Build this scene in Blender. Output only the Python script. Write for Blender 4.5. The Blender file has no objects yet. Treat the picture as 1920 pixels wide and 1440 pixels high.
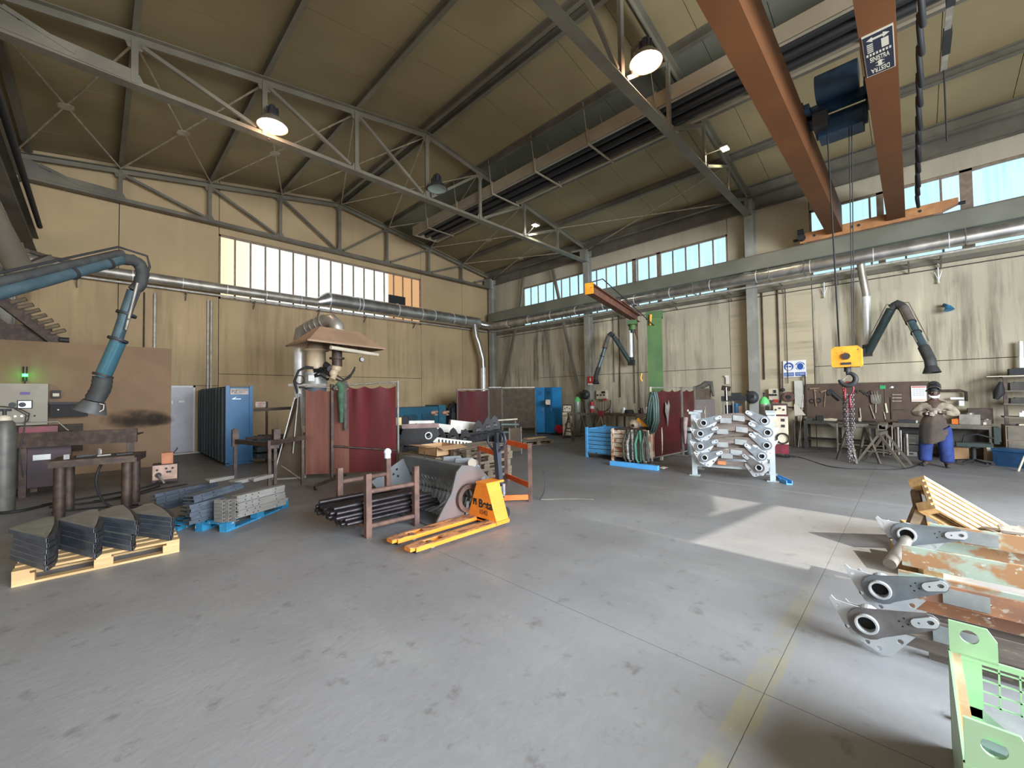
import bpy, math, random
from mathutils import Vector as V, Matrix, Quaternion
from mathutils.geometry import tessellate_polygon
R=random.Random(7)
sc=bpy.context.scene; col=sc.collection
rad=math.radians; PI=math.pi
# ---------------------------------------------------------------- camera
EYE=V((0,0,1.7))
CR,CU,CF=V((0.70068245,-0.71333427,-0.01408236)),V((-0.00978419,-0.02934281,0.99952152)),V((0.71340617,0.70020941,0.02753939))
FPX=766.535
cam=bpy.data.cameras.new('camera'); co=bpy.data.objects.new('camera',cam); col.objects.link(co)
cam.sensor_width=36; cam.sensor_fit='HORIZONTAL'; cam.lens=36*FPX/1920; cam.clip_start=.05; cam.clip_end=200
m=Matrix((CR,CU,-CF)).transposed().to_4x4(); m.translation=EYE; co.matrix_world=m
sc.camera=co
# ---------------------------------------------------------------- view, sky, sun, daylight at the openings, aisle fill
vs=sc.view_settings; vs.view_transform='Standard'; vs.look='None'; vs.gamma=1; vs.use_curve_mapping=False
vs.exposure=0.42
w=bpy.data.worlds.new('sky'); sc.world=w; w.use_nodes=True
bg=w.node_tree.nodes['Background']; bg.inputs[0].default_value=(0.45,0.68,0.95,1); bg.inputs[1].default_value=1.3
def light(kind,name,loc,energy,color,rot=None,look=None,**kw):
    d=bpy.data.lights.new(name,kind); o=bpy.data.objects.new(name,d); col.objects.link(o)
    d.energy=energy; d.color=color
    for k,v in kw.items(): setattr(d,k,v)
    if look is not None: o.rotation_euler=(V(look)-V(loc)).to_track_quat('-Z','Y').to_euler()
    o.location=loc; return o
EL=rad(40)
light('SUN','sun',(0,-20,20),5.0,(1,.94,.82),look=(0,-20+20/math.tan(EL),0),angle=rad(.4))
# daylight through the rear door; fill light added in the doorless left aisle
light('AREA','daylight_door_rear',(3.6,-7.6,3.2),3600,(.86,.93,1),look=(4.6,2,-4.2),shape='RECTANGLE',size=9,size_y=4.8)
light('AREA','aisle_fill_light',(-9.5,-4,3.0),480,(1,.90,.78),look=(4,8,-2),shape='RECTANGLE',size=6,size_y=4.8)
# ---------------------------------------------------------------- helpers
def P(px,py,X=None,Y=None,Z=None,D=None):
    "point of the hall seen at a pixel of the 1920x1440 photograph, on a plane X=, Y= or Z=, or at horizontal distance D"
    d=CF*FPX+CR*(px-960)-CU*(py-720)
    if X is not None: t=X/d.x
    elif Y is not None: t=Y/d.y
    elif Z is not None: t=(Z-1.7)/d.z
    else: t=D/math.hypot(d.x,d.y)
    return EYE+d*t
def G(px,py,z=0): return P(px,py,Z=z)
INV={}
def setp(o,label=None,cat=None,group=None,kind=None):
    if label: o['label']=label
    if cat: o['category']=cat
    if group: o['group']=group
    if kind: o['kind']=kind
    return o
def thing(name,label=None,cat=None,loc=(0,0,0),rz=0,group=None,kind=None):
    o=bpy.data.objects.new(name,None); col.objects.link(o); o.empty_display_size=.1
    o.location=loc; o.rotation_euler=(0,0,rz)
    INV[o.name]=(Matrix.Translation(V(loc))@Matrix.Rotation(rz,4,'Z')).inverted()
    return setp(o,label,cat,group,kind)
def struct(name,loc=(0,0,0)): return thing(name,loc=loc,kind='structure')
def TR(loc=(0,0,0),rx=0,ry=0,rz=0,s=1):
    return Matrix.Translation(V(loc))@Matrix.Rotation(rz,4,'Z')@Matrix.Rotation(ry,4,'Y')@Matrix.Rotation(rx,4,'X')@Matrix.Diagonal((s,s,s,1))
def frame(a,b,up=(0,0,1)):
    z=(V(b)-V(a)).normalized(); u=V(up)
    if abs(z.dot(u))>.99: u=V((0,1,0)) if abs(z.y)<.9 else V((1,0,0))
    x=u.cross(z).normalized(); y=z.cross(x)
    m=Matrix((x,y,z)).transposed().to_4x4(); m.translation=V(a); return m
class MB:
    def __init__(s): s.v=[];s.f=[];s.s=[]
    def add(s,vs,fs,m=None,sm=False):
        n=len(s.v); s.v+=[(m@V(p) if m is not None else V(p)) for p in vs]
        s.f+=[[i+n for i in f] for f in fs]; s.s+=[sm]*len(fs); return s
    def bx(s,x0,y0,z0,x1,y1,z1,m=None):
        vs=[(x0,y0,z0),(x1,y0,z0),(x1,y1,z0),(x0,y1,z0),(x0,y0,z1),(x1,y0,z1),(x1,y1,z1),(x0,y1,z1)]
        return s.add(vs,[(3,2,1,0),(4,5,6,7),(0,1,5,4),(1,2,6,5),(2,3,7,6),(3,0,4,7)],m)
    def box(s,c,d,m=None,rz=0,rx=0,ry=0):
        q=TR(c,rx,ry,rz); q=m@q if m is not None else q
        return s.bx(-d[0]/2,-d[1]/2,-d[2]/2,d[0]/2,d[1]/2,d[2]/2,q)
    def prism(s,pts,h,m=None,sm=False,z0=0,cap=True):
        n=len(pts); vs=[(x,y,z0) for x,y in pts]+[(x,y,z0+h) for x,y in pts]
        s.add(vs,[(i,(i+1)%n,(i+1)%n+n,i+n) for i in range(n)],m,sm)
        if cap: s.add(vs,[tuple(range(n-1,-1,-1)),tuple(range(n,2*n))],m)
        return s
    def ext(s,a,b,pts,up=(0,0,1),sm=False):
        a=V(a);b=V(b); return s.prism(pts,(b-a).length,frame(a,b,up),sm)
    def bar(s,a,b,wd,ht,up=(0,0,1)):
        return s.ext(a,b,[(-wd/2,-ht/2),(wd/2,-ht/2),(wd/2,ht/2),(-wd/2,ht/2)],up)
    def ibeam(s,a,b,wd,ht,t=.014,tf=.02,up=(0,0,1)):
        for c in ((0,ht/2-tf/2,wd,tf),(0,-ht/2+tf/2,wd,tf),(0,0,t,ht-2*tf)):
            s.ext(a,b,[(c[0]-c[2]/2,c[1]-c[3]/2),(c[0]+c[2]/2,c[1]-c[3]/2),(c[0]+c[2]/2,c[1]+c[3]/2),(c[0]-c[2]/2,c[1]+c[3]/2)],up)
        return s
    def cyl(s,a,b,r,n=12,r2=None,cap=True):
        a=V(a);b=V(b);m=frame(a,b);L=(b-a).length;r2=r if r2 is None else r2
        c=[(math.cos(2*PI*i/n),math.sin(2*PI*i/n)) for i in range(n)]
        vs=[(x*r,y*r,0) for x,y in c]+[(x*r2,y*r2,L) for x,y in c]
        s.add(vs,[(i,(i+1)%n,(i+1)%n+n,i+n) for i in range(n)],m,True)
        if cap: s.add(vs,[tuple(range(n-1,-1,-1)),tuple(range(n,2*n))],m)
        return s
    def tube(s,pts,r,n=8,closed=False,cap=True):
        pts=[V(p) for p in pts]; k=len(pts); rr=r if isinstance(r,(list,tuple)) else [r]*k
        vs=[];x=None
        for i,p in enumerate(pts):
            if closed: t=(pts[(i+1)%k]-pts[i-1]).normalized()
            else: t=((pts[i+1] if i<k-1 else p)-(pts[i-1] if i>0 else p)).normalized()
            if x is None:
                u=V((0,0,1)) if abs(t.z)<.9 else V((1,0,0)); x=u.cross(t).normalized()
            else: x=(x-t*x.dot(t)).normalized()
            y=t.cross(x)
            for j in range(n):
                a=2*PI*j/n; vs.append(p+x*(math.cos(a)*rr[i])+y*(math.sin(a)*rr[i]))
        fs=[]
        for i in range(k if closed else k-1):
            for j in range(n):
                a=i*n+j;b=i*n+(j+1)%n;c=((i+1)%k)*n+(j+1)%n;d=((i+1)%k)*n+j; fs.append((a,b,c,d))
        s.add(vs,fs,None,True)
        if cap and not closed: s.add(vs,[tuple(range(n-1,-1,-1)),tuple((k-1)*n+j for j in range(n))])
        return s
    def lathe(s,prof,m=None,n=20,sm=True):
        vs=[];k=len(prof)
        for r,z in prof:
            for j in range(n): a=2*PI*j/n; vs.append((r*math.cos(a),r*math.sin(a),z))
        return s.add(vs,[(i*n+j,i*n+(j+1)%n,(i+1)*n+(j+1)%n,(i+1)*n+j) for i in range(k-1) for j in range(n)],m,sm)
    def sph(s,c,r,m=None,n=12,k=8,sq=(1,1,1)):
        q=Matrix.Translation(V(c))@Matrix.Diagonal((*sq,1)); q=m@q if m is not None else q
        return s.lathe([(max(r*math.sin(PI*i/k),1e-4),-r*math.cos(PI*i/k)) for i in range(k+1)],q,n)
    def ring(s,c,R_,r,m=None,n=20,k=8):
        return s.tube([(m@V((c[0]+R_*math.cos(2*PI*i/n),c[1]+R_*math.sin(2*PI*i/n),c[2])) if m is not None else V((c[0]+R_*math.cos(2*PI*i/n),c[1]+R_*math.sin(2*PI*i/n),c[2]))) for i in range(n)],r,k,True)
    def plate(s,out,th,m=None,holes=()):
        loops=[[V((x,y,0)) for x,y in out]]+[[V((x,y,0)) for x,y in h] for h in holes]
        flat=[p for l in loops for p in l]; tri=tessellate_polygon(loops); n=len(flat)
        vs=[(p.x,p.y,-th/2) for p in flat]+[(p.x,p.y,th/2) for p in flat]
        fs=[]
        for t in tri:
            a,b,c=[flat[i] for i in t]
            if (b-a).cross(c-a).z<0: t=(t[0],t[2],t[1])
            fs.append((t[2],t[1],t[0])); fs.append(tuple(i+n for i in t))
        o=0
        for l in loops:
            k=len(l); area=sum(l[i].x*l[(i+1)%k].y-l[(i+1)%k].x*l[i].y for i in range(k))
            for i in range(k):
                a,b=o+i,o+(i+1)%k
                q=(a,b,b+n,a+n) if (area>0)==(o==0) else (b,a,a+n,b+n)
                fs.append(q)
            o+=k
        return s.add(vs,fs,m)
    def build(s,name,mat,parent=None,local=False,**kw):
        me=bpy.data.meshes.new(name)
        vs=s.v
        inv=None
        if parent is not None and not local:
            r=parent
            while r.parent: r=r.parent
            inv=INV.get(r.name)
        if inv is not None: vs=[inv@p for p in vs]
        me.from_pydata([tuple(p) for p in vs],[],s.f); me.polygons.foreach_set('use_smooth',s.s); me.update()
        me.materials.append(mat); o=bpy.data.objects.new(name,me); col.objects.link(o)
        if parent is not None: o.parent=parent
        return setp(o,**kw)
def circ(x,y,r,n=16): return [(x+r*math.cos(2*PI*i/n),y+r*math.sin(2*PI*i/n)) for i in range(n)]
def oval(x,y,rx,ry,n=16): return [(x+rx*math.cos(2*PI*i/n),y+ry*math.sin(2*PI*i/n)) for i in range(n)]
def rect(x0,y0,x1,y1): return [(x0,y0),(x1,y0),(x1,y1),(x0,y1)]
def solo(name,mb,mat,label,cat,loc,group=None,rz=0):
    "a top-level thing of one mesh; geometry given in world coordinates"
    M=(Matrix.Translation(V(loc))@Matrix.Rotation(rz,4,'Z')); I=M.inverted()
    mb.v=[I@p for p in mb.v]; o=mb.build(name,mat); o.location=loc; o.rotation_euler=(0,0,rz); return setp(o,label,cat,group)
def dup(o,loc=None,rz=None,label=None,parent=None,group=None):
    c=o.copy(); col.objects.link(c); c.parent=parent
    if loc is not None: c.location=loc
    if rz is not None: c.rotation_euler=(0,0,rz)
    if label: c['label']=label
    if group: c['group']=group
    for ch in [x for x in o.children]: dup(ch,parent=c)
    return c
def text(body,size,m,mat,parent,name='lettering',ext=.0015,align='CENTER',sx=1,bold=0):
    cu=bpy.data.curves.new(name,'FONT'); cu.body=body; cu.size=size; cu.extrude=ext; cu.align_x=align; cu.align_y='CENTER'; cu.offset=bold
    o=bpy.data.objects.new(name,cu); me=bpy.data.meshes.new_from_object(o); bpy.data.objects.remove(o)
    r=parent
    while r.parent: r=r.parent
    inv=INV.get(r.name); q=m@Matrix.Diagonal((sx,1,1,1)); q=inv@q if inv is not None else q
    me.transform(q); me.materials.clear(); me.materials.append(mat)
    o=bpy.data.objects.new(name,me); col.objects.link(o); o.parent=parent; return o
# ---------------------------------------------------------------- materials
def NT(name):
    m=bpy.data.materials.new(name); m.use_nodes=True; t=m.node_tree; return m,t,t.nodes['Principled BSDF']
def N(t,k,**kw):
    n=t.nodes.new(k)
    for a,b in kw.items(): setattr(n,a,b)
    return n
def coords(t,world=False,scale=(1,1,1),pc=False):
    mp=N(t,'ShaderNodeMapping'); mp.inputs['Scale'].default_value=scale
    if world: g=N(t,'ShaderNodeNewGeometry'); t.links.new(g.outputs['Position'],mp.inputs[0])
    else:
        g=N(t,'ShaderNodeTexCoord'); oi=N(t,'ShaderNodeObjectInfo'); ad=N(t,'ShaderNodeVectorMath'); ad.operation='ADD'
        ml=N(t,'ShaderNodeMath'); ml.operation='MULTIPLY'; ml.inputs[1].default_value=37
        t.links.new(oi.outputs['Random'],ml.inputs[0]); t.links.new(g.outputs['Object'],ad.inputs[0]); t.links.new(ml.outputs[0],ad.inputs[1]); t.links.new(ad.outputs[0],mp.inputs[0])
    return mp.outputs[0]
def noise(t,vec,scale,detail=3,lo=.4,hi=.6,rough=.55):
    n=N(t,'ShaderNodeTexNoise'); n.inputs['Scale'].default_value=scale; n.inputs['Detail'].default_value=detail; n.inputs['Roughness'].default_value=rough
    t.links.new(vec,n.inputs['Vector']); r=N(t,'ShaderNodeMapRange'); r.inputs[1].default_value=lo; r.inputs[2].default_value=hi
    t.links.new(n.outputs[0],r.inputs[0]); return r.outputs[0]
def mix(t,f,a,b):
    m=N(t,'ShaderNodeMix',data_type='RGBA')
    if isinstance(f,(int,float)): m.inputs[0].default_value=f
    else: t.links.new(f,m.inputs[0])
    for i,c in ((6,a),(7,b)):
        if isinstance(c,tuple): m.inputs[i].default_value=(*c[:3],1)
        else: t.links.new(c,m.inputs[i])
    return m.outputs[2]
def mul(t,a,b):
    m=N(t,'ShaderNodeMath',operation='MULTIPLY')
    for i,c in ((0,a),(1,b)):
        if isinstance(c,(int,float)): m.inputs[i].default_value=c
        else: t.links.new(c,m.inputs[i])
    return m.outputs[0]
def bump(t,b,fac,st=.2,dist=.01):
    n=N(t,'ShaderNodeBump'); n.inputs['Strength'].default_value=st; n.inputs['Distance'].default_value=dist
    t.links.new(fac,n.inputs['Height']); t.links.new(n.outputs[0],b.inputs['Normal'])
def mat(name,c,r=.6,me=0,c2=None,sc_=6,lo=.42,hi=.62,wear=None,wsc=9,wlo=.56,whi=.62,bp=0,world=False,stretch=(1,1,1),coat=0,spec=.5):
    "painted / bare surface: two tones in large noise, optional worn patches of a third colour"
    m,t,b=NT(name); v=coords(t,world,stretch)
    c2=c2 or tuple(x*.72 for x in c)
    f=noise(t,v,sc_,4,lo,hi); o=mix(t,f,c2,c)
    if wear: o=mix(t,noise(t,v,wsc,6,wlo,whi,.65),o,wear)
    t.links.new(o,b.inputs['Base Color']); b.inputs['Roughness'].default_value=r; b.inputs['Metallic'].default_value=me
    b.inputs['Specular IOR Level'].default_value=spec; b.inputs['Coat Weight'].default_value=coat
    if bp: bump(t,b,noise(t,v,sc_*6,4,.3,.7),bp,.01)
    return m
def flat(name,c,r=.6,me=0,em=0):
    m,t,b=NT(name); b.inputs['Base Color'].default_value=(*c,1); b.inputs['Roughness'].default_value=r; b.inputs['Metallic'].default_value=me
    if em: b.inputs['Emission Color'].default_value=(*c,1); b.inputs['Emission Strength'].default_value=em
    return m
def wallmat(name,c,cd,streak,fine=(1,1,.06)):
    m,t,b=NT(name); v=coords(t,True,(1,1,1)); vs_=coords(t,True,fine)
    o=mix(t,noise(t,v,.35,5,.3,.7),cd,c)
    gz=N(t,'ShaderNodeNewGeometry'); sz=N(t,'ShaderNodeSeparateXYZ'); t.links.new(gz.outputs['Position'],sz.inputs[0])
    zf=N(t,'ShaderNodeMapRange'); zf.inputs[1].default_value=5.6; zf.inputs[2].default_value=4.9; zf.inputs[3].default_value=.18; zf.inputs[4].default_value=1; t.links.new(sz.outputs[2],zf.inputs[0])
    s=mul(t,mul(t,noise(t,vs_,2.6,6,.46,.66,.7),noise(t,v,.5,3,.3,.55)),zf.outputs[0])
    o=mix(t,mul(t,s,streak),o,(c[0]*.30,c[1]*.29,c[2]*.28))
    s2=mul(t,mul(t,noise(t,vs_,1.7,5,.52,.68,.65),noise(t,v,.9,3,.45,.62)),zf.outputs[0])
    o=mix(t,mul(t,s2,streak*.7),o,(min(c[0]*1.35,1),min(c[1]*1.35,1),min(c[2]*1.3,1)))
    t.links.new(o,b.inputs['Base Color']); b.inputs['Roughness'].default_value=.9; bump(t,b,noise(t,v,30,4,.3,.7),.12,.01)
    return m
M={}
M['wallL']=wallmat('wall_concrete_left',(.50,.365,.205),(.38,.275,.155),.5)
M['wallR']=wallmat('wall_concrete_right',(.53,.475,.35),(.41,.365,.265),1.25)
M['wallH']=wallmat('wall_concrete_banded',(.54,.465,.32),(.45,.385,.27),.5,(1,.1,1.6))
M['part']=mat('partition_plaster',(.255,.165,.10),.9,c2=(.21,.135,.08),sc_=.8,world=True)
M['gap']=flat('joint_shadow_gap',(.05,.045,.04),1)
M['roof']=mat('roof_panel_steel',(.32,.25,.125),.75,c2=(.26,.20,.10),sc_=.35,world=True,bp=.05)
M['roofg']=mat('roof_panel_grey',(.19,.19,.14),.75,c2=(.16,.16,.115),sc_=.35,world=True)
M['steel']=mat('structural_steel_grey',(.20,.18,.13),.65,.1,c2=(.155,.135,.10),sc_=1.2,world=True)
M['steeld']=mat('structural_steel_dusty',(.17,.15,.115),.7,.1,c2=(.12,.105,.08),sc_=1.2,world=True)
M['beam']=mat('runway_beam_paint',(.19,.19,.15),.65,.05,c2=(.15,.15,.115),sc_=.8,world=True)
M['colm']=mat('column_paint_grey',(.36,.36,.32),.6,.05,c2=(.27,.265,.23),sc_=1.5,world=True)
M['rod']=mat('bracing_rod_pale',(.5,.42,.3),.6,.1)
M['galv']=mat('galvanised_duct',(.62,.62,.60),.33,.85,c2=(.42,.41,.39),sc_=3)
M['galvw']=mat('galvanised_duct_bright',(.85,.87,.88),.4,.35,c2=(.7,.72,.73),sc_=3)
M['galvd']=mat('galvanised_duct_dusty',(.45,.42,.36),.45,.6,c2=(.30,.27,.23),sc_=3)
M['pipe']=mat('conduit_pale',(.55,.52,.46),.5,.3)
M['dark']=flat('dark_iron',(.03,.03,.032),.6,.2)
M['black']=flat('black_rubber',(.012,.012,.013),.7)
M['brown']=mat('brown_iron',(.09,.06,.045),.6,.4,c2=(.05,.035,.03),sc_=8)
M['heat']=mat('heater_casing',(.36,.30,.21),.5,.1,c2=(.30,.25,.175),sc_=1)
M['tubeh']=flat('heater_tube_black',(.035,.033,.032),.5,.4)
M['orange']=mat('crane_orange',(.115,.038,.007),.65,0,c2=(.095,.030,.005),sc_=.8,world=True)
M['blueh']=mat('hoist_blue',(.018,.06,.12),.5,.1,c2=(.012,.035,.07),sc_=4)
# ---------------------------------------------------------------- floor: four concrete slabs with recessed joints
fm,t,b=NT('floor_concrete')
v=coords(t,True)
o=mix(t,noise(t,v,.45,6,.3,.7),(.215,.212,.212),(.30,.306,.318))
o=mix(t,mul(t,noise(t,coords(t,True,(1,.35,1)),1.6,6,.5,.72,.7),.55),o,(.33,.33,.325))
o=mix(t,mul(t,noise(t,v,5,5,.58,.7,.7),.5),o,(.10,.095,.09))
o=mix(t,mul(t,noise(t,coords(t,True,(1,6,1)),9,3,.71,.75,.6),.5),o,(.5,.5,.49))
o=mix(t,mul(t,noise(t,coords(t,True,(7,1,1)),8,3,.72,.76,.6),.45),o,(.5,.5,.49))
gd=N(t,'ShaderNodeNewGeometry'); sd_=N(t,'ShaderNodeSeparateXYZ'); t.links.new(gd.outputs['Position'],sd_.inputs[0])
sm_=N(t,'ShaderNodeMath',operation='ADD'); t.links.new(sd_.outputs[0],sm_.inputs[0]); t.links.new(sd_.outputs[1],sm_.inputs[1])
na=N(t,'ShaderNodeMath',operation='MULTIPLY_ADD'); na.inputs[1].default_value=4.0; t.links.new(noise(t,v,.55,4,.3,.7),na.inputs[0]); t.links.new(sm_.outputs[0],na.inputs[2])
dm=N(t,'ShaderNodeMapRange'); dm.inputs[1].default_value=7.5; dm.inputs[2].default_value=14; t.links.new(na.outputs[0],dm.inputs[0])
o=mix(t,mul(t,dm.outputs[0],.62),o,(.085,.078,.07))  # far floor painted darker in its colour, for the weaker light there
# faded yellow floor line along one joint
g=N(t,'ShaderNodeNewGeometry'); sp=N(t,'ShaderNodeSeparateXYZ'); t.links.new(g.outputs['Position'],sp.inputs[0])
def rng(t,src,a,b2):
    r=N(t,'ShaderNodeMapRange'); r.inputs[1].default_value=a; r.inputs[2].default_value=b2; t.links.new(src,r.inputs[0]); return r.outputs[0]
ym=mul(t,mul(t,rng(t,sp.outputs[1],.60,.615),rng(t,sp.outputs[1],.76,.745)),mul(t,rng(t,sp.outputs[0],4.6,3.4),noise(t,v,2.2,6,.38,.56,.7)))
o=mix(t,mul(t,ym,.5),o,(.34,.31,.13))
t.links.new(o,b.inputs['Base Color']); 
rr=noise(t,v,1.2,4,.3,.7); r2=N(t,'ShaderNodeMapRange'); r2.inputs[3].default_value=.42; r2.inputs[4].default_value=.62; t.links.new(rr,r2.inputs[0]); t.links.new(r2.outputs[0],b.inputs['Roughness'])
bump(t,b,noise(t,v,14,6,.3,.7),.10,.01)
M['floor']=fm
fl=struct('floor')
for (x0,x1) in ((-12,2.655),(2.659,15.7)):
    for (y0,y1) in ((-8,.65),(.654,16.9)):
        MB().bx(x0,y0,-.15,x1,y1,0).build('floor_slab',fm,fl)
MB().bx(-12,-8,-.2,15.7,16.9,-.003).build('joint_filler',mat('joint_filler_grey',(.22,.21,.19),.9),fl)
# ---------------------------------------------------------------- walls of precast panels
YL,XR=16.7,15.5
def panels(parent,axis,pos,th,rects,m,gm,gap=.018,name='wall_panel'):
    for r in rects:
        a0,a1,z0,z1=r[:4]; mm=r[4] if len(r)>4 else m; ins=r[5] if len(r)>5 else 0
        mb=MB(); g_=gap/2
        if axis=='Y': mb.bx(a0+g_,pos+ins,z0+(g_ if z0>0 else 0),a1-g_,pos+th,z1-g_)
        else: mb.bx(pos+ins,a0+g_,z0+(g_ if z0>0 else 0),pos+th,a1-g_,z1-g_)
        mb.build(name,mm,parent)
wl=struct('wall_left')
panels(wl,'Y',YL,.18,[(-12,-9.5,0,9.9),(-9.5,-6.5,0,9.9),(-6.5,-3.5,0,9.9),(-3.5,-1.5,0,9.9),(-1.5,.44,0,9.9),(.44,1.62,0,2.16),(2.27,2.89,0,2.16),(.44,2.89,2.16,9.9),
 (2.89,10.87,0,2.56),(2.89,10.87,2.56,5.12),(2.89,10.87,7.32,9.9),(10.87,13.37,0,9.9),(13.37,15.5,0,9.9)],M['wallL'],M['gap'])
MB().bx(-12,YL+.10,0,2.89,YL+.16,9.8).bx(2.89,YL+.10,0,10.87,YL+.16,5.0).bx(10.87,YL+.10,0,15.5,YL+.16,9.8).bx(2.89,YL+.1,7.4,10.87,YL+.16,9.8).build('joint_backing',M['gap'],wl)
wr=struct('wall_right')
wR=M['wallR']
panels(wr,'X',XR,.18,[(-8,-4.2,0,5.15),(-4.2,2.16,0,2.45),(-4.2,2.16,2.45,5.22),(-8,-4.2,5.15,8.6),(-4.2,2.16,7.3,8.6),(2.16,4.52,0,8.6,M['wallH']),
 (4.52,7.15,0,2.55),(7.15,10.0,0,2.55),(10.0,13.3,0,2.55),(4.52,7.15,2.55,5.24),(7.15,9.6,2.55,5.24),(9.6,13.3,2.55,5.24),(4.52,14.3,7.25,8.6),
 (13.3,14.3,0,5.24),(14.3,16.7,0,8.6)],wR,M['gap'])
MB().bx(XR+.10,-8,0,XR+.16,16.7,5.0).bx(XR+.10,-8,7.4,XR+.16,16.7,8.4).bx(XR+.1,2.2,5,XR+.16,4.5,7.5).bx(XR+.1,14.35,5,XR+.16,16.7,7.5).build('joint_backing',M['gap'],wr)
# rear wall behind the camera with the big door opening and a high window placed for the sun patch
wb=struct('wall_rear')
ta=math.tan(EL)
panels(wb,'Y',-8,.18,[(-12,-6,0,9.9),(-6,-1,0,9.9),(-1,8.3,5.2,5.4),(-1,4.77,5.4,9.9),(7.13,8.3,5.4,9.9),(8.3,12,0,9.9),(12,15.7,0,9.9)],M['wallL'],M['gap'])
def hz(y): return (y+8)*ta
# unseen window head and slanting bar, shaped to cut the sun patch's outline
top=[(4.77,hz(2.28)),(5.64,hz(2.13)),(6.3,hz(2.17)),(7.13,hz(2.5)),(7.13,10),(4.77,10)]
MB().plate(top,.18,Matrix.Translation(V((0,-8,0)))@Matrix.Rotation(PI/2,4,'X')).build('wall_panel',M['wallL'],wb)
MB().plate([(4.77,hz(1.9)),(7.13,hz(1.56)),(7.13,hz(1.66)),(6.0,hz(1.98)),(4.77,hz(2.20))],.1,Matrix.Translation(V((0,-8,0)))@Matrix.Rotation(PI/2,4,'X')).build('sun_stripe_bar',M['steel'],wb)
wf=struct('wall_aisle')
panels(wf,'X',-12.18,.18,[(-8,-2,0,9.9),(-2,4,0,9.9),(4,10,0,9.9),(10,16.9,0,9.9)],M['wallL'],M['gap'])
# partition of the side room, left
pt=struct('wall_partition')
MB().bx(-11,14,0,1.40,14.12,3.06).build('partition_face',M['part'],pt)
MB().bx(1.28,14.12,0,1.40,16.7,3.06).build('partition_return',M['part'],pt)
MB().bx(-11,14.12,2.94,1.28,16.69,3.06).build('partition_roof',M['part'],pt)
# ---------------------------------------------------------------- windows
def winmat(name,c1,c2,st,warm=None):
    m=bpy.data.materials.new(name); m.use_nodes=True; t=m.node_tree; t.nodes.clear()
    v=coords(t,True,(1,1,.05)); f=noise(t,v,14,4,.35,.65); f2=noise(t,coords(t,True,(1,1,.25)),.9,4,.35,.65)
    c=mix(t,f,c1,c2); c=mix(t,mul(t,f2,.5),c,(c1[0]*.8,c1[1]*.86,c1[2]*.9))
    if warm:
        g=N(t,'ShaderNodeNewGeometry'); s=N(t,'ShaderNodeSeparateXYZ'); t.links.new(g.outputs['Position'],s.inputs[0])
        c=mix(t,rng(t,s.outputs[0],4.4,2.9),c,warm)  # sun glow at the left end put into the pane colour
        c=mix(t,rng(t,s.outputs[0],9.15,9.25),c,(.62,.36,.17))
    e=N(t,'ShaderNodeEmission'); e.inputs[1].default_value=st; t.links.new(c,e.inputs[0])
    gl=N(t,'ShaderNodeBsdfGlossy'); gl.inputs['Roughness'].default_value=.25; gl.inputs['Color'].default_value=(.5,.5,.5,1)
    mx=N(t,'ShaderNodeMixShader'); mx.inputs[0].default_value=.06; t.links.new(e.outputs[0],mx.inputs[1]); t.links.new(gl.outputs[0],mx.inputs[2])
    o=N(t,'ShaderNodeOutputMaterial'); t.links.new(mx.outputs[0],o.inputs[0]); return m
M['paneL']=winmat('polycarbonate_pane_left',(.88,.93,.93),(1,.96,.86),1.0,(1,.80,.48))
M['paneR']=winmat('polycarbonate_pane_right',(.50,.84,1),(.66,.94,1),.98)
M['wfr']=mat('window_frame_dusty',(.30,.22,.16),.7,world=True)
def window(name,axis,pos,a0,a1,z0,z1,pan,n,fm_,piers=()):
    w_=struct(name)
    fr=MB()
    def B(a,b,c,d,off=0,th=.10):
        if axis=='Y': fr.bx(a,pos-.0+off,c,b,pos+th+off,d)
        else: fr.bx(pos+off,a,c,pos+th+off,b,d)
    B(a0,a1,z0,z0+.06); B(a0,a1,z1-.06,z1); B(a0,a0+.05,z0,z1); B(a1-.05,a1,z0,z1)
    for p0,p1 in piers: B(p0,p1,z0,z1)
    fr.build('window_frame',fm_,w_)
    st=(a1-a0)/n
    for i in range(n):
        a=a0+i*st
        if any(p0<a+st/2<p1 for p0,p1 in piers): continue
        mb=MB()
        if axis=='Y': mb.bx(a+.025,pos+.07,z0+.04,a+st-.025,pos+.085,z1-.04)
        else: mb.bx(pos+.07,a+.025,z0+.04,pos+.085,a+st-.025,z1-.04)
        mb.build('pane',pan,w_)
        mu=MB()
        if i:
            if axis=='Y': mu.bx(a-.025,pos+.03,z0,a+.025,pos+.10,z1)
            else: mu.bx(pos+.03,a-.022,z0,pos+.10,a+.022,z1)
            mu.build('mullion',fm_,w_)
    return w_
window('window_1','Y',YL,2.89,10.87,5.12,7.32,M['paneL'],17,M['wfr'])
window('window_2','X',XR,4.52,14.3,5.24,7.25,M['paneR'],20,M['wfr'],[(8.0,8.16),(9.95,10.12),(11.72,11.87),(6.98,7.1)][:1]+[(6.95,7.1)])
window('window_3','X',XR,-4.2,2.16,5.22,7.3,M['paneR'],9,M['wfr'],[(.45,.6),(-1.22,-1.0)])
MB().bx(9.18,YL-.05,5.75,10.0,YL+.02,6.3).build('vent_flap',M['black'],bpy.data.objects['window_1'])
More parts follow.
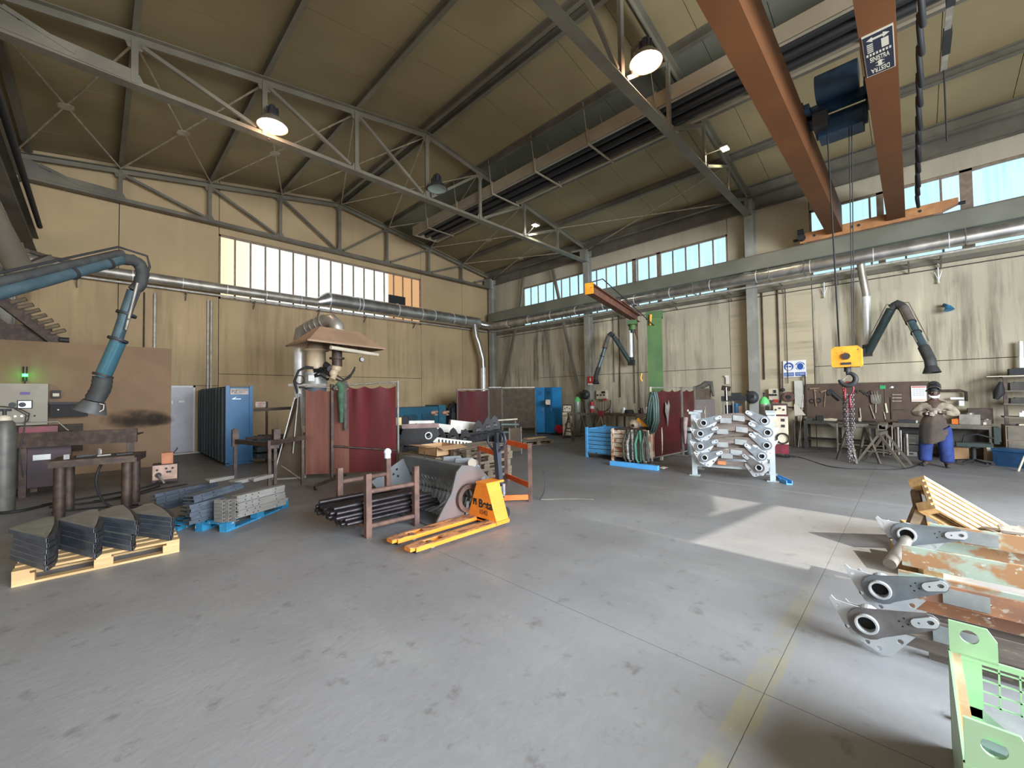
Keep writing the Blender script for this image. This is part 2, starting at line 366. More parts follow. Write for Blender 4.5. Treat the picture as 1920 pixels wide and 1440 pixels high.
# door in the left wall
d1=struct('door_1')
MB().bx(1.62,YL-.02,0,1.67,YL+.1,2.16).bx(2.22,YL-.02,0,2.27,YL+.1,2.16).bx(1.62,YL-.02,2.10,2.27,YL+.1,2.16).build('door_frame',flat('door_frame_white',(.62,.58,.55),.5),d1)
lf=MB().bx(1.67,YL,0.03,2.22,YL+.05,2.10).build('door_leaf',mat('door_leaf_grey',(.40,.39,.42),.45,c2=(.35,.34,.36),sc_=2),d1)
MB().cyl((2.16,YL-.06,1.05),(2.04,YL-.06,1.05),.01,8).cyl((2.16,YL-.06,1.05),(2.16,YL,1.05),.01,8).build('door_handle',M['galv'],lf)
MB().bx(1.86,YL-.006,1.62,2.0,YL,1.68).bx(1.68,YL-.006,1.58,1.71,YL,1.68).build('door_notice',flat('notice_white',(.75,.73,.7)),lf)
MB().bx(1.3,YL-.35,0,2.9,YL-.28,.05).build('door_step',flat('pale_threshold',(.42,.38,.34)),d1)
# ---------------------------------------------------------------- roof
RX,RZ,SL=6.85,9.78,.165
def rz_(x): return RZ-abs(x-RX)*SL if x>-1.52 else RZ-8.37*SL+0*x+( -1.52-x)*SL if x>-9.9 else 9.78-(-9.9-x)*SL
ce=struct('ceiling')
y=-8.0;k=0
while y<16.6:
    y1=min(y+1.23,16.7)
    for xa,xb,mm in ((-1.52,RX,M['roof']),(RX,8.95,M['roof']),(8.95,11.05,M['roofg']),(11.05,15.7,M['roof'])):
        mb=MB(); za,zb=rz_(xa),rz_(xb)
        mb.add([(xa,y+.006,za),(xb,y+.006,zb),(xb,y1-.006,zb),(xa,y1-.006,za),(xa,y+.006,za+.08),(xb,y+.006,zb+.08),(xb,y1-.006,zb+.08),(xa,y1-.006,za+.08)],[(3,2,1,0),(4,5,6,7),(0,1,5,4),(1,2,6,5),(2,3,7,6),(3,0,4,7)])
        mb.build('roof_panel',mm,ce)
    y=y1;k+=1
mb=MB()
for xa,xb,za,zb in ((-1.52,RX,rz_(-1.5),RZ),(RX,15.8,RZ,rz_(15.8)),(-9.9,-1.52,RZ,rz_(-1.5)),(-12.2,-9.9,RZ-.38,RZ)):
    o_=.09 if xa>=-1.6 else 0
    mb.add([(xa,-8.1,za+o_),(xb,-8.1,zb+o_),(xb,16.9,zb+o_),(xa,16.9,za+o_),(xa,-8.1,za+.2),(xb,-8.1,zb+.2),(xb,16.9,zb+.2),(xa,16.9,za+.2)],[(3,2,1,0),(4,5,6,7),(0,1,5,4),(1,2,6,5),(2,3,7,6),(3,0,4,7)])
mb.build('roof_deck',M['roof'],ce)
XS=[-1.5,.45,2.58,4.69,6.85,8.94,11.12,13.1,15.2]
def purlin(x,h=.2,wd=.07,dz=.0,mt='steel'):
    z=rz_(x)-h/2-.01+dz
    m_=MB(); m_.ext((x,-8,z),(x,16.68,z),[(-wd/2,-h/2),(wd/2,-h/2),(wd/2,-h/2+.02),(-wd/2+.015,-h/2+.02),(-wd/2+.015,h/2-.02),(wd/2,h/2-.02),(wd/2,h/2),(-wd/2,h/2)],up=(0,0,1))
    m_.build('purlin',M[mt],ce)
for x in (.45,2.58,4.69): purlin(x,.22,.10)
purlin(6.72,.22,.10); purlin(7.02,.22,.10)
for x in (8.94,11.12,13.1): purlin(x,.22,.10,mt='steeld')
purlin(14.95,.34,.14,mt='steeld'); purlin(15.35,.5,.1,-.1,mt='steeld'); purlin(-1.3,.24,.12)
# wind bracing rods in the roof plane between the two far trusses and near the corner
for i in range(8):
    xa,xb=XS[i],XS[i+1]; ya,yb=10.25,16.2
    za,zb=rz_(xa)-.30,rz_(xb)-.30; zc=(za+zb)/2; xc=(xa+xb)/2; yc=(ya+yb)/2
    MB().cyl((xa,ya,za),(xb,yb,zb),.022,6).build('bracing_rod',M['rod'],ce)
    MB().cyl((xa,yb,za),(xb,ya,zb),.022,6).build('bracing_rod',M['rod'],ce)
    MB().plate([(-.13,-.07),(-.07,-.13),(.07,-.13),(.13,-.07),(.13,.07),(.07,.13),(-.07,.13),(-.13,.07)],.012,TR((xc,yc,zc-.03),ry=math.atan((za-zb)/(xb-xa)))).build('bracing_plate',M['rod'],ce)
for ya,yb in ((3.75,10.1),):
    for xa,xb in ((13.1,15.2),):
        za,zb=rz_(xa)-.3,rz_(xb)-.3
        MB().cyl((xa,ya,za),(xb,yb,zb),.02,6).build('bracing_rod',M['rod'],ce)
        MB().cyl((xa,yb,za),(xb,ya,zb),.02,6).build('bracing_rod',M['rod'],ce)
# ---------------------------------------------------------------- trusses
def truss(y,label):
    t_=thing('roof_truss',label,'truss',(RX,y,7.55),group='steel roof trusses')
    zt=lambda x: rz_(x)-.30
    zb=7.58; mt=M['steel'] if y<16 else M['steeld']
    T=[(-.11,.05),(-.11,.065),(-.012,.065),(-.012,-.07),(.012,-.07),(.012,.065),(.11,.065),(.11,.05)]
    T=[(-.11,.05),(-.012,.05),(-.012,-.07),(.012,-.07),(.012,.05),(.11,.05),(.11,.068),(-.11,.068)]
    for a,b in ((XS[0],XS[4]),(XS[4],XS[8])):
        MB().ext((a,y,zt(a)),(b,y,zt(b)),T).build('top_chord',M['steel'],t_)
    MB().ext((XS[0],y,zb),(XS[8],y,zb),[(-p[0],-p[1]) for p in T]).build('bottom_chord',mt,t_)
    for i,x in enumerate(XS):
        if i in (0,8): continue
        MB().bar((x,y,zb),(x,y,zt(x)),.10 if i!=4 else .12,.07,up=(0,1,0)).build('post',mt,t_)
        # gussets
        MB().plate([(-.16,-.04),(.16,-.04),(.07,.16),(-.07,.16)],.012,Matrix.Translation(V((x,y,zb+.03)))@Matrix.Rotation(PI/2,4,'X')).build('gusset',mt,t_)
        MB().plate([(-.17,.02),(.17,.02),(.1,-.17),(-.1,-.17)],.012,Matrix.Translation(V((x,y,zt(x)-.02)))@Matrix.Rotation(PI/2,4,'X')).build('gusset',mt,t_)
    for i in range(1,4):
        MB().bar((XS[i]+.1,y,zt(XS[i])-.1),(XS[i+1]-.16,y,zb+.1),.075,.075,up=(0,1,0)).build('diagonal',mt,t_)
    for i in range(5,8):
        MB().bar((XS[i]-.1,y,zt(XS[i])-.1),(XS[i-1]+.16,y,zb+.1),.075,.075,up=(0,1,0)).build('diagonal',mt,t_)
    # plated end panels
    for sgn,x in ((1,XS[0]),(-1,XS[8])):
        MB().plate([(0,0),(sgn*.55,.05),(sgn*.55,.35),(0,.62)] if sgn>0 else [(0,0),(0,.62),(-.55,.35),(-.55,.05)],.016,Matrix.Translation(V((x,y,zb)))@Matrix.Rotation(PI/2,4,'X')).build('end_plate',mt,t_)
        MB().bar((x+sgn*.4,y,zt(x)-.12),(x+sgn*1.2,y,zb+.12),.08,.08,up=(0,1,0)).build('end_brace',mt,t_)
    MB().bar((XS[0],y,zb+.18),(XS[1],y,zb+.12),.05,.24).build('end_channel',mt,t_)
truss(16.38,'gable roof truss against the left concrete wall above the long pale window')
truss(10.15,'grey steel truss crossing mid hall, carrying the unlit lamp and the left warm lamp')
truss(3.73,'nearest roof truss at the top centre carrying the bright lamp beside the orange crane')
# ---------------------------------------------------------------- columns, runway beams
def column(x,y,lab,h=8.05,bz=True):
    c=thing('steel_column',lab,'column',(x,y,0),group='steel columns of the hall')
    MB().ibeam((x,y,0),(x,y,h),.26,.30,.016,.024,up=(1,0,0)).build('shaft',M['colm'],c)
    MB().box((x,y,.012),(.42,.42,.024)).build('base_plate',M['colm'],c)
    s=-1 if x>5 else 1
    MB().plate([(0,0),(s*.34,.28),(s*.34,.34),(0,.34)] if s>0 else [(0,0),(0,.34),(-.34,.34),(-.34,.28)],.2,Matrix.Translation(V((x+s*.14,y,5.22)))@Matrix.Rotation(PI/2,4,'X')).build('corbel',M['colm'],c)
column(15.2,16.36,'grey steel column in the far corner where both concrete walls meet')
column(15.2,10.15,'grey steel column right of the fire point sign, leaning props on its left')
column(15.2,3.73,'grey steel column behind the galvanised parts rack, left of the blue safety signs')
column(-1.6,16.3,'dark column at the far left corner under the end of the gable truss')
rb=thing('crane_runway_beam','long grey steel crane beam running along the right wall below the windows','beam',(14.9,4.3,5.6))
MB().ibeam((14.86,-7.9,5.83),(14.86,16.2,5.83),.20,.45,.014,.022).bx(14.75,-7.9,5.62,14.80,16.2,6.04).build('beam_web',M['beam'],rb)
MB().bx(14.83,-7.9,6.055,14.89,16.2,6.10).build('rail',M['steeld'],rb)
for yy in (14.0,12.0,8,6,2,0,-2):
    MB().bx(14.80,yy-.008,5.63,14.95,yy+.008,6.03).build('stiffener',M['beam'],rb)
rb=thing('crane_runway_beam','dark crane beam along the left side of the bay, seen end on at the left edge','beam',(-1.2,4.3,5.6))
MB().ibeam((-1.22,-7.9,5.85),(-1.22,16.6,5.85),.22,.48,.016,.024).bx(-1.25,-7.9,6.09,-1.19,16.6,6.14).build('beam_web',M['steeld'],rb)
MB().bx(-1.62,-7.9,7.5,-1.42,16.6,8.2).build('valley_beam',M['steeld'],ce)
MB().cyl((-1.0,-7,6.0),(-1.0,15.2,6.0),.05,8).build('cable_duct',M['black'],rb)
# props leaning in the corner (wind bracing of the right wall)
for i,(a,b,l) in enumerate((((15.15,14.15,0),(15.15,13.9,7.75),0),)):
    pass
def brace(a,b,lab,name='wall_brace'):
    mb=MB().bar(a,b,.11,.11,up=(1,0,0)); o=solo(name,mb,M['steel'],lab,'brace',a); return o
brace(P(944,727,X=15.15),P(967,612,X=15.15),'short leaning steel brace on the right wall nearest the corner')
brace(P(1098,790,X=15.15),P(1056,605,X=15.15),'long slanting steel brace left of the fire point column')
brace(P(975,580,X=15.2),P(981,520,X=15.2),'short upper brace left of the right wall windows')
brace(P(1048,560,X=15.2),P(1036,505,X=15.2),'thin upper brace crossing the first right wall window panes')
# ================================================================ overhead crane
cr=thing('bridge_crane','orange overhead travelling crane with two box girders across the hall','crane',(7,.84,6.2))
for y0 in (1.30,.02):
    MB().bx(-1.0,y0,6.20,14.75,y0+.35,6.93).build('girder',M['orange'],cr)
M['endt']=mat('end_truck_orange',(.50,.24,.09),.6,c2=(.38,.17,.07),sc_=3)
for x,s in ((14.86,1),(-1.22,-1)):
    e=MB().bx(x-.10,-.62,6.12,x+.10,2.3,6.40)
    e.plate([(-.62,.0),(-.92,.12),(-.92,.26),(-.62,.26)],.2,TR((x,0,6.14))@Matrix(((0,0,1,0),(1,0,0,0),(0,1,0,0),(0,0,0,1))))
    e=e.build('end_truck',M['endt'],cr)
    for yy in (-.55,2.2): MB().cyl((x-.05,yy,6.21),(x+.05,yy,6.21),.11,16).build('wheel',M['galvd'],cr)
    for yy in (-.98,2.42): MB().cyl((x,yy-.06,6.27),(x,yy+.06,6.27),.04,10).build('buffer',M['black'],cr)
    for yy in (-.25,.95,1.1,1.95): MB().cyl((x-.112,yy,6.27),(x-.10,yy,6.27),.035,10).build('bolt_head',M['dark'],cr)
MB().cyl((14.6,2.25,6.27),(14.75,2.25,6.27),.10,14).box((14.62,2.25,6.42),(.16,.16,.12)).build('travel_motor',M['black'],cr)
# direction sign on the underside of the second girder
dk=flat('sign_navy',(.012,.014,.03),.5); wt=flat('sign_white',(.45,.42,.33),.6)
MB().bx(6.80,.045,6.183,7.72,.345,6.199).build('sign_plate',wt,cr)
sp_=MB().bx(6.82,.055,6.178,7.70,.335,6.184).build('sign_face',dk,cr)
SM=Matrix(((0,-1,0,7.26),(-1,0,0,.195),(0,0,-1,6.176),(0,0,0,1)))
SM=Matrix(((0,-1,0,7.26),(-1,0,0,.195),(0,0,-1,6.176),(0,0,0,1)))
def sgn(dx,dy): # sign plane: x to the right (-Y), y up (-X)
    return Matrix(((0,-1,0,7.26-dy),(-1,0,0,.195-dx),(0,0,-1,6.176),(0,0,0,1)))
text('SINISTRA',.15,sgn(0,-.08),wt,sp_,sx=.32,bold=.002)
text('DESTRA',.15,sgn(0,-.34)@Matrix.Rotation(PI,4,'Z'),wt,sp_,sx=.36,bold=.002)
a_=MB()
a_.plate([(-.11,.36),(-.05,.41),(-.05,.38),(.05,.38),(.05,.41),(.11,.36),(.05,.31),(.05,.34),(-.05,.34),(-.05,.31)],.002,sgn(0,0))
a_.plate([(0,-.14),(.05,-.18),(.02,-.18),(.02,-.24),(.05,-.24),(0,-.28),(-.05,-.24),(-.02,-.24),(-.02,-.18),(-.05,-.18)],.002,sgn(0,0))
for k in range(5): a_.plate(rect(-.11,.10+k*.04,-.05,.12+k*.04),.002,sgn(0,0))
a_.plate(rect(.03,.11,.10,.29),.002,sgn(0,0))
for k in range(8): a_.plate(rect(-.125+k*.032,.02,-.105+k*.032,.07),.002,sgn(0,0))
a_.build('sign_arrows',wt,sp_,kind='stuff')
# festoon rail and hanging cable bundles
f=MB(); 
a=P(1724,0,Z=6.75); b_=P(1719,345,Z=6.75)
f.bar((5.2,a.y,6.75),(14.7,a.y,6.75),.05,.06); f.build('festoon_rail',M['galvd'],cr)
for k in range(13):
    x=5.6+k*.72
    MB().tube([(x,a.y,6.72),(x+.05,a.y,6.62),(x+.25,a.y-.02,6.30+.06*(k%2)),(x+.5,a.y,6.58),(x+.62,a.y,6.72)],.035,6).build('festoon_cable',M['black'],cr)
f=MB().bar((5.2,a.y-.30,6.9),(9.6,a.y-.30,6.9),.07,.05).build('cable_chain_tray',M['galvd'],cr)
for k in range(4): MB().box((5.5+k*1.1,a.y-.30,6.86),(.5,.09,.12)).build('cable_chain_link',M['black'],cr)
MB().cyl((9.6,a.y-.3,6.9),(9.6,a.y-.30,5.7),.012,6).build('pendant_cable',M['black'],cr)
# hoist trolley
ht=thing('hoist_trolley','blue electric hoist trolley between the two orange crane girders','hoist',(9.5,.84,6.9))
MB().bar((9.5,.30,6.98),(9.5,1.38,6.98),.16,.16).build('cross_beam',M['blueh'],ht)
MB().cyl((9.25,.52,7.22),(9.25,1.12,7.22),.24,18).build('gear_case',M['blueh'],ht)
MB().cyl((9.75,.45,6.75),(9.75,1.2,6.75),.19,18).bx(9.55,.5,6.5,9.95,1.15,6.75).build('rope_drum',M['blueh'],ht)
MB().bx(9.3,.98,6.6,9.6,1.2,6.85).build('limit_switch_box',M['dark'],ht)
for dx,dy in ((-.35,-.42),(-.35,.5),(.5,-.42),(.5,.5)): MB().cyl((9.5+dx,.84+dy-.03,6.98),(9.5+dx,.84+dy+.03,6.98),.07,12).build('trolley_wheel',M['dark'],ht)
MB().bx(9.15,.36,6.9,10.0,.46,7.0).build('side_frame',M['blueh'],ht); MB().bx(9.15,1.22,6.9,10.0,1.32,7.0).build('side_frame',M['blueh'],ht)
for x,y in ((9.6,.66),(9.6,.70),(9.6,1.02),(9.45,1.0)):
    MB().cyl((x,y,6.62),(9.5,y*.6+.84*.4,2.45),.009,6).build('hoist_rope',M['dark'],ht)
# hook block
M['orb']=mat('hook_block_orange',(.80,.36,.03),.5,c2=(.68,.28,.02),sc_=5,wear=(.16,.09,.04),wlo=.6,whi=.66)
hb=thing('hook_block','orange hook block hanging on ropes in front of the tool wall','hook block',(9.5,.84,2.1))
h=[(-.21,-.15),(-.18,-.18),(.18,-.18),(.21,-.15),(.21,.14),(.16,.19),(-.16,.19),(-.21,.14)]
HM=Matrix.Translation(V((9.5,.84,2.30)))@Matrix(((0,0,1,0),(-1,0,0,0),(0,1,0,0),(0,0,0,1)))@Matrix.Translation(V((0,0,-.15)))
MB().prism(h,.30,HM).build('housing',M['orb'],hb)
MB().cyl((9.32,.84,2.31),(9.36,.84,2.31),.06,16).build('sheave_pin',M['brown'],hb)
MB().bx(9.335,.77,2.16,9.35,.91,2.20).build('rating_plate',M['dark'],hb)
MB().cyl((9.5,.84,2.12),(9.5,.84,2.04),.05,12).build('swivel',M['dark'],hb)
hk=[]
for i in range(22):
    a=rad(110-i*14.5); hk.append((9.5,.84-.095*math.cos(a)*1.0,1.92+.10*math.sin(a)))
hk=[(9.5,.84,2.05),(9.5,.84,2.0)]+[(9.5,.84-.11*math.sin(rad(20+i*13)),1.905+.11*math.cos(rad(20+i*13))) for i in range(20)]
MB().tube(hk,[.025,.03]+[.032+.014*math.sin(PI*i/19) for i in range(20)],10).build('hook',M['dark'],hb)
MB().cyl((9.5,.80,2.02),(9.5,.92,1.88),.009,6).build('safety_latch',M['galvd'],hb)
# chain slings on the hook
M['chain']=flat('chain_steel',(.16,.14,.14),.3,.7); M['chred']=mat('chain_red',(.28,.03,.05),.45,c2=(.2,.02,.03),sc_=20)
cs=thing('chain_sling','bundle of steel chain slings with red master links hanging from the hook block','chain',(9.5,.84,.43))
def link(c,L,r,ax): # oval link, long axis vertical
    pts=[]
    for i in range(10):
        a=2*PI*i/10; u=L*.32*math.cos(a); z=L*.5*math.sin(a)
        pts.append((c[0]+(u if ax else 0),c[1]+(0 if ax else u),c[2]+z))
    return pts
for k,(y,x) in enumerate(((.84,9.5),(.88,9.47),(.81,9.45),(.86,9.52))):
    MB().tube(link((x,y,1.74-.12*k),.24,.014,k),.013,6,True).build('master_link',M['chred'],cs)
rc=random.Random(3)
for k in range(9):
    y0=.85+(k-4)*.017; x0=9.5+rc.uniform(-.09,.09); zt=1.62; zb=(.98,.98,.62,.44,.44,.46,.7,1.02,1.0)[k]
    a=MB(); z=zt;i=0
    while z>zb:
        yy=y0+( .84-y0)*min(1,max(0,(1.15-z)*.9)) if 3<=k<=5 else y0
        a.tube(link((x0+rc.uniform(-.008,.008),yy,z),.062,.006,i%2),.0065,5,True); z-=.042;i+=1
    a.build('chain',M['chain'],cs,kind='stuff')
MB().tube([(9.5,.82,.52),(9.5,.80,.46),(9.5,.83,.42),(9.5,.86,.46),(9.5,.85,.50)],.010,6).tube([(9.46,.79,.55),(9.46,.76,.48),(9.46,.78,.43),(9.46,.80,.47)],.010,6).build('sling_hook',M['chain'],cs)
# ================================================================ radiant heater
he=thing('radiant_heater','long beige radiant tube heater hanging under the roof along the hall','heater',(9.6,4,8.3))
x0,x1,y0,y1=9.02,10.2,-5,14.4
MB().ext((x0,y0,8.46),(x0,y1,8.46),[(-.02,-.17),(.0,-.17),(.06,.0),(.02,.17),(-.0,.17),(.04,.0)][:0] or [(-.015,-.17),(.015,-.17),(.015,.17),(-.015,.17)]).build('side_panel',M['heat'],he)
MB().bx(x1-.02,y0,8.30,x1+.01,y1,8.42).bx(x0,y0,8.29,x0+.10,y1,8.31).bx(x1-.08,y0,8.29,x1,y1,8.31).bx(x0,y1,8.3,x1,y1+.03,8.6).build('edge_trim',M['heat'],he)
MB().bx(x0+.02,y0,8.46,x1-.02,y1,8.60).build('reflector',flat('heater_reflector_dark',(.05,.045,.04),.5,.5),he)
for i in range(3): MB().cyl((x0+.28+i*.33,y0,8.40),(x0+.28+i*.33,y1-.1,8.40),.085,12).build('radiant_tube',M['tubeh'],he)
yy=13.3
while yy>-4:
    MB().bx(x0-.05,yy-.02,8.25,x1+.05,yy+.02,8.29).build('hanger_bar',M['heat'],he)
    MB().cyl((x0-.04,yy,8.27),(x0-.1,yy+.1,rz_(x0)),.012,6).cyl((x1,yy,8.27),(x0+.5,yy,rz_(x0)),.012,6).bx(x0-.05,yy-.015,8.27,x0-.02,yy+.015,8.66).build('hanger_rod',M['heat'],he)
    yy-=1.85
# ================================================================ lamps
def highbay(x,y,z,on,label):
    l=thing('high_bay_lamp',label,'lamp',(x,y,z),group='high bay lamps hung on the trusses')
    MB().lathe([(.30,0),(.305,.02),(.29,.03),(.25,.10),(.17,.19),(.13,.22),(.12,.22),(.16,.18),(.24,.09),(.28,.02),(.30,0)],TR((x,y,z)),28).build('reflector',mat('lamp_reflector',(.45,.38,.3),.4,.5) if on else mat('lamp_reflector_off',(.10,.10,.09),.4,.5),l)
    MB().cyl((x,y,z+.20),(x,y,z+.42),.105,16,.09).cyl((x,y,z+.42),(x,y,z+.48),.05,10).build('ballast_housing',M['dark'],l)
    for k in range(8):
        a=k*PI/4; MB().box((x+.11*math.cos(a),y+.11*math.sin(a),z+.32),(.03,.008,.2),rz=a).build('cooling_fin',M['dark'],l)
    MB().bar((x,y,z+.46),(x,y+.28,z+.40),.03,.05).bar((x,y+.28,z-.15),(x,y+.28,z+.45),.04,.03).build('bracket',M['steeld'],l)
    if on:
        MB().lathe([(.001,.0),(.12,.0),(.20,.004),(.285,.012)],TR((x,y,z)),24).build('glowing_lens',flat('lamp_glow',(1,.66,.46),.5,0,9),l)
        d=light('SPOT','lamp_light',(x,y,z-.04),110,(1,.72,.50),rot=None,look=(x,y,0),spot_size=rad(165),spot_blend=.6,shadow_soft_size=.25)
        light('POINT','lamp_glow_up',(x,y+.0,z-.12),26,(1,.60,.36),shadow_soft_size=.2)
    else:
        MB().lathe([(.001,.055),(.20,.05),(.275,.02)],TR((x,y,z)),24).build('glass_lens',flat('lamp_glass_grey',(.30,.36,.31),.15),l)
a=P(511,238,Y=9.85); highbay(a.x,a.y,a.z,True,'lit high bay lamp glowing warm orange on the left half of the middle truss')
a=P(1211,118,Y=3.45); highbay(a.x,a.y,a.z,True,'lit high bay lamp glowing pink orange at the top left of the orange crane')
a=P(820,356,Y=9.85); highbay(a.x,a.y,a.z,False,'unlit high bay lamp with a grey lens at the centre of the middle truss')
def led(p,q,label,c):
    l=thing('led_floodlight',label,'lamp',p,group='small led floodlights')
    MB().box(p,(.30,.22,.06)).build('housing',M['galvd'],l)
    MB().box(p-V((0,0,.034)),(.24,.16,.008)).build('led_panel',flat('led_glow',c,.5,0,30),l)
    MB().cyl(p,q,.018,8).build('arm',M['galvd'],l)
    light('SPOT','led_light',p-V((0,0,.06)),90,c,look=p-V((.5,.5,6)),spot_size=rad(150),spot_blend=.5,shadow_soft_size=.12)
led(P(1004,421,Y=9.95),P(986,442,Y=10.1),'small white led floodlight on the far right end of the middle truss',(.95,1,.88))
led(P(1359,277,Y=3.5),P(1322,290,Y=3.7),'small yellowish led floodlight beyond the big warm lamp on the nearest truss',(1,.90,.60))
# ================================================================ ducts
def bands(par,mt,a,b,r,n,w_=.02):
    a=V(a);b=V(b)
    for i in range(n):
        p=a.lerp(b,(i+.5)/n); d=(b-a).normalized()*w_/2; MB().cyl(p-d,p+d,r+.012,18).build('duct_band',M[mt],par)
dr=thing('extraction_duct','long shiny round air duct along the right wall under the crane beam','duct',(14.72,4,5.36))
MB().cyl((14.72,-7.9,5.36),(14.72,15.3,5.36),.18,28).tube([(14.72,15.3,5.36),(14.70,15.6,5.37),(14.58,15.88,5.39),(14.35,16.08,5.42),(14.0,16.2,5.5)],.18,20).build('duct_pipe',M['galv'],dr)
bands(dr,'galvw',(14.72,-7,5.36),(14.72,15.3,5.36),.18,16)
for yy in (-1.0,2.2,3.1,5.4,8.2,11): MB().bx(14.53,yy-.01,5.15,14.91,yy+.01,5.18).bar((14.53,yy,5.16),(14.53,yy,5.6),.012,.012).bar((14.91,yy,5.16),(14.91,yy,5.6),.012,.012).build('duct_hanger',M['steeld'],dr)
dl=thing('extraction_duct','round air duct on the left wall, thin then wide after a cone, below the window','duct',(6,16.2,5.3))
MB().cyl((-1.35,16.2,5.36),(5.92,16.2,5.36),.155,24).build('thin_duct_pipe',M['galvd'],dl)
MB().cyl((5.92,16.2,5.36),(6.35,16.2,5.52),.155,28,.30).build('duct_cone',M['galv'],dl)
MB().cyl((6.35,16.2,5.52),(14.0,16.2,5.50),.29,32).build('wide_duct_pipe',M['galv'],dl)
bands(dl,'galvw',(-1,16.2,5.36),(5.9,16.2,5.36),.155,6)
for x in (6.35,7.5,7.65,9.3,10.5,11.2,12.3,13.0): MB().cyl((x-.012,16.2,5.52),(x+.012,16.2,5.52),.303,28).build('duct_band',M['galvw'],dl)
# down pipe in the corner
dd=[P(890,612,Y=16.0),P(893,632,Y=15.95),P(897,642,Y=15.9),P(905,672,Y=15.9),P(906,690,Y=15.9)]; dd.append(V((dd[-1].x,dd[-1].y,1.2)))
o=thing('extraction_duct','vertical galvanised down pipe with an offset bend in the far corner','duct',(dd[-1].x,dd[-1].y,1.2))
MB().tube([dd[0]-V((0,0,-.1))]+dd[:5],.13,18).build('bend_pipe',M['galv'],o)
MB().cyl(dd[4],dd[5],.135,22).build('duct_pipe',M['galvw'],o)
bands(o,'galv',dd[4],dd[5],.135,5)
# cable tubes on brackets
for a,b_,l,br in (((-1.35,16.45,5.17),(14.9,16.45,5.17),'pale cable tube along the left wall below the long window',[(x,16.6,5.1) for x in (-.4,2.0,3.9,6.1,8.0,10.4)]),((14.98,-7.7,5.13),(14.98,16.1,5.13),'pale cable tube along the right wall below the round duct',[(15.3,y,5.1) for y in (13,11,8.6,6.3,4.4,2.9,1.5,0,-.6)])):
    c=thing('cable_tube',l,'conduit',a)
    MB().cyl(a,b_,.035,10).build('tube',M['pipe'],c)
    for q in br:
        if q[1]>16: MB().bx(q[0]-.02,16.4,5.10,q[0]+.02,16.7,5.13).bar((q[0],16.45,5.10),(q[0],16.68,4.9),.03,.03).build('bracket',M['steeld'],c)
        else: MB().bx(14.95,q[1]-.02,5.07,15.5,q[1]+.02,5.10).bar((15.0,q[1],5.07),(15.45,q[1],4.85),.03,.03).build('bracket',M['steeld'],c)
# steel channel carrying the duct brackets on the right wall
o=thing('wall_rail','dark horizontal steel rail on the right wall under the windows','rail',(15.4,4,5.0))
MB().bx(15.38,-7.9,4.98,15.47,16.2,5.10).build('rail_bar',M['steeld'],o)
MB().cyl((15.45,-7.9,4.86),(15.45,16,4.86),.012,6).build('air_line',M['dark'],o)
# vertical conduits
def conduit(p,z0,lab,mt='pipe',r=.018,z1=5.0):
    o=solo('wall_conduit',MB().cyl((p[0],p[1],z0),(p[0],p[1],z1),r,8),M[mt],lab,'conduit',(p[0],p[1],z0)); return o
conduit(P(270,600,Y=16.66),3.0,'thin dark pipe on the left wall above the side room','brown',.02)
conduit(P(290,600,Y=16.64),3.0,'pale pipe beside the thin dark one above the side room','pipe',.035)
conduit(P(390,600,Y=16.64),.2,'left of the twin pale pipes right of the grey door','pipe',.03)
conduit(P(396,600,Y=16.64),.2,'right of the twin pale pipes right of the grey door','pipe',.03)
conduit(P(1161,640,X=15.45),1.55,'dark pipe running down to the yellow socket panel','brown',.02)
conduit(P(1150,640,X=15.45),2.2,'thin pipe left of the dark socket panel pipe','brown',.014)
conduit(P(1188,640,X=15.45),1.3,'thin cable pipe behind the middle suction arm','brown',.016)
conduit(P(1196,640,X=15.45),1.1,'thin pipe on the wall just left of the green crane post','brown',.013)
conduit(P(1431,640,X=15.45),2.1,'leftmost cable pipe right of the grey column','brown',.022)
conduit(P(1460,640,X=15.45),1.35,'pipe descending just left of the blue safety signs','brown',.022)
conduit(P(1475,640,X=15.43),1.95,'thin cable crossing in front of the blue safety signs','dark',.012)
# ================================================================ suction arms
M['armb']=mat('arm_tube_blue_grey',(.085,.135,.155),.35,.3,c2=(.06,.10,.12),sc_=4)
M['armd']=mat('arm_hose_dark',(.05,.055,.05),.7,c2=(.035,.035,.035),sc_=8)
M['armc']=flat('arm_tube_cyan',(.09,.22,.28),.2,.5)
def hose(mb,pts,r,rib=1.12,n=14):
    out=[];rr=[]
    pts=[V(p) for p in pts]
    for i in range(len(pts)-1):
        L=(pts[i+1]-pts[i]).length; k=max(2,int(L/.03))
        for j in range(k): out.append(pts[i].lerp(pts[i+1],j/k)); rr.append(r*(rib if (len(out)%2) else 1))
    out.append(pts[-1]);rr.append(r); return mb.tube(out,rr,n)
# left arm
A=[P(-40,560,D=7.2),P(228,486,D=8.3),P(262,495,D=8.4),P(262,520,D=8.5),P(250,545,D=8.5),P(228,640,D=8.7),P(193,705,D=8.9),P(178,745,D=9.0)]
la=thing('suction_arm','large jointed fume extraction arm with blue grey tubes hanging over the dark work table','suction arm',A[0],group='jointed fume extraction arms')
MB().tube([A[0],A[1]],.075,18).build('upper_tube',M['armb'],la)
off=V((0,0,.16)); MB().tube([A[0]+off*.8,A[1]+V((0,0,.09))],.055,14).build('support_beam',M['armd'],la)
for k in (.42,.13): q=A[0].lerp(A[1],1-k*1.0); MB().cyl(q-(A[1]-A[0]).normalized()*.02,q+(A[1]-A[0]).normalized()*.02,.09,16).build('hose_clamp',M['dark'],la)
hose(MB(),[A[1],A[1].lerp(A[2],.6)+V((0,0,.03)),A[2]+V((0,0,0)),P(268,512,D=8.45),P(262,535,D=8.5),A[4]],.078,1.08).build('elbow_hose',M['armd'],la)
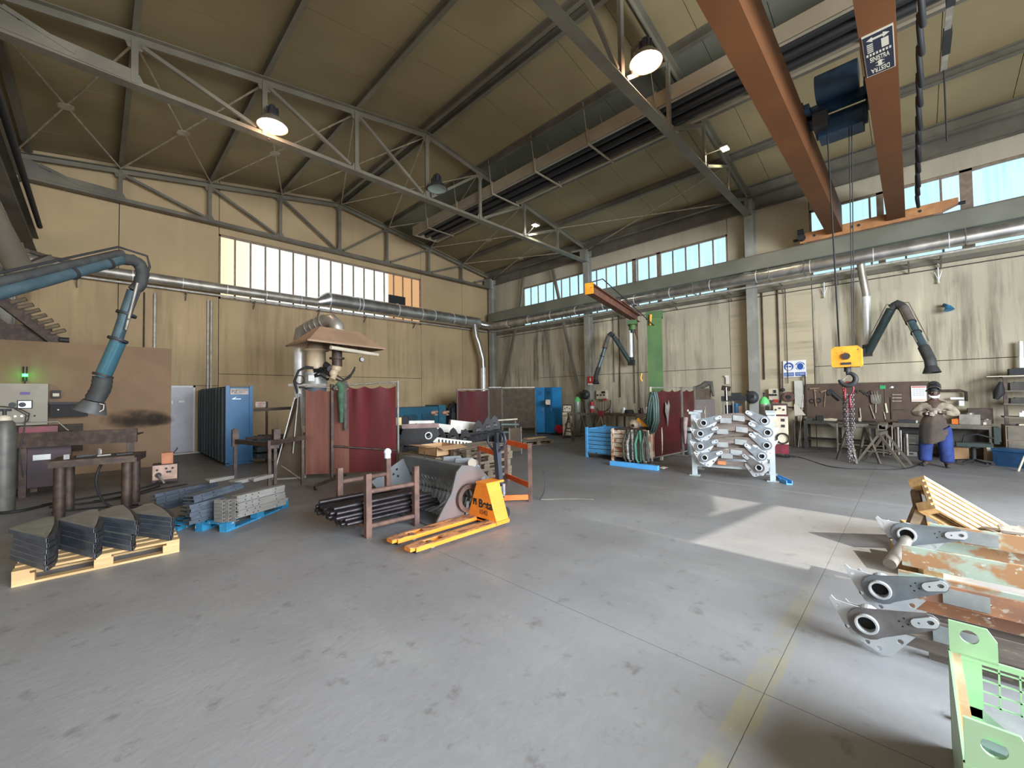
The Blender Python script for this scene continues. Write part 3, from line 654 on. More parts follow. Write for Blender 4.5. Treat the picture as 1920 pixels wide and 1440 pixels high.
MB().tube([A[4],P(212,658,D=8.75)],.075,18).build('lower_tube_upper_half',M['armb'],la)
MB().tube([P(222,640,D=8.72),A[6]],.10,18).build('lower_tube_lower_half',M['armc'],la)
MB().cyl(P(258,530,D=8.35),P(236,618,D=8.55),.02,8).build('gas_spring',M['galvd'],la)
MB().tube([P(-40,520,D=7.2),P(222,463,D=8.3),P(276,480,D=8.4),P(281,500,D=8.45),P(240,600,D=8.5)],.016,6).build('support_rod',M['dark'],la)
MB().tube([P(-40,530,D=7.2),P(220,470,D=8.3),P(228,486,D=8.3)],.014,6).build('support_rod',M['dark'],la)
for q,q2 in ((P(238,587,D=8.6),P(236,591,D=8.6)),(P(222,635,D=8.7),P(220,639,D=8.7)),(P(194,702,D=8.9),P(192,706,D=8.9))):
    MB().cyl(q,q2,.125,20).build('hose_clamp',M['dark'],la)
hose(MB(),[P(193,707,D=8.9),P(190,728,D=8.92),P(180,745,D=8.95),P(177,752,D=8.95)],.115,1.08).build('nozzle_hose',M['armd'],la)
MB().cyl(P(177,752,D=8.95),P(168,772,D=8.97),.13,20,.20,cap=False).cyl(P(168,772,D=8.97),P(158,773,D=8.97),.02,6).build('hood_cone',mat('hood_grey',(.12,.12,.12),.5,.3),la)
MB().tube([P(186,757,D=8.8),P(195,759,D=8.8),P(194,768,D=8.8),P(186,772,D=8.8)],.012,6).build('hood_handle',M['galvd'],la)
def arm(M0,E1,E2,Nz,lab,r=.085):
    a=thing('suction_arm',lab,'suction arm',M0,group='jointed fume extraction arms')
    M0,E1,E2,Nz=map(V,(M0,E1,E2,Nz))
    MB().tube([M0,M0.lerp(E1,.97)],r*1.15,14).build('inner_hose',mat('arm_hose_green_black',(.035,.06,.06),.6),a)
    MB().cyl(M0.lerp(E1,.0)+V((0,0,.02)),M0+V((0,0,.26)),.10,12).box(M0+V((0,0,.05)),(.2,.22,.22)).build('swivel_mount',M['dark'],a)
    hose(MB(),[E1,E1.lerp(E2,.5)+V((0,0,.10)),E2],r*1.15,1.08).build('elbow_hose',M['armd'],a)
    MB().tube([E2,E2.lerp(Nz,.30)],r*1.2,14).build('outer_hose',mat('arm_cover_brown',(.16,.14,.12),.7),a)
    MB().tube([E2.lerp(Nz,.30),E2.lerp(Nz,.78)],r,16).build('outer_tube',M['armb'],a)
    for k in (.30,.5,.78): q=E2.lerp(Nz,k); d=(Nz-E2).normalized()*.015; MB().cyl(q-d,q+d,r*1.25,14).build('hose_clamp',M['dark'],a)
    e=Nz+V((-.03,-.02,-.30))
    hose(MB(),[E2.lerp(Nz,.78),Nz,Nz.lerp(e,.5)],r*1.2,1.07).build('nozzle_hose',M['armd'],a)
    MB().cyl(Nz.lerp(e,.45),e,r*1.2,16,r*1.9,cap=False).build('hood_cone',M['dark'],a)
    for o_ in (V((0,.10,.10)),V((0,-.10,.12))):
        MB().tube([M0+o_,E1+o_,],.012,6).tube([E1+o_,E2+o_],.012,6).tube([E2+o_,E2.lerp(Nz,.75)+o_],.012,6).build('support_rod',M['galvd'],a)
    return a
arm(P(1626,664,X=15.08),P(1672,577,X=14.6),P(1694,577,X=14.5),P(1744,675,X=13.6),'jointed suction arm on the right wall reaching over the standing person')
arm(P(1184,682,X=15.08),P(1150,630,X=14.8),P(1141,630,X=14.75),P(1117,706,X=14.4),'jointed suction arm beside the green crane post, folded like an upside down V',.075)
p0=P(1613,488,X=14.9);p1=P(1616,512,X=14.92);p2=P(1624,556,X=15.15);p3=V((p2.x,p2.y,P(1624,648,X=p2.x).z))
o=thing('extraction_duct','bright vertical duct feeding the right suction arm behind the crane hook','duct',p3)
MB().tube([p0,p1,p2-V((0,0,-.1)),p2],.09,14).build('bend_pipe',M['galvd'],o); MB().cyl(p2,p3,.095,16).build('duct_pipe',M['galvw'],o)
p0=P(1182,612,X=15.1); p1=V((p0.x,p0.y,P(1184,670,X=15.1).z))
o=thing('extraction_duct','bright short vertical duct feeding the middle suction arm by the green post','duct',p1)
MB().cyl(p0,p1,.085,14).cyl(V((p0.x,p0.y,5.3)),p0,.09,14).build('duct_pipe',M['galvw'],o)
# ================================================================ jib crane
gr_=mat('jib_post_green',(.06,.135,.03),.6,c2=(.04,.10,.028),sc_=2); M['green']=gr_
jc=thing('jib_crane','jib crane with a green post and a brown arm ending in an orange square','crane',(11.75,5.5,0))
jm=TR((11.75,5.5,0),rz=rad(25))
MB().bx(-.17,-.21,0,.17,.21,4.12,jm).build('post',gr_,jc)
MB().bx(-.19,-.24,3.95,.19,.24,4.14,jm).build('post_cap',gr_,jc); MB().bx(-.35,-.35,0,.35,.35,.03,jm).build('base_plate',gr_,jc)
ja=P(1105,540,Z=3.98); jb=P(1222,612,Z=3.98); jb=V((11.55,5.95,3.98))
ja=P(1105,541,Z=3.95)
br=mat('jib_arm_brown',(.16,.065,.035),.6,c2=(.11,.045,.03),sc_=5)
MB().ibeam(ja,jb,.17,.22).build('arm_beam',br,jc)
d=(jb-ja).normalized()
MB().bar(ja-d*.012,ja,.19,.24).build('end_plate',M['orb'],jc)
MB().bar(ja.lerp(jb,.55)+V((0,0,.16)),jb+V((0,0,.10)),.20,.03).plate([(0,0),(.9,0),(0,-.6)],.03,Matrix.Translation(jb+V((0,0,-.05)))@Matrix.Rotation(math.atan2(-d.y,-d.x),4,'Z')@Matrix.Rotation(PI/2,4,'X')).build('arm_bracket',br,jc)
q=ja.lerp(jb,.86)
MB().box(q-V((0,0,.22)),(.42,.26,.12),rz=rad(25)).cyl(q-V((0,0,.42)),q-V((0,0,.28)),.10,12).build('chain_hoist_body',gr_,jc)
MB().cyl(q-V((0,0,.5)),q-V((0,0,.42)),.06,10).build('chain_bag',M['dark'],jc)
MB().tube([ja+V((0,0,.12)),P(1130,523,D=10.3),P(1180,568,D=11.6),P(1226,610,D=12.8)],.014,6).build('power_cable',M['dark'],jc)
MB().cyl(P(1219,610,D=12.75),P(1220,590,D=12.75),.03,8,.045).build('limit_switch',M['orb'],jc)
# ================================================================ materials of the loose things
M['wood']=mat('pallet_wood_fresh',(.62,.42,.20),.75,c2=(.48,.31,.14),sc_=3,stretch=(.6,6,6),bp=.1)
M['woodo']=mat('pallet_wood_old',(.20,.15,.10),.85,c2=(.13,.10,.07),sc_=3,stretch=(.6,6,6),bp=.1)
M['woodb']=mat('pallet_wood_blue',(.02,.21,.38),.7,c2=(.015,.15,.28),sc_=5,wear=(.42,.42,.40),wsc=14,wlo=.60,whi=.66)
M['pblue']=mat('primer_plate_blue_grey',(.105,.125,.155),.55,.3,c2=(.075,.09,.115),sc_=5)
M['pgrey']=mat('raw_plate_grey',(.27,.26,.24),.5,.3,c2=(.21,.20,.18),sc_=3)
M['pdark']=mat('plate_dark',(.05,.05,.055),.55,.3,c2=(.03,.03,.033),sc_=8)
M['pipeb']=mat('pipe_black_steel',(.06,.05,.055),.35,.7,c2=(.035,.03,.032),sc_=6)
M['rust']=mat('rusty_post',(.17,.095,.07),.75,.2,c2=(.10,.06,.05),sc_=7)
M['buck']=mat('bucket_steel',(.19,.205,.215),.5,.2,c2=(.15,.16,.17),sc_=3)
M['buckr']=mat('bucket_plate_rusty',(.17,.12,.11),.7,.2,c2=(.12,.12,.12),sc_=2.2,lo=.45,hi=.58)
M['pj']=mat('pallet_jack_orange',(.95,.30,.03),.45,c2=(.85,.25,.025),sc_=5,wear=(.22,.12,.07),wsc=16,wlo=.68,whi=.71,stretch=(.4,1,1))
M['pjtop']=mat('pallet_jack_fork_worn',(.80,.33,.10),.6,c2=(.60,.27,.12),sc_=6,wear=(.17,.09,.06),wsc=12,wlo=.47,whi=.58,stretch=(.4,1.5,1))
M['cur']=mat('curtain_dark_red',(.10,.008,.011),.55,c2=(.07,.006,.008),sc_=1.2,stretch=(3,3,.4),spec=.3)
M['curb']=mat('curtain_brown',(.16,.065,.045),.55,c2=(.12,.042,.03),sc_=1.5,stretch=(3,3,.4),spec=.3)
M['curt']=mat('curtain_taupe',(.085,.062,.042),.6,c2=(.07,.048,.032),sc_=2,spec=.2)
M['tubeg']=mat('screen_tube_grey',(.30,.28,.25),.45,.4)
M['blue']=mat('cabinet_blue',(.015,.12,.28),.45,c2=(.012,.095,.22),sc_=1.4)
M['blued']=mat('cabinet_blue_dirty',(.05,.085,.10),.6,c2=(.018,.025,.03),sc_=1.6,stretch=(1,2,.25),lo=.35,hi=.6)
M['cream']=mat('machine_cream',(.62,.55,.42),.5,c2=(.5,.44,.33),sc_=4)
M['red']=mat('machine_red',(.20,.012,.03),.45,c2=(.12,.01,.02),sc_=5)
M['mar']=mat('cabinet_maroon_dark',(.045,.012,.02),.5,c2=(.03,.01,.014),sc_=5)
M['orb2']=mat('rack_orange',(.95,.17,.03),.5,c2=(.85,.13,.02),sc_=6,wear=(.4,.1,.04),wsc=20,wlo=.62,whi=.66)
M['card']=mat('cardboard',(.52,.32,.17),.85,c2=(.45,.27,.14),sc_=4)
M['white']=flat('white_paint',(.72,.68,.62),.5); M['pap']=flat('paper_white',(.78,.78,.76),.7)
M['txt']=flat('print_black',(.02,.02,.02),.6); M['txtr']=flat('print_red',(.5,.03,.03),.6)
# ================================================================ pallets
def pallet(label,loc,rz=0,wood='wood',group=None):
    p=thing('pallet',label,'pallet',(0,0,0),group=group); mw=M[wood]
    for y,wd in ((-.345,.11),(-.17,.10),(0,.13),(.17,.10),(.345,.11)): MB().bx(-.6,y-wd/2,.122,.6,y+wd/2,.144).build('board',mw,p)
    for x in (-.545,0,.545): MB().bx(x-.055,-.4,.1,x+.055,.4,.1215).build('board',mw,p)
    for x in (-.53,0,.53):
        for y in (-.345,0,.345): MB().bx(x-.07,y-.05,.022,x+.07,y+.05,.0995).build('block',mw,p)
    for y in (-.345,0,.345): MB().bx(-.6,y-.05,0,.6,y+.05,.0215).build('board',mw,p)
    p.location=loc; p.rotation_euler=(0,0,rz); return p
pallet('fresh wooden pallet under the four stacks of dark brackets, front left',(.085,6.33,0),rad(-1.5))
pallet('blue painted wooden pallet under the long folded steel channels',(1.42,7.0,0),rad(38),'woodb')
for k,(rz,dx) in enumerate(((0,0),(2,.02),(-3,-.03),(1,.04),(3,.0))):
    pallet(['lowest','second lowest','middle','second highest','topmost'][k]+' old grey pallet of the pile of five behind the sieve bucket',(5.28+dx,6.22,.145*k),rad(rz),'woodo',group='old pallets piled behind the sieve bucket')
# ================================================================ V brackets in four stacks
def vbracket():
    t=thing('folded_bracket','x','bracket',(0,0,0),group='folded steel brackets stacked on the front left pallet')
    MB().plate([(0,0),(.02,.25),(.03,.6),(.02,1.0),(-.05,1.02),(-.26,.74),(-.27,.70)],.005,TR((0,0,.048))).build('top_plate',M['pgrey'],t)
    MB().plate([(-.02,.12),(-.005,.45),(-.16,.62),(-.20,.58)],.004,TR((0,0,.052))).build('doubler_plate',M['pgrey'],t)
    MB().ext((-.27,.71,.024),(0,0,.024),[(-.003,-.022),(.003,-.022),(.003,.022),(-.003,.022)]).build('web',M['pblue'],t)
    pts=[(0,0),(.035,.12),(.045,.3),(.04,.55),(.03,.8),(.02,1.0)]
    c=MB(); q=[(-.016,-.022),(.016,-.022),(.016,-.018),(-.012,-.018),(-.012,.018),(.016,.018),(.016,.022),(-.016,.022)]
    for i in range(5):
        a=V((*pts[i],.024)); b=V((*pts[i+1],.024)); d=(b-a); c.ext(a-d*.02,b+d*.02,q)
    c.build('curved_channel',M['pdark'],t)
    return t
proto=vbracket(); first=True
SN=['leftmost','second from the left','third from the left','rightmost']
for s,(x,y,rz,n) in enumerate(((-.30,5.74,0,6),(.01,5.82,0,6),(.31,5.84,4,6),(.60,5.92,6,5))):
    hts=['lowest','second','third','fourth','fifth','topmost']
    for k in range(n):
        lb='%s folded bracket of the %s stack on the fresh pallet'%(hts[k] if k<n-1 else 'topmost',SN[s])
        xx=x+R.uniform(-.010,.010)-(.04 if s==2 and k<3 else 0); yy=y+R.uniform(-.012,.012)+(.0 if not (s==2 and k==0) else -.03); a=rad(rz+R.uniform(-1.2,1.2))
        if first: proto.location=(xx,yy,.145+k*.0505); proto.rotation_euler=(0,0,a); proto['label']=lb; first=False
        else: dup(proto,(xx,yy,.145+k*.0505),a,lb)
# ================================================================ long folded channels on the blue pallet
def chan(L,h,wd,t=.005):
    m_=MB(); pr=[(-wd/2,-h/2),(wd/2,-h/2),(wd/2,-h/2+t),(-wd/2+t,-h/2+t),(-wd/2+t,h/2-t),(wd/2,h/2-t),(wd/2,h/2),(-wd/2,h/2)]
    m_.ext((0,0,h/2),(L,0,h/2),pr); 
    return m_
def channel(L,h,wd,label,loc,rz,mt,group):
    t=thing('folded_channel',label,'channel',(0,0,0),group=group)
    chan(L,h,wd).build('channel_body',M[mt],t)
    hh=MB()
    for x in (.12,.3,L-.5,L-.15): hh.cyl((x,-wd/2-.001,h/2),(x,-wd/2+.002,h/2),.008,8)
    for x in (.12,.3,L-.5,L-.15): MB().cyl((x,wd/2-.001,h/2),(x,-wd/2-.003,h/2),.008,8).build('bolt_hole',M['black'],t)
    t.location=loc; t.rotation_euler=(0,0,rz); return t
ordn=['lowest','second','third','fourth','fifth','topmost']
def pile(a,b,n,h,wd,mt,name,group,z0=.147,over=0):
    a=V((a.x,a.y,0));b=V((b.x,b.y,0)); L=(b-a).length; rz=math.atan2(b.y-a.y,b.x-a.x)
    for k in range(n):
        channel(L+R.uniform(-.02,.03)+over*k,h-.003,wd,ordn[k]+name,(a.x+R.uniform(-.012,.012),a.y+R.uniform(-.012,.012),z0+h*k),rz,mt,group)
pile(P(440,970,Z=.16),P(532,944,Z=.16),6,.049,.10,'pgrey',' channel of the right hand pile on the blue pallet','channels on the blue pallet, right pile')
pile(P(350,982,Z=.16),P(405,966,Z=.16),5,.050,.12,'pblue',' grey blue channel of the left hand pile on the blue pallet','channels on the blue pallet, left pile',over=.03)
pile(P(287,958,Z=.16),P(402,930,Z=.16),5,.050,.12,'pblue',' channel of the far left pile overhanging the blue pallet','channels on the blue pallet, far left pile')
pile(P(352,938,Z=.44),P(444,911,Z=.44),2,.048,.16,'pblue',' long channel laid across the left piles','long channels across the left piles',z0=.400)
q0=P(408,980,Z=.15)
for k in range(3):
    for j in range(6):
        t=thing('channel_offcut','short channel end stacked at the near corner of the blue pallet','channel',(0,0,0),group='short channel ends at the corner of the blue pallet')
        chan(.14,.044,.055).build('channel_body',M['pgrey'],t); t.location=(q0.x+.062*k,q0.y+.10-.035*k,.147+.047*j); t.rotation_euler=(0,0,rad(-62))
for i,(px,py,rz) in enumerate(((385,902,20),(430,905,25),(465,900,30))):
    q=P(px,py,Z=.455+.012*i); solo('folded_plate',MB().plate([(0,-.1),(.36,-.08),(.40,.06),(.05,.1)],.006,TR(q,rz=rad(rz),rx=rad(6))).plate(rect(0,-.11,.36,-.104),.05,TR(q,rz=rad(rz))),M['pgrey'],['left','middle','right'][i]+' loose folded plate lying on top of the channels','plate',q)
# ================================================================ left work tables
t=thing('work_table','dark steel work table with a deep channel edge at the far left','table',(-.3,11.2,0))
a,b_=V((-1.0,11.3,1.02)),V((.58,10.92,1.02))
MB().ext(a,b_,[(-.03,-.13),(.03,-.13),(.03,.13),(-.03,.13)]).build('edge_channel',M['brown'],t)
MB().bar(a+V((.06,.4,.0)),b_+V((.06,.4,.0)),.7,.02).build('table_top',M['brown'],t)
for q in (a+V((.1,.1,0)),b_+V((-.1,.1,0)),a+V((.2,.65,0)),b_+V((-.05,.65,0))): MB().bar((q.x,q.y,0),(q.x,q.y,.9),.09,.09).build('leg',M['brown'],t)
t=thing('work_table','lower steel welding table with three thick pipe legs above the tangled cables','table',(0,9.2,0))
MB().prism([(-.48,8.95),(.44,8.78),(.62,9.42),(-.40,9.62)],.035,z0=.80).build('table_top',M['brown'],t)
MB().bar((-.47,8.96,.77),(.45,8.80,.77),.03,.07).bar((.45,8.8,.77),(.6,9.4,.77),.03,.07).build('table_apron',M['brown'],t)
for x,y in ((-.36,9.02),(.36,8.92),(-.28,9.5),(.48,9.36)): MB().cyl((x,y,0),(x,y,.8),.065,14).build('leg',M['brown'],t)
rc=random.Random(5)
for k,(x,y,w_,d,h,lab,mt) in enumerate(((-.3,9.1,.06,.05,.07,'small bright block at the left end of the lower welding table','pgrey'),(.1,9.15,.16,.03,.02,'flat scrap strip on the lower welding table','pgrey'),(.33,9.1,.2,.05,.02,'clamp bar at the right end of the lower welding table','pdark'),(.05,9.3,.03,.03,.11,'upright clamp screw on the lower welding table','pgrey'),(-.1,9.25,.22,.04,.03,'dark offcut beside the bright block on the table','pdark'))):
    o=solo('metal_offcut',MB().box((x,y,.836+h/2),(w_,d,h),rz=rc.uniform(-.6,.6)).box((x+.02,y,.836+h/2),(w_*.5,d*1.5,h*.6)),M[mt],lab,'offcut',(x,y,.836))
# maroon tool cabinet behind, with cage
t=thing('tool_cabinet','dark maroon welding machine cabinet with a white label behind the left tables','cabinet',(-.7,11.9,0))
MB().bx(-1.1,11.62,.12,-.32,12.2,1.12).build('body',M['mar'],t)
for x,y in ((-1.0,11.7),(-.42,11.7),(-1,12.1),(-.42,12.1)): MB().cyl((x-.03,y,.06),(x+.03,y,.06),.06,12).build('castor',M['dark'],t)
MB().bx(-.80,11.612,.62,-.58,11.62,.72).build('type_label',M['pap'],t)
MB().tube([(-1.05,11.65,1.12),(-1.05,11.65,1.32),(-.5,11.65,1.32),(-.36,11.65,1.14)],.014,6).build('guard_rail',M['tubeg'],t)
MB().bx(-.98,11.7,1.12,-.5,12.1,1.24).build('tool_tray',M['red'],t)
# gas cylinder at the left edge
q=G(8,938)
t=thing('gas_cylinder','tall grey gas cylinder with a gauge, cut by the left edge of the photo','cylinder',(-1.06,10.9,0))
x,y=P(6,900,D=10.2).x,P(6,900,D=10.2).y
MB().lathe([(.001,0),(.125,0),(.13,.02),(.13,1.25),(.11,1.38),(.05,1.46),(.03,1.47),(.001,1.47)],TR((x,y,0)),24).build('bottle',mat('cylinder_grey',(.13,.125,.11),.5,.2),t)
MB().lathe([(.07,1.40),(.085,1.42),(.075,1.47),(.03,1.5)],TR((x,y,0)),20).build('shoulder_collar',M['cream'],t)
MB().cyl((x,y,1.46),(x,y,1.60),.022,10).cyl((x-.07,y,1.58),(x+.07,y,1.58),.02,10).build('valve',M['dark'],t)
for d in (.03,.13): MB().cyl((x+.05+d,y-.05,1.66),(x+.05+d,y-.03,1.66),.04,16).build('gauge',M['dark'],t)
MB().tube([(x+.1,y-.04,1.6),(x+.22,y-.05,1.5),(x+.2,y-.06,1.2),(x+.16,y-.06,.9),(x+.2,y,.5)],.010,6).build('gas_hose',M['dark'],t)
# wall things on the partition
t=thing('control_cabinet','pale grey control cabinet with a lit screen on the partition wall','cabinet',(-1.1,13.87,1.2))
MB().bx(-1.48,13.72,1.20,-.74,13.99,2.10).build('body',mat('cabinet_pale',(.36,.33,.26),.5,c2=(.30,.27,.21),sc_=2),t)
MB().bx(-1.18,13.706,1.56,-.96,13.72,1.74).build('screen_bezel',M['dark'],t)
MB().bx(-1.16,13.702,1.58,-.98,13.707,1.72).build('screen',flat('screen_glow',(.62,.78,1),.5,0,2.2),t)
MB().bx(-1.14,13.712,1.86,-1.0,13.72,1.92).build('name_plate',flat('plate_violet',(.12,.08,.3),.5),t)
for k in range(4): MB().cyl((-1.2+k*.09,13.70,1.40),(-1.2+k*.09,13.72,1.40),.018,10).build('button',flat('button_white',(.8,.85,.9),.4,0,1.0) if k<2 else M['dark'],t)
MB().cyl((-1.1,13.695,1.26),(-.98,13.695,1.26),.014,8).build('cable_gland',M['brown'],t)
MB().tube([(-1.4,13.6,1.62),(-1.25,13.6,1.60),(-1.12,13.62,1.55),(-1.0,13.66,1.45),(-1.02,13.68,1.3),(-1.1,13.7,1.24)],.012,6).build('control_cable',M['brown'],t)
t=thing('stack_light','signal tower with a glowing green lamp above the control cabinet','signal light',(-1.09,13.9,2.12))
MB().cyl((-1.09,13.9,2.10),(-1.09,13.9,2.16),.012,8).cyl((-1.09,13.9,2.16),(-1.09,13.9,2.26),.035,14).build('base',M['dark'],t)
MB().cyl((-1.09,13.9,2.26),(-1.09,13.9,2.32),.042,16).build('green_lens',flat('green_glow',(.03,1,.08),.4,0,9),t)
MB().cyl((-1.09,13.9,2.32),(-1.09,13.9,2.48),.036,14).build('upper_lenses',flat('lens_dark_brown',(.06,.02,.015),.4),t)
light('POINT','stack_light_glow',(-1.09,13.76,2.29),1.6,(.05,1,.1),shadow_soft_size=.04)
o=thing('sockets_box','small black box with a pale window right of the control cabinet','box',(-.63,13.9,1.85))
MB().bx(-.70,13.88,1.78,-.56,13.99,1.96).build('body',M['dark'],o); MB().bx(-.68,13.872,1.82,-.58,13.88,1.89).build('window',M['cream'],o)
o=thing('black_cabinet','black tray box mounted on the partition right of the control cabinet','box',(-.45,13.8,1.35))
MB().bx(-.70,13.62,1.36,-.12,13.99,1.66).build('body',M['black'],o); MB().bx(-.72,13.60,1.64,-.10,13.99,1.69).build('lid',M['dark'],o); MB().cyl((-.58,13.61,1.52),(-.58,13.62,1.52),.015,8).build('lamp_lens',M['pap'],o)
o=solo('backing_board',MB().bx(-1.3,13.88,.55,-.2,13.99,1.18).bx(-1.3,13.86,1.12,-.2,13.88,1.18),mat('board_sooty',(.07,.05,.038),.9,c2=(.045,.035,.03)),'sooty board leaning on the partition under the control cabinet','board',(-.75,13.9,.55))
# soot marks on the partition
sm,t_,b2=NT('soot_mark'); 
g_=N(t_,'ShaderNodeTexCoord'); s_=N(t_,'ShaderNodeVectorMath',operation='LENGTH'); nn=N(t_,'ShaderNodeTexNoise'); nn.inputs['Scale'].default_value=3
mp=N(t_,'ShaderNodeMapping'); mp.inputs['Scale'].default_value=(1.35,0,3.6); t_.links.new(g_.outputs['Object'],mp.inputs[0]); t_.links.new(mp.outputs[0],s_.inputs[0]); t_.links.new(g_.outputs['Object'],nn.inputs['Vector'])
f=rng(t_,s_.outputs['Value'],.95,.15); b2.inputs['Base Color'].default_value=(.04,.03,.025,1); b2.inputs['Roughness'].default_value=.95
t_.links.new(mul(t_,mul(t_,f,.85),rng(t_,nn.outputs[0],.25,.65)),b2.inputs['Alpha'])
for c,s,l in (((.72,13.994,1.24),(1,1,1),'wide soot stain on the partition'),((1.15,13.993,1.18),(.5,1,.6),'small soot stain near the partition end')):
    o=MB().bx(-.8,-.0005,-.3,.8,.0005,.3).build('soot_stain',sm,pt); o.location=c; o.scale=s
# things on the partition roof
t=thing('slanted_junk_frame','dark slanted ladder frame with rollers lying on the side room roof','frame',(-1.0,14.6,3.06))  # junk ladder frame with shafts across it, not a conveyor
a,b_=P(-20,545,D=14.0),P(108,643,D=14.2)
for o_ in (V((0,0,0)),V((-.35,.5,-.2))): MB().bar(a+o_,b_+o_,.10,.22).build('frame_rail',M['brown'],t)
for k in range(7):
    q=a.lerp(b_,.30+k*.10); MB().cyl(q+V((.0,-.05,.1)),q+V((.22,-.1,.20)),.045,10).build('roller',M['woodo'],t)
MB().cyl(P(112,637,D=14.1),P(130,638,D=14.1),.06,12).build('end_wheel',M['dark'],t)
MB().bx(-1.9,14.3,3.06,-.75,14.9,3.45).build('crate_body',M['brown'],t)
t=thing('exhaust_pipe','fat grey exhaust pipe dropping from the roof at the left edge','pipe',(-1.5,14,5))
a,b_=P(-60,330,D=12),P(38,505,D=13.2); MB().tube([a,b_],.21,20).build('pipe_body',M['steel'],t)
MB().cyl(b_,b_+(b_-a).normalized()*.05,.26,20).build('flange',M['steeld'],t)
MB().bar(P(20,515,D=13.4),P(95,485,D=13.8),.18,.18).bar(P(40,455,D=13.5),P(50,485,D=13.5),.04,.04).build('bracket',M['steeld'],t)
MB().tube([P(50,470,D=13.6),P(100,485,D=14.6),P(160,495,D=15.4)],.05,8).build('side_branch',M['steeld'],t)
# red portable welder on the floor
t=thing('welding_box','small cream and red welding wire feeder with knobs on the floor by the cables','welder',(1.0,11.0,0))
wm=TR((1.02,11.0,0),rz=rad(-8))
MB().bx(-.2,-.15,.05,.2,.2,.40,wm).build('body',M['mar'],t)
MB().bx(-.19,-.165,.10,.19,-.15,.39,wm).build('front_panel',mat('panel_pinkish',(.55,.36,.27),.5),t)
for x,z in ((-.12,.30),(.02,.32),(.12,.32),(.04,.25),(.08,.25)): MB().cyl(wm@V((x,-.185,z)),wm@V((x,-.165,z)),.02 ,12).build('knob',M['dark'],t)
MB().cyl(wm@V((-.1,-.19,.2)),wm@V((-.1,-.16,.2)),.05,16).build('torch_socket',M['dark'],t)
MB().tube([wm@V((-.1,-.2,.2)),wm@V((-.04,-.3,.12)),wm@V((.0,-.32,.05))],.02,8).build('torch_plug',M['pgrey'],t)
MB().bx(-.06,-.05,.40,.12,.1,.62,wm).build('spool_cover',mat('spool_orange',(.55,.20,.08),.5),t)
MB().tube([wm@V((.12,0,.6)),wm@V((.18,0,.68)),wm@V((.18,.1,.7))],.012,6).build('feed_guide',M['dark'],t)
# cables under the table
def cable(name,pts,r,label,mt='black',cat='cable',group=None):
    from mathutils.geometry import interpolate_bezier
    P_=[V(p) for p in pts]; out=[]
    for i in range(len(P_)-1):
        p0=P_[max(i-1,0)];p1=P_[i];p2=P_[i+1];p3=P_[min(i+2,len(P_)-1)]
        for k in range(6):
            u=k/6; out.append(.5*((2*p1)+(p2-p0)*u+(2*p0-5*p1+4*p2-p3)*u*u+(3*p1-p0-3*p2+p3)*u**3))
    out.append(P_[-1]); return solo(name,MB().tube(out,r,7),M[mt] if isinstance(mt,str) else mt,label,cat,P_[0],group)
z=.02
cable('welding_cable',[(.10,9.2,.76),(.04,9.2,.6),(.02,9.15,.4),(.10,9.0,.15),(.25,8.9,.03),(.45,8.85,z),(.60,8.8,z)],.018,'thick black cable hanging in a loop from the lower welding table')
cable('welding_cable',[(-.6,10.2,z),(-.1,10.3,z),(.4,10.5,z),(.8,10.8,z),(.92,10.9,.1)],.016,'black cable on the floor running to the red wire feeder, upper')
cable('welding_cable',[(-.5,9.9,z),(.0,9.8,z),(.5,10.1,z),(.9,10.6,z)],.016,'black cable on the floor below the upper feeder cable')
cable('welding_cable',[(-.45,9.4,z),(-.1,9.3,z),(.2,9.15,z),(.5,9.0,z)],.013,'thin black cable under the lower welding table')
cable('welding_cable',[(.0,9.9,z),(.4,9.8,z),(.8,10.2,z),(1.3,10.4,z)],.013,'thin black cable behind the table legs')
cable('floor_hose',[(-1.6,10.2,z),(-1.1,10.0,z),(-.8,9.9,z),(-.5,10.2,z)],.025,'dark hose on the floor beside the grey gas cylinder')
# ================================================================ blue cabinet row
t=thing('blue_cabinet','tall blue steel cabinet row with ribbed dirty side and a white sign on its end','cabinet',(2.65,14.4,0))
MB().bx(2.36,12.66,.06,2.93,16.3,2.03).build('body',M['blued'],t)
MB().bx(2.34,12.60,.04,2.42,12.66,2.05).bx(2.87,12.60,.04,2.95,12.66,2.05).bx(2.42,12.63,.04,2.87,12.66,2.0).bx(2.34,12.60,0.0,2.95,12.70,.06).build('end_panel',M['blue'],t)
for k in range(9): 
    y=12.9+k*.4; MB().bx(2.31,y,.06,2.36,y+.2,2.0).build('rib',M['blued'],t)
MB().bx(2.44,12.595,1.82,2.84,12.60,1.97).build('sign_plate',mat('sign_pinkish',(.55,.47,.42),.6),t)
def fy(x,y,z): return Matrix.Translation(V((x,y,z)))@Matrix.Rotation(PI/2,4,'X')
def fx(x,y,z): return Matrix.Translation(V((x,y,z)))@Matrix.Rotation(-PI/2,4,'Z')@Matrix.Rotation(PI/2,4,'X')
pl=t.children[-1]
text('PZ',.11,fy(2.53,12.592,1.895),M['txt'],pl)
text('LAVORATI\nFINITI',.055,fy(2.70,12.592,1.91),M['txt'],pl)
MB().plate([(-.1,0),(-.02,.05),(.0,.055),(-.06,.01),(.1,.012),(.1,.0)],.002,fy(2.58,12.626,1.7)).build('paint_scratch',M['galvw'],t)
MB().bx(2.96,12.4,1.48,3.20,12.41,1.62).build('paper_notice',mat('notice_pinkish',(.5,.42,.38),.6),t)
text('CARICO\nMAX',.05,fy(3.08,12.395,1.55),M['txtr'],t.children[-1])
MB().bar((2.95,12.41,1.5),(3.22,12.41,1.5),.01,.01).build('notice_hook',M['dark'],t)
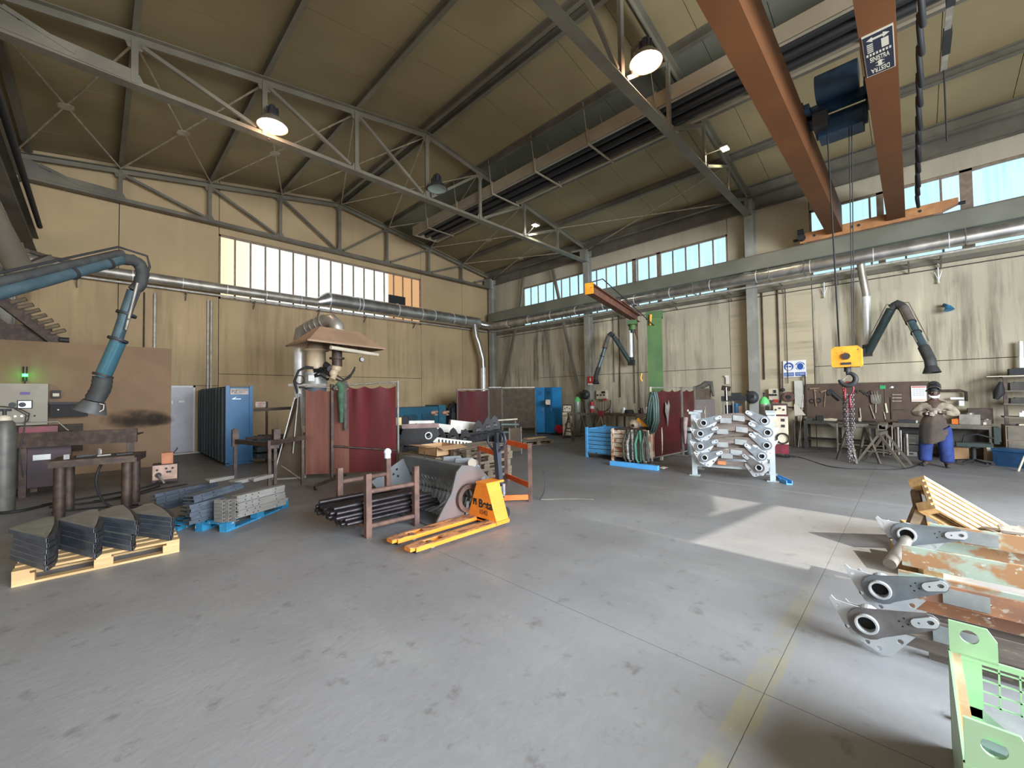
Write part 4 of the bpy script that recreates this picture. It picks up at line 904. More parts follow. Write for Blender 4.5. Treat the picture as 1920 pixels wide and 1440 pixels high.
# rack behind it with dark stock
t=thing('bar_rack','brown steel bar rack with dark lower shelves behind the blue cabinet','rack',(3.6,12.6,0))
MB().bar((2.95,12.55,1.40),(4.6,12.2,1.46),.06,.08).build('top_rail',M['brown'],t)
for x,y in ((3.25,12.5),(4.3,12.28)): MB().bar((x,y,0),(x,y,1.62 if x<4 else 1.6),.05,.05).build('post',M['brown'],t)
for z_,mt in ((.55,'blued'),(.30,'blued'),(.12,'blued')):
    MB().bx(2.98,12.3,z_,4.4,13.0,z_+.13).build('stock_bin',M[mt],t)
MB().bar((2.98,12.28,.74),(4.5,12.1,.66),.04,.05).build('lower_rail',M['dark'],t)
# dark welding fixture stand
t=thing('fixture_stand','brown steel welding stand with three posts and crossed top bars','stand',(2.5,9.4,0))
p1,p2,p3=V((2.1,10.37,0)),V((2.40,9.05,0)),V((2.84,8.45,0))
MB().bar(p1,p1+V((0,0,1.08)),.06,.06).bx(p1.x-.06,p1.y-.05,.70,p1.x+.06,p1.y+.05,1.05).build('post',M['brown'],t)
for o_ in (0,.10): MB().bar(p2+V((o_,0,0)),p2+V((o_,0,.82)),.055,.055).build('post',M['brown'],t)
MB().bar(V((2.86,8.6,0)),V((2.86,8.6,.92)),.05,.05).build('post',M['brown'],t)
MB().bar(p1+V((0,0,.80)),p2+V((0,0,.80)),.06,.09).build('top_bar',M['brown'],t)
MB().bar(p2+V((0,0,.82)),p3+V((.05,.1,.93)),.06,.09).build('top_bar',M['brown'],t)
MB().bar(p1+V((.2,0,.84)),V((3.0,9.6,.9)),.05,.05).build('top_bar',M['brown'],t)
MB().bx(2.36,9.0,.72,2.56,9.14,.88).bx(2.52,9.2,.75,2.64,9.35,1.08).build('clamp_block',M['brown'],t)
# ================================================================ red welding curtain screen
def wavy(a,b,z0,z1,amp,n,ph=0,nz=10,seed=1,mt='cur',parent=None,name='curtain'):
    rr=random.Random(seed); a=V(a);b=V(b); d=(b-a); nrm=V((-d.y,d.x,0)).normalized(); vs=[];k=n*6
    for j in range(nz+1):
        zz=z0+(z1-z0)*j/nz
        for i in range(k+1):
            u=i/k; w_=math.sin(u*n*2*PI+ph+2*math.sin(u*5))*amp*(.05+.95*(j/nz)**4)+math.sin(u*3.1+j*.25)*amp*.7
            sag=-.05*abs(math.sin(u*n*PI)) if j==nz else 0
            p=a.lerp(b,u)+nrm*w_; vs.append((p.x,p.y,zz+sag))
    m_=MB(); fs=[(j*(k+1)+i,j*(k+1)+i+1,(j+1)*(k+1)+i+1,(j+1)*(k+1)+i) for j in range(nz) for i in range(k)]
    off=nrm*.006; nv=len(vs); vs+= [tuple(V(p)+off) for p in vs]; fs+=[tuple(reversed([q+nv for q in f])) for f in fs]
    m_.add(vs,fs,None,True); return m_.build(name,M[mt],parent)
t=thing('welding_screen','dark red welding curtain on a tube frame in front of the robot','welding screen',(3.8,8.2,0))
A_,B_,C_=V((2.98,8.80,0)),V((3.40,8.50,0)),V((4.44,7.72,0))
def at(p,z): return V((p.x,p.y,z))
wavy(B_+V((.25,-.18,0)),C_+V((-.03,.02,0)),.16,1.93,.016,3,seed=2,parent=t)
wavy(A_,B_+V((.26,-.19,0)),.16,1.88,.006,3,seed=3,mt='curb',parent=t,name='brown_curtain')
MB().tube([at(A_,1.93),at(B_,1.94),at(C_,2.02)],.017,8).build('top_rail',M['tubeg'],t)
MB().bar(at(C_,.02),at(C_,2.04),.035,.035).build('right_post',M['tubeg'],t)
MB().bar(at(B_,.03)+V((-.03,-.05,0)),at(B_,1.98)+V((-.03,-.05,0)),.05,.05).build('middle_post',M['brown'],t)
MB().cyl(at(B_,.72)+V((-.03,-.05,0)),at(C_,.58),.02,8).build('mid_rail',M['brown'],t)
MB().bar(at(B_,.12)+V((.2,-.15,0)),at(B_,.12)+V((-.6,-.75,0)),.05,.05).bar(at(C_,.04)+V((.3,.3,0)),at(C_,.04)+V((-.3,-.3,0)),.04,.04).build('foot_bar',M['brown'],t)
for d in (-.55,.1): MB().cyl(at(B_,.05)+V((d-.02,d*1.1,0)),at(B_,.05)+V((d+.02,d*1.1,0)),.045,12).build('castor',M['dark'],t)
for k in range(8):
    q=at(B_.lerp(C_,.2+k*.105),1.98); MB().ring((0,0,0),.03,.004,TR(q,ry=PI/2,rz=rad(-35)),10,5).build('curtain_ring',M['galv'],t)
q=at(B_.lerp(C_,.16),1.95)+V((-.04,-.05,0))
jk=thing('hung_apron','green and grey work jacket hung over the curtain rail','jacket',q)
for nm,mt,dx,z0,wd in (('green_sleeve','jgreen',-.05,1.20,.07),('grey_sleeve','jgrey',.03,1.04,.06)):
    M.setdefault('jgreen',mat('cloth_green',(.05,.11,.065),.9,c2=(.035,.07,.045),sc_=8)); M.setdefault('jgrey',mat('cloth_grey',(.09,.085,.07),.9,c2=(.06,.055,.045),sc_=8))
    MB().tube([q+V((dx-.05,-.02,.06)),q+V((dx*.6,-.04,-.02)),q+V((dx+.0,-.05,-.2)),q+V((dx+.01,-.05,-.45)),q+V((dx+.015,-.045,z0-1.95))],[.05,wd,wd*.9,wd*.75,wd*.5],10).build(nm,M[mt],jk)
MB().tube([q+V((-.16,.03,-.08)),q+V((-.06,0,.03)),q+V((.06,-.03,.04)),q+V((.12,.02,-.04))],[.03,.055,.05,.03],10).build('collar_fold',M['jgrey'],jk)
# side screen (taupe) with slanted frame left of the robot
t=thing('welding_screen','taupe welding screen on a slanted metal frame left of the red curtain','welding screen',(2.9,9.4,0))
a0,a1=P(572,900,D=9.6),P(512,905,D=9.75); a0.z=a1.z=.05
b0=P(563,738,D=9.6); b1=P(553,745,D=9.8)
MB().bar(a0,b0,.03,.03).bar(P(549,850,D=9.6),P(560,732,D=9.6),.02,.02).build('front_post',M['tubeg'],t)
MB().bar(a1,b1,.03,.03).build('slanted_post',M['tubeg'],t)
MB().bar(a0,a1,.03,.03).bar(P(575,905,D=9.5),P(512,862,D=9.8),.02,.02).build('foot_bar',M['tubeg'],t)
vs=[a1.lerp(b1,.05),a0.lerp(b0,.05),a0.lerp(b0,.97),a1.lerp(b1,.97)]; of=V((.0,.02,0))
MB().add([*vs,*[p+of for p in vs]],[(0,1,2,3),(7,6,5,4),(0,4,5,1),(1,5,6,2),(2,6,7,3),(3,7,4,0)]).build('screen_sheet',M['curt'],t)
# ================================================================ welding robot and hood
t=thing('welding_robot','pale welding robot with dark cables under the brown hood','robot',(3.85,10.6,0))
rx,ry=P(592,800,D=11.2).x,P(592,800,D=11.2).y
rob=mat('robot_cream',(.55,.42,.28),.45,c2=(.45,.34,.22),sc_=3); robg=mat('robot_grey_band',(.42,.43,.40),.4,.2)
MB().lathe([(.001,0),(.34,0),(.34,.04),(.24,.06),(.24,1.9),(.25,1.95),(.25,2.0)],TR((rx,ry,0)),26).build('pedestal',mat('pedestal_blue_grey',(.10,.13,.16),.5),t)
MB().lathe([(.25,2.0),(.25,2.28),(.23,2.32),(.23,2.85),(.30,2.86),(.30,2.90),(.22,2.92),(.22,3.1),(.001,3.1)],TR((rx,ry,0)),26).build('column',rob,t)
MB().lathe([(.256,2.02),(.262,2.05),(.262,2.30),(.256,2.33)],TR((rx,ry,0)),26).build('grey_band',robg,t)
MB().plate(rect(-.07,-.06,.07,.08),.004,Matrix.Translation(V((rx-.17,ry-.20,2.17)))@Matrix.Rotation(rad(-40),4,'Z')@Matrix.Rotation(PI/2,4,'X')).build('round_label',M['pap'],t)
ex,ey=P(632,700,D=10.6).x,P(632,700,D=10.6).y
MB().cyl((ex,ey,2.45),(ex,ey,2.98),.115,18).cyl((ex,ey,2.62),(ex,ey,2.66),.17,18).build('wrist_mount',M['brown'],t)
MB().sph((ex-.02,ey,2.40),.12).sph((ex-.10,ey-.05,2.28),.10).cyl((ex-.08,ey-.05,2.26),(ex-.16,ey-.1,2.12),.07,12).build('wrist',rob,t)
MB().tube([(rx,ry-.05,2.45),(rx+.2,ry-.1,2.52),(ex-.15,ey,2.38)],[.10,.09,.08],12).build('forearm',M['dark'],t)
rc=random.Random(11)
for k in range(9):
    a=V((rx-.12,ry-.2,2.30+rc.uniform(-.1,.15))); e=V((ex-.05,ey-.08,2.22+rc.uniform(-.05,.2)))
    mid=a.lerp(e,.5)+V((0,-.15,rc.uniform(-.12,.12)))
    MB().tube([a,a.lerp(mid,.5)+V((0,0,.06)),mid,mid.lerp(e,.5)-V((0,0,.04)),e],.018,6).build('robot_cable',M['black'],t)
MB().tube([P(558,738,D=10.9),P(552,715,D=10.9),P(560,695,D=10.9),P(575,688,D=10.9),P(588,690,D=10.9)],.03,8).build('robot_cable',M['black'],t)
MB().ring((0,0,0),.10,.014,Matrix.Translation(P(562,712,D=10.9))@Matrix.Rotation(PI/2,4,'X'),16,6).build('cable_loop',M['black'],t)
MB().tube([P(628,710,D=10.5),P(640,715,D=10.5),P(655,708,D=10.5),P(665,692,D=10.5)],.025,8).tube([P(625,700,D=10.5),P(645,712,D=10.5),P(660,700,D=10.5),P(666,688,D=10.5)],.018,8).build('torch_hose',M['black'],t)
MB().bar(P(541,722,D=11),P(612,722,D=10.9),.05,.06).bx(rx-.3,ry-.3,1.95,rx+.3,ry+.3,2.0).build('platform',M['tubeg'],t)
hd=mat('hood_brown_beige',(.38,.25,.16),.6,c2=(.31,.20,.13),sc_=1.5)
t=thing('fume_hood','wide brown pyramid hood with a round duct above the welding robot','hood',(4.2,10.4,2.9))
c0=P(536,655,D=10.9); zt=3.36
hx=[c0,P(578,646,D=10.15),P(724,655,D=10.9),None]
c1=P(577,647,D=9.9);c2_=P(722,656,D=10.9); 
# corners of the hood rim: left, front, right, back, at one height
zr=2.93
Lc=P(536,655,Z=zr) if False else V((c0.x,c0.y,zr)); Fc=V((P(578,648,D=9.6).x,P(578,648,D=9.6).y,zr)); Rc=V((c2_.x,c2_.y,zr)); Bc=Lc+Rc-Fc
cen=(Lc+Rc)/2
dx=(Rc-Fc).normalized(); dy=(Lc-Fc).normalized()
Tf=cen-dx*.55-dy*.18; Tr=cen+dx*.55-dy*.18; Tb=cen+dx*.55+dy*.18; Tl=cen-dx*.55+dy*.18
up=V((0,0,.42)); th=V((0,0,-.012))
mb=MB(); rim=[Lc,Fc,Rc,Bc]; tp=[Tl+up,Tf+up,Tr+up,Tb+up]
mb.add(rim+tp,[(0,1,5,4),(1,2,6,5),(2,3,7,6),(3,0,4,7),(4,5,6,7)]); mb.add([p+th for p in rim+tp],[(4,5,1,0),(5,6,2,1),(6,7,3,2),(7,4,0,3),(7,6,5,4)])
mb.build('hood_shell',hd,t)
MB().bar(Lc,Fc,.02,.04).bar(Fc,Rc,.02,.04).bar(Rc,Bc,.02,.04).bar(Bc,Lc,.02,.04).build('rim_strip',hd,t)
MB().cyl(Fc.lerp(Rc,.22)+V((.1,.1,-.10)),Fc.lerp(Rc,.86)+V((.1,.1,-.16)),.045,12).build('lamp_tube',M['cream'],t)
d0=V((Tr.x*.45+Tl.x*.55,Tr.y*.45+Tl.y*.55,zr+.3)); q1=P(633,628,D=10.9); q1=V((q1.x,q1.y,0))
pp=[V((q1.x,q1.y,3.30)),P(633,628,D=10.9),P(631,610,D=10.9),P(622,601,D=10.95),P(608,603,D=11.1),P(580,614,D=11.5),P(566,622,D=11.7),P(563,640,D=11.75),V((P(563,640,D=11.75).x,P(563,640,D=11.75).y,1.0))]
MB().tube(pp[:8],.165,22).build('hood_duct',M['galvd'],t)
MB().cyl(pp[0],pp[1]+V((0,0,.12)),.172,22).build('duct_collar',M['galvw'],t)
MB().cyl(pp[7],pp[8],.15,20).build('down_duct',M['galvw'],t)
for k in range(4): q=pp[4].lerp(pp[5],k/3); MB().cyl(q-(pp[5]-pp[4]).normalized()*.015,q+(pp[5]-pp[4]).normalized()*.015,.178,20).build('duct_band',M['galv'],t)
q=P(679,674,Y=16.62); t=thing('wall_gauge','small round dial on the left wall right of the hood','gauge',q)
MB().cyl(q,q+V((0,.08,0)),.10,18).build('dial_case',M['dark'],t); MB().cyl(q-V((.0,.012,0)),q,.085,18).build('dial_face',M['pap'],t)
# ================================================================ blue press bed behind
t=thing('machine_bed','long low blue machine casing by the left wall behind the black parts','machine',(8,14.6,0))
a,b_=G(742,822),G(840,822)
MB().bx(7.0,14.0,0,10.2,14.9,1.28).build('casing',M['blue'] if False else mat('machine_teal_blue',(.015,.10,.16),.5,c2=(.012,.08,.13),sc_=2),t)
MB().bx(9.9,13.95,.5,10.25,14.95,1.34).build('end_cap',mat('machine_teal_light',(.03,.13,.19),.5),t)
for x in (7.5,8.3,9.1): MB().bx(x,13.97,.2,x+.6,14.0,1.0).build('casing_door',mat('machine_teal_dark',(.015,.07,.11),.5),t)
t=thing('lathe_motor','black machine head beside the end of the long blue casing','machine',(10.9,14.2,0))
MB().bx(10.5,13.9,0,11.3,14.6,1.0).cyl((10.7,14.2,1.15),(11.1,14.2,1.15),.24,16).bx(10.6,14.0,1.0,11.2,14.4,1.2).build('head_body',M['dark'],t)
MB().tube([(10.5,14,.8),(10.3,13.8,1.2),(10.6,13.9,1.45),(10.9,14,1.3)],.03,8).build('hose',M['black'],t)
# ================================================================ pipe rack with black pipes
t=thing('pipe_rack','rusty four post stillage holding the bundle of black pipes','rack',(2.65,5.15,0))
posts=[(2.33,4.77,.77),(2.98,4.74,.78),(2.30,5.52,.76),(3.03,5.57,.80)]
for x,y,h in posts: MB().bar((x,y,0),(x,y,h),.07,.07,up=(1,0,0)).build('post',M['rust'],t)
for (a,b_,z_) in ((0,1,.13),(0,1,.55),(2,3,.13),(2,3,.57),(0,2,.13),(1,3,.13)):
    p,q=posts[a],posts[b_]; MB().cyl((p[0],p[1],z_),(q[0],q[1],z_),.03,12).build('cross_tube',M['rust'],t)
MB().cyl((3.03,5.57,.80),(3.03,5.57,.86),.045,14).sph((3.03,5.57,.89),.055).build('plastic_cap',flat('cap_white_blue',(.65,.68,.80),.4),t)
pm=MB().cyl((-.70,0,0),(.62,0,0),.027,12)
n=0; proto=None
for r_ in range(4):
    for k in range(11-(r_%2)):
        y=4.86+k*.057+(r_%2)*.028; z_=.187+r_*.049; x=(2.80 if r_<2 else 2.66)+R.uniform(-.04,.04)
        if proto is None:
            proto=thing('steel_pipe','black steel pipe in the bundle lying in the rusty stillage','pipe',(0,0,0),group='black pipes in the rusty stillage')
            a=pm.build('pipe_body',M['pipeb'],proto); MB().cyl((-.703,0,0),(-.699,0,0),.020,10).build('open_end',M['black'],proto); c=proto
        else: c=dup(proto)
        c.location=(x,y,z_); c.rotation_euler=(0,0,rad(R.uniform(-.3,.3)))
for i,(y,z_,l) in enumerate(((5.36,.39,'loose black pipe lying highest on the bundle at the back'),(4.93,.385,'loose black pipe lying highest on the bundle at the front'))):
    o=solo('steel_pipe',MB().cyl((1.98,y,z_),(3.1,y,z_),.032,14),M['pipeb'],l,'pipe',(2.5,y,z_))
t=thing('burlap_scrap','brown crumpled sacking on the floor behind the pipe bundle','sack',(3.1,6.4,0))
mb=MB(); rr=random.Random(4)
for k in range(7): mb.sph((3.1+rr.uniform(-.35,.35),6.5+rr.uniform(-.2,.2),.09),rr.uniform(.10,.15),sq=(1.5,1,.6))
mb.build('cloth_heap',mat('sacking_brown',(.20,.12,.07),.95,c2=(.12,.07,.045),sc_=14,bp=.4),t,kind='stuff')
MB().box((2.85,6.3,.10),(.18,.10,.16),rx=.3,rz=.5).build('grey_rag',M['tubeg'],t)
# ================================================================ pallet jack (forks along -X)
t=thing('pallet_jack','orange hand pallet jack with worn forks and a dark pump handle','pallet jack',(3.1,4.11,0))
def fork(yc):
    mb=MB()
    # fork as a folded channel with a window for the load roller and a tapered tip
    out=[(-1.22,-.045),(-1.16,-.075),(-.98,-.085),(.05,-.085),(.05,.085),(-.98,.085),(-1.16,.075),(-1.22,.045)]
    hole=[(-1.0,-.045),(-.78,-.045),(-.78,.045),(-1.0,.045)]
    m_=TR((3.58,yc,.083))
    mb.plate(out,.008,m_,[hole])
    f=mb.build('fork_top',M['pjtop'],t)
    mb=MB().bx(2.42,yc-.085,.035,3.62,yc-.077,.083).bx(2.42,yc+.077,.035,3.62,yc+.085,.083).bx(2.36,yc-.06,.045,2.43,yc+.06,.079)
    mb.build('fork_side',M['pj'],f,kind='stuff')
    MB().cyl((2.66,yc-.04,.04),(2.66,yc+.04,.04),.038,14).build('load_roller',M['galvd'],f)
    MB().cyl((2.46,yc-.04,.03),(2.46,yc+.04,.03),.03,12).build('entry_roller',M['black'],f)
    MB().bx(2.74,yc-.035,.03,2.95,yc+.035,.05).build('roller_fork',M['pj'],f)
fork(4.305); fork(3.925)
mb=MB(); tr=[(-.275,0),(.275,0),(.275,.04),(.10,.47),(-.10,.47),(-.275,.04)]
fm_=Matrix.Translation(V((3.60,4.115,.06)))@Matrix(((0,0,1,0),(1,0,0,0),(0,1,0,0),(0,0,0,1)))
pbm=mb.plate(tr,.02,fm_).build('front_plate',M['pj'],t)
MB().bx(3.59,3.83,.04,3.82,4.40,.085).build('base_plate',M['pj'],t)
for s_ in (-1,1): 
    y=4.115
    MB().add([(3.6,y+s_*.275,.06),(3.82,y+s_*.275,.06),(3.82,y+s_*.10,.53),(3.6,y+s_*.10,.53),(3.6,y+s_*.26,.06),(3.82,y+s_*.26,.06),(3.82,y+s_*.085,.53),(3.6,y+s_*.085,.53)],[(0,1,2,3),(7,6,5,4),(0,4,5,1),(1,5,6,2),(2,6,7,3),(3,7,4,0)]).build('side_gusset',M['pj'],t)
MB().bx(3.58,4.01,.53,3.90,4.22,.555).build('head_cap',M['pj'],t)
def fmx(x,y,z): return Matrix.Translation(V((x,y,z)))@Matrix(((0,0,-1,0),(-1,0,0,0),(0,1,0,0),(0,0,0,1)))
text('Beta',.15,fmx(3.586,4.04,.27),M['txt'],pbm,bold=.004)
text('1542',.085,fmx(3.586,4.08,.165),mat('print_worn',(.25,.09,.03),.6),pbm,bold=.001)
MB().plate([(-.035,-.04),(-.015,-.04),(-.015,.0),(.015,-.0),(.015,-.04),(.035,-.04),(.035,.045),(-.035,.045)],.003,fmx(3.586,4.25,.28)).build('logo_mark',M['txt'],pbm)
MB().cyl((3.84,4.10,.10),(3.84,4.10,.42),.05,16).box((3.87,4.10,.40),(.12,.16,.14)).cyl((3.9,4.02,.36),(3.9,4.02,.5),.03,10).build('hydraulic_pump',mat('pump_grey',(.35,.35,.36),.35,.6),t)
for d in (-.055,.055): MB().cyl((3.93,4.10+d-.025,.09),(3.93,4.10+d+.025,.09),.09,20).build('steer_wheel',M['black'],t)
bl=flat('handle_blue_black',(.035,.04,.055),.45,.2)
MB().bar((3.90,4.07,.30),(3.88,4.13,1.05),.075,.07,up=(1,0,0)).build('handle_mast',bl,t)
hp=[(3.88,4.13,.92),(3.86,4.22,.98),(3.85,4.27,1.06),(3.85,4.26,1.18),(3.86,4.18,1.21),(3.88,4.06,1.21),(3.89,3.98,1.18),(3.90,3.96,1.08),(3.90,4.01,.99),(3.88,4.10,.92)]
MB().tube(hp,.016,10).build('handle_loop',bl,t)
MB().bar((3.88,4.12,1.05),(3.88,4.12,1.21),.05,.04,up=(1,0,0)).build('loop_stem',bl,t)
MB().tube([(3.89,4.05,1.17),(3.87,4.0,1.12),(3.88,4.02,1.06)],.012,8).build('release_lever',bl,t)
# ================================================================ sieve bucket
bk=thing('sieve_bucket','grey steel sieve bucket with curved bars and a rusty side plate','excavator bucket',(3.5,5.4,0))
YA,YB=4.45,6.0    # near and far side plates (planes across Y)
side=[(3.05,.0),(3.65,.0),(3.92,.07),(4.11,.19),(4.11,.42),(3.84,.68),(3.52,.75),(3.43,.67),(3.34,.40),(3.20,.22)]
side2=[(2.98,.40),(3.2,.12),(3.65,.0),(3.92,.07),(4.11,.22),(4.09,.42),(3.86,.66),(3.55,.70)]
def sideplate(y,mt,name,holes=(),th=.025,side=side):
    m_=Matrix.Translation(V((0,y,0)))@Matrix.Rotation(PI/2,4,'X')
    return MB().plate(side,th,m_,holes).build(name,M[mt],bk)
sideplate(YA,'buckr','near_side_plate',[circ(3.60,.30,.12,24)])
sideplate(YB,'buck','far_side_plate',[circ(3.3,.40,.02,10),circ(3.36,.46,.02,10),circ(3.42,.53,.02,10),circ(3.30,.32,.02,10),circ(3.44,.42,.02,10)],side=side2)
# shell following the back of the side plates
prof=[(3.62,.83),(3.86,.80),(4.02,.60),(3.98,.30),(3.72,.06),(3.04,.01)]
sh=MB()
def strip(mb,p,q,t_=.014,y0=YA+.012,y1=YB-.012):
    a=V((p[0],0,p[1]));b_=V((q[0],0,q[1])); n_=V((-(b_-a).z,0,(b_-a).x)).normalized()*t_
    vs=[(a.x,y0,a.z),(b_.x,y0,b_.z),(b_.x,y1,b_.z),(a.x,y1,a.z)]; vs+= [(V(v_)+n_) for v_ in vs]
    mb.add(vs,[(0,1,2,3),(7,6,5,4),(0,4,5,1),(1,5,6,2),(2,6,7,3),(3,7,4,0)])
strip(sh,(3.52,.735),(3.84,.68)); strip(sh,(3.52,.73),(3.64,.47)); strip(sh,(3.84,.68),(4.1,.42)); strip(sh,(3.06,.012),(3.40,.02)); sh.build('shell',M['buck'],bk)
M['rackg2']=mat('sieve_bar_grey',(.36,.38,.38),.4,.3)
cr_=MB()
xb=[(3.64,.47),(3.72,.38),(3.75,.26),(3.70,.14),(3.56,.06),(3.38,.03)]
for k in range(15):
    y=YA+.12+k*(YB-YA-.24)/14
    b_=MB()
    for i in range(5): b_.bar((xb[i][0],y,xb[i][1]),(xb[i+1][0],y,xb[i+1][1]),.05,.014,up=(0,1,0))
    b_.build('sieve_bar',M['rackg2'],bk)
for i in (0,2,4): MB().cyl((xb[i][0]+.01,YA,xb[i][1]),(xb[i][0]+.01,YB,xb[i][1]),.016,8).build('cross_rod',M['buck'],bk)
MB().bx(3.06,YA,.0,3.2,YB,.02).build('cutting_edge',M['buck'],bk)
R2=Matrix.Translation(V((3.60,YA-.02,.30)))@Matrix.Rotation(PI/2,4,'X')
MB().lathe([(.13,-.05),(.19,-.05),(.19,.05),(.13,.05),(.13,-.05)],R2,28,False).build('bearing_ring',M['rust'],bk)
MB().plate([(-.035,-.2),(.035,-.2),(.02,0),(-.02,0)],.012,Matrix.Translation(V((3.58,YA-.05,.26)))@Matrix.Rotation(PI/2,4,'X')).bx(3.35,YA-.08,.05,3.7,YA-.06,.08).build('strut_plate',M['buck'],bk)
for y in (4.95,5.25): MB().plate([(3.75,.50),(4.15,.40),(4.28,.58),(4.12,.74),(3.8,.76)],.03,Matrix.Translation(V((0,y,0)))@Matrix.Rotation(PI/2,4,'X'),[circ(4.12,.57,.05,14)]).build('lug_plate',M['buck'],bk)
MB().cyl((3.78,4.52,.74),(4.15,4.9,.66),.05,16).cyl((3.74,4.48,.75),(3.80,4.54,.735),.062,16).build('hydraulic_cylinder',M['galvd'],bk)
MB().cyl((3.86,4.38,.52),(3.86,4.6,.52),.035,16).build('pivot_pin',M['galv'],bk)
MB().tube([(3.62,YB-.5,.84),(3.66,YB-.48,.6),(3.72,YB-.2,.55)],.008,6).build('loose_wire',M['dark'],bk)
solo('floor_rod',MB().cyl((3.0,4.5,.015),(3.35,4.42,.015),.012,8),M['pgrey'],'thin steel rod on the floor between pipe rack and bucket','rod',(3.0,4.5,.015))
# ================================================================ cardboard box on two pallets
for k in range(4): pallet(['lowest','second','third','top'][k]+' pallet of the low pile under the open cardboard box',(4.72,6.85,.145*k),rad(92),'woodo',group='pallets under the cardboard box')
t=thing('cardboard_box','open cardboard box with red markings on a low pallet pile behind the bucket','box',(4.45,6.45,.58))
bx0,bx1,by0,by1,bz0,bz1=4.42,4.98,6.32,6.92,.582,.76
for a in (((bx0,by0,bz0),(bx0+.008,by1,bz1)),((bx1-.008,by0,bz0),(bx1,by1,bz1)),((bx0,by0,bz0),(bx1,by0+.008,bz1)),((bx0,by1-.008,bz0),(bx1,by1,bz1)),((bx0,by0,bz0),(bx1,by1,bz0+.008))):
    MB().bx(*a[0],*a[1]).build('box_side',M['card'],t)
MB().plate(rect(0,0,.25,.6),.006,TR((bx0-.22,by0,bz1+.02),ry=rad(5))).plate(rect(0,0,.56,.22),.006,TR((bx0,by0-.21,bz1-.04),rx=rad(12))).build('flap',M['card'],t,kind='stuff')
for y in (6.5,6.62): MB().bx(bx1-.012,y,.62,bx1-.009,y+.05,.74).build('red_mark',flat('mark_red',(.45,.12,.08)),t)
t=thing('cardboard_box','small brown carton beside the open box on the low pallets','box',(5.1,6.45,.58)); MB().bx(5.0,6.33,.582,5.16,6.55,.66).build('carton_body',M['card'],t); MB().bx(5.0,6.43,.66,5.16,6.45,.662).build('tape',M['cream'],t)
# ================================================================ orange barrier rack
t=thing('barrier_rack','tall empty stillage frame with bright orange boards and rusty posts','rack',(4.9,5.0,0))
A_=V((4.89,4.42,0));B_=V((4.52,4.74,0));Mx=V((5.21,5.29,0));Lx=V((4.84,5.61,0))
for p,h in ((A_,.93),(B_,.82),(Mx,.90),(Lx,.80)): MB().bar(p,p+V((0,0,h)),.055,.055,up=(1,.6,0)).build('post',M['rust'],t)
def board(p,q,z_,h=.065): 
    return MB().bar(p+V((0,0,z_)),q+V((0,0,z_)),.02,h).build('orange_board',M['orb2'],t)
board(Mx,A_,.86,.085); board(Mx,A_,.25,.085); board(Lx,B_,.76,.085); board(B_,A_,.07,.08); board(Lx,Mx,.07,.06)
MB().bar(B_+V((.05,.08,.1)),B_+V((.05,.08,.85)),.09,.04,up=(1,0,0)).build('punched_upright',M['rust'],t)
for k in range(8): MB().box(B_+V((.03,.04,.18+k*.085)),(.03,.012,.03)).build('hook_slot',M['rust'],t)
cable('wire_rod',[(5.05,4.36,.02),(5.2,4.4,.1),(5.3,4.45,.35),(5.25,4.46,.42)],.008,'thin bent wire standing up from the floor right of the orange frame','dark','wire')
cable('wire_rod',[(5.05,4.34,.012),(5.4,4.0,.012),(5.6,3.7,.012)],.005,'thin pale wire on the floor right of the orange frame','galvd','wire')
# ================================================================ black brackets and bars (finished parts)
bkm=mat('part_black_paint',(.012,.012,.013),.35,c2=(.02,.019,.019),sc_=6,spec=.35); whm=mat('part_white_tube',(.72,.68,.62),.4,c2=(.6,.56,.5),sc_=3); ringm=flat('ring_bare_steel',(.6,.6,.6),.3,.9)
def sideblock(loc,rz,label,square=False):
    t=thing('loader_frame',label,'machine part',(0,0,0),group='black painted machine frames')
    out=[(-.45,-.12),(-.30,-.2),(.22,-.2),(.45,.02),(.42,.16),(.15,.22),(-.35,.2)]
    m0=Matrix.Rotation(PI/2,4,'X')
    for y in (0,.5):
        pl=MB().plate(out,.03,Matrix.Translation(V((0,y,0)))@m0,[circ(.20,.02,.06,18)]).build('side_plate',bkm,t)
        MB().lathe([(.06,-.04),(.085,-.04),(.085,.04),(.06,.04),(.06,-.04)],Matrix.Translation(V((.20,y-.02,.02)))@m0,20,False).build('bushing',ringm,pl)
    MB().bx(-.4,.0,-.12,-.28,.5,.1).bx(0,0,.10,.12,.5,.2).build('cross_member',bkm,t)
    t.location=loc; t.rotation_euler=(0,0,rz); return t
# left tower on a pallet
for k in range(1): pallet('old pallet under the tower of black painted frames right of the red curtain',(5.45,8.3,0),rad(8),'woodo')
sideblock((5.22,8.12,.36),rad(-32),'lowest black frame of the tower beside the red curtain')
sideblock((5.22,8.12,.78),rad(-32),'middle black frame of the tower, with a bare ring, beside the red curtain')
t=thing('purple_bar','pink brown painted bar lying on the tower of black frames','bar',(5.2,8.2,1.0)); MB().bar((4.9,8.35,1.03),(5.6,7.9,1.03),.10,.09).bar((4.92,8.36,.985),(5.62,7.91,.985),.16,.02).build('bar_body',mat('bar_mauve',(.24,.15,.14),.5),t)
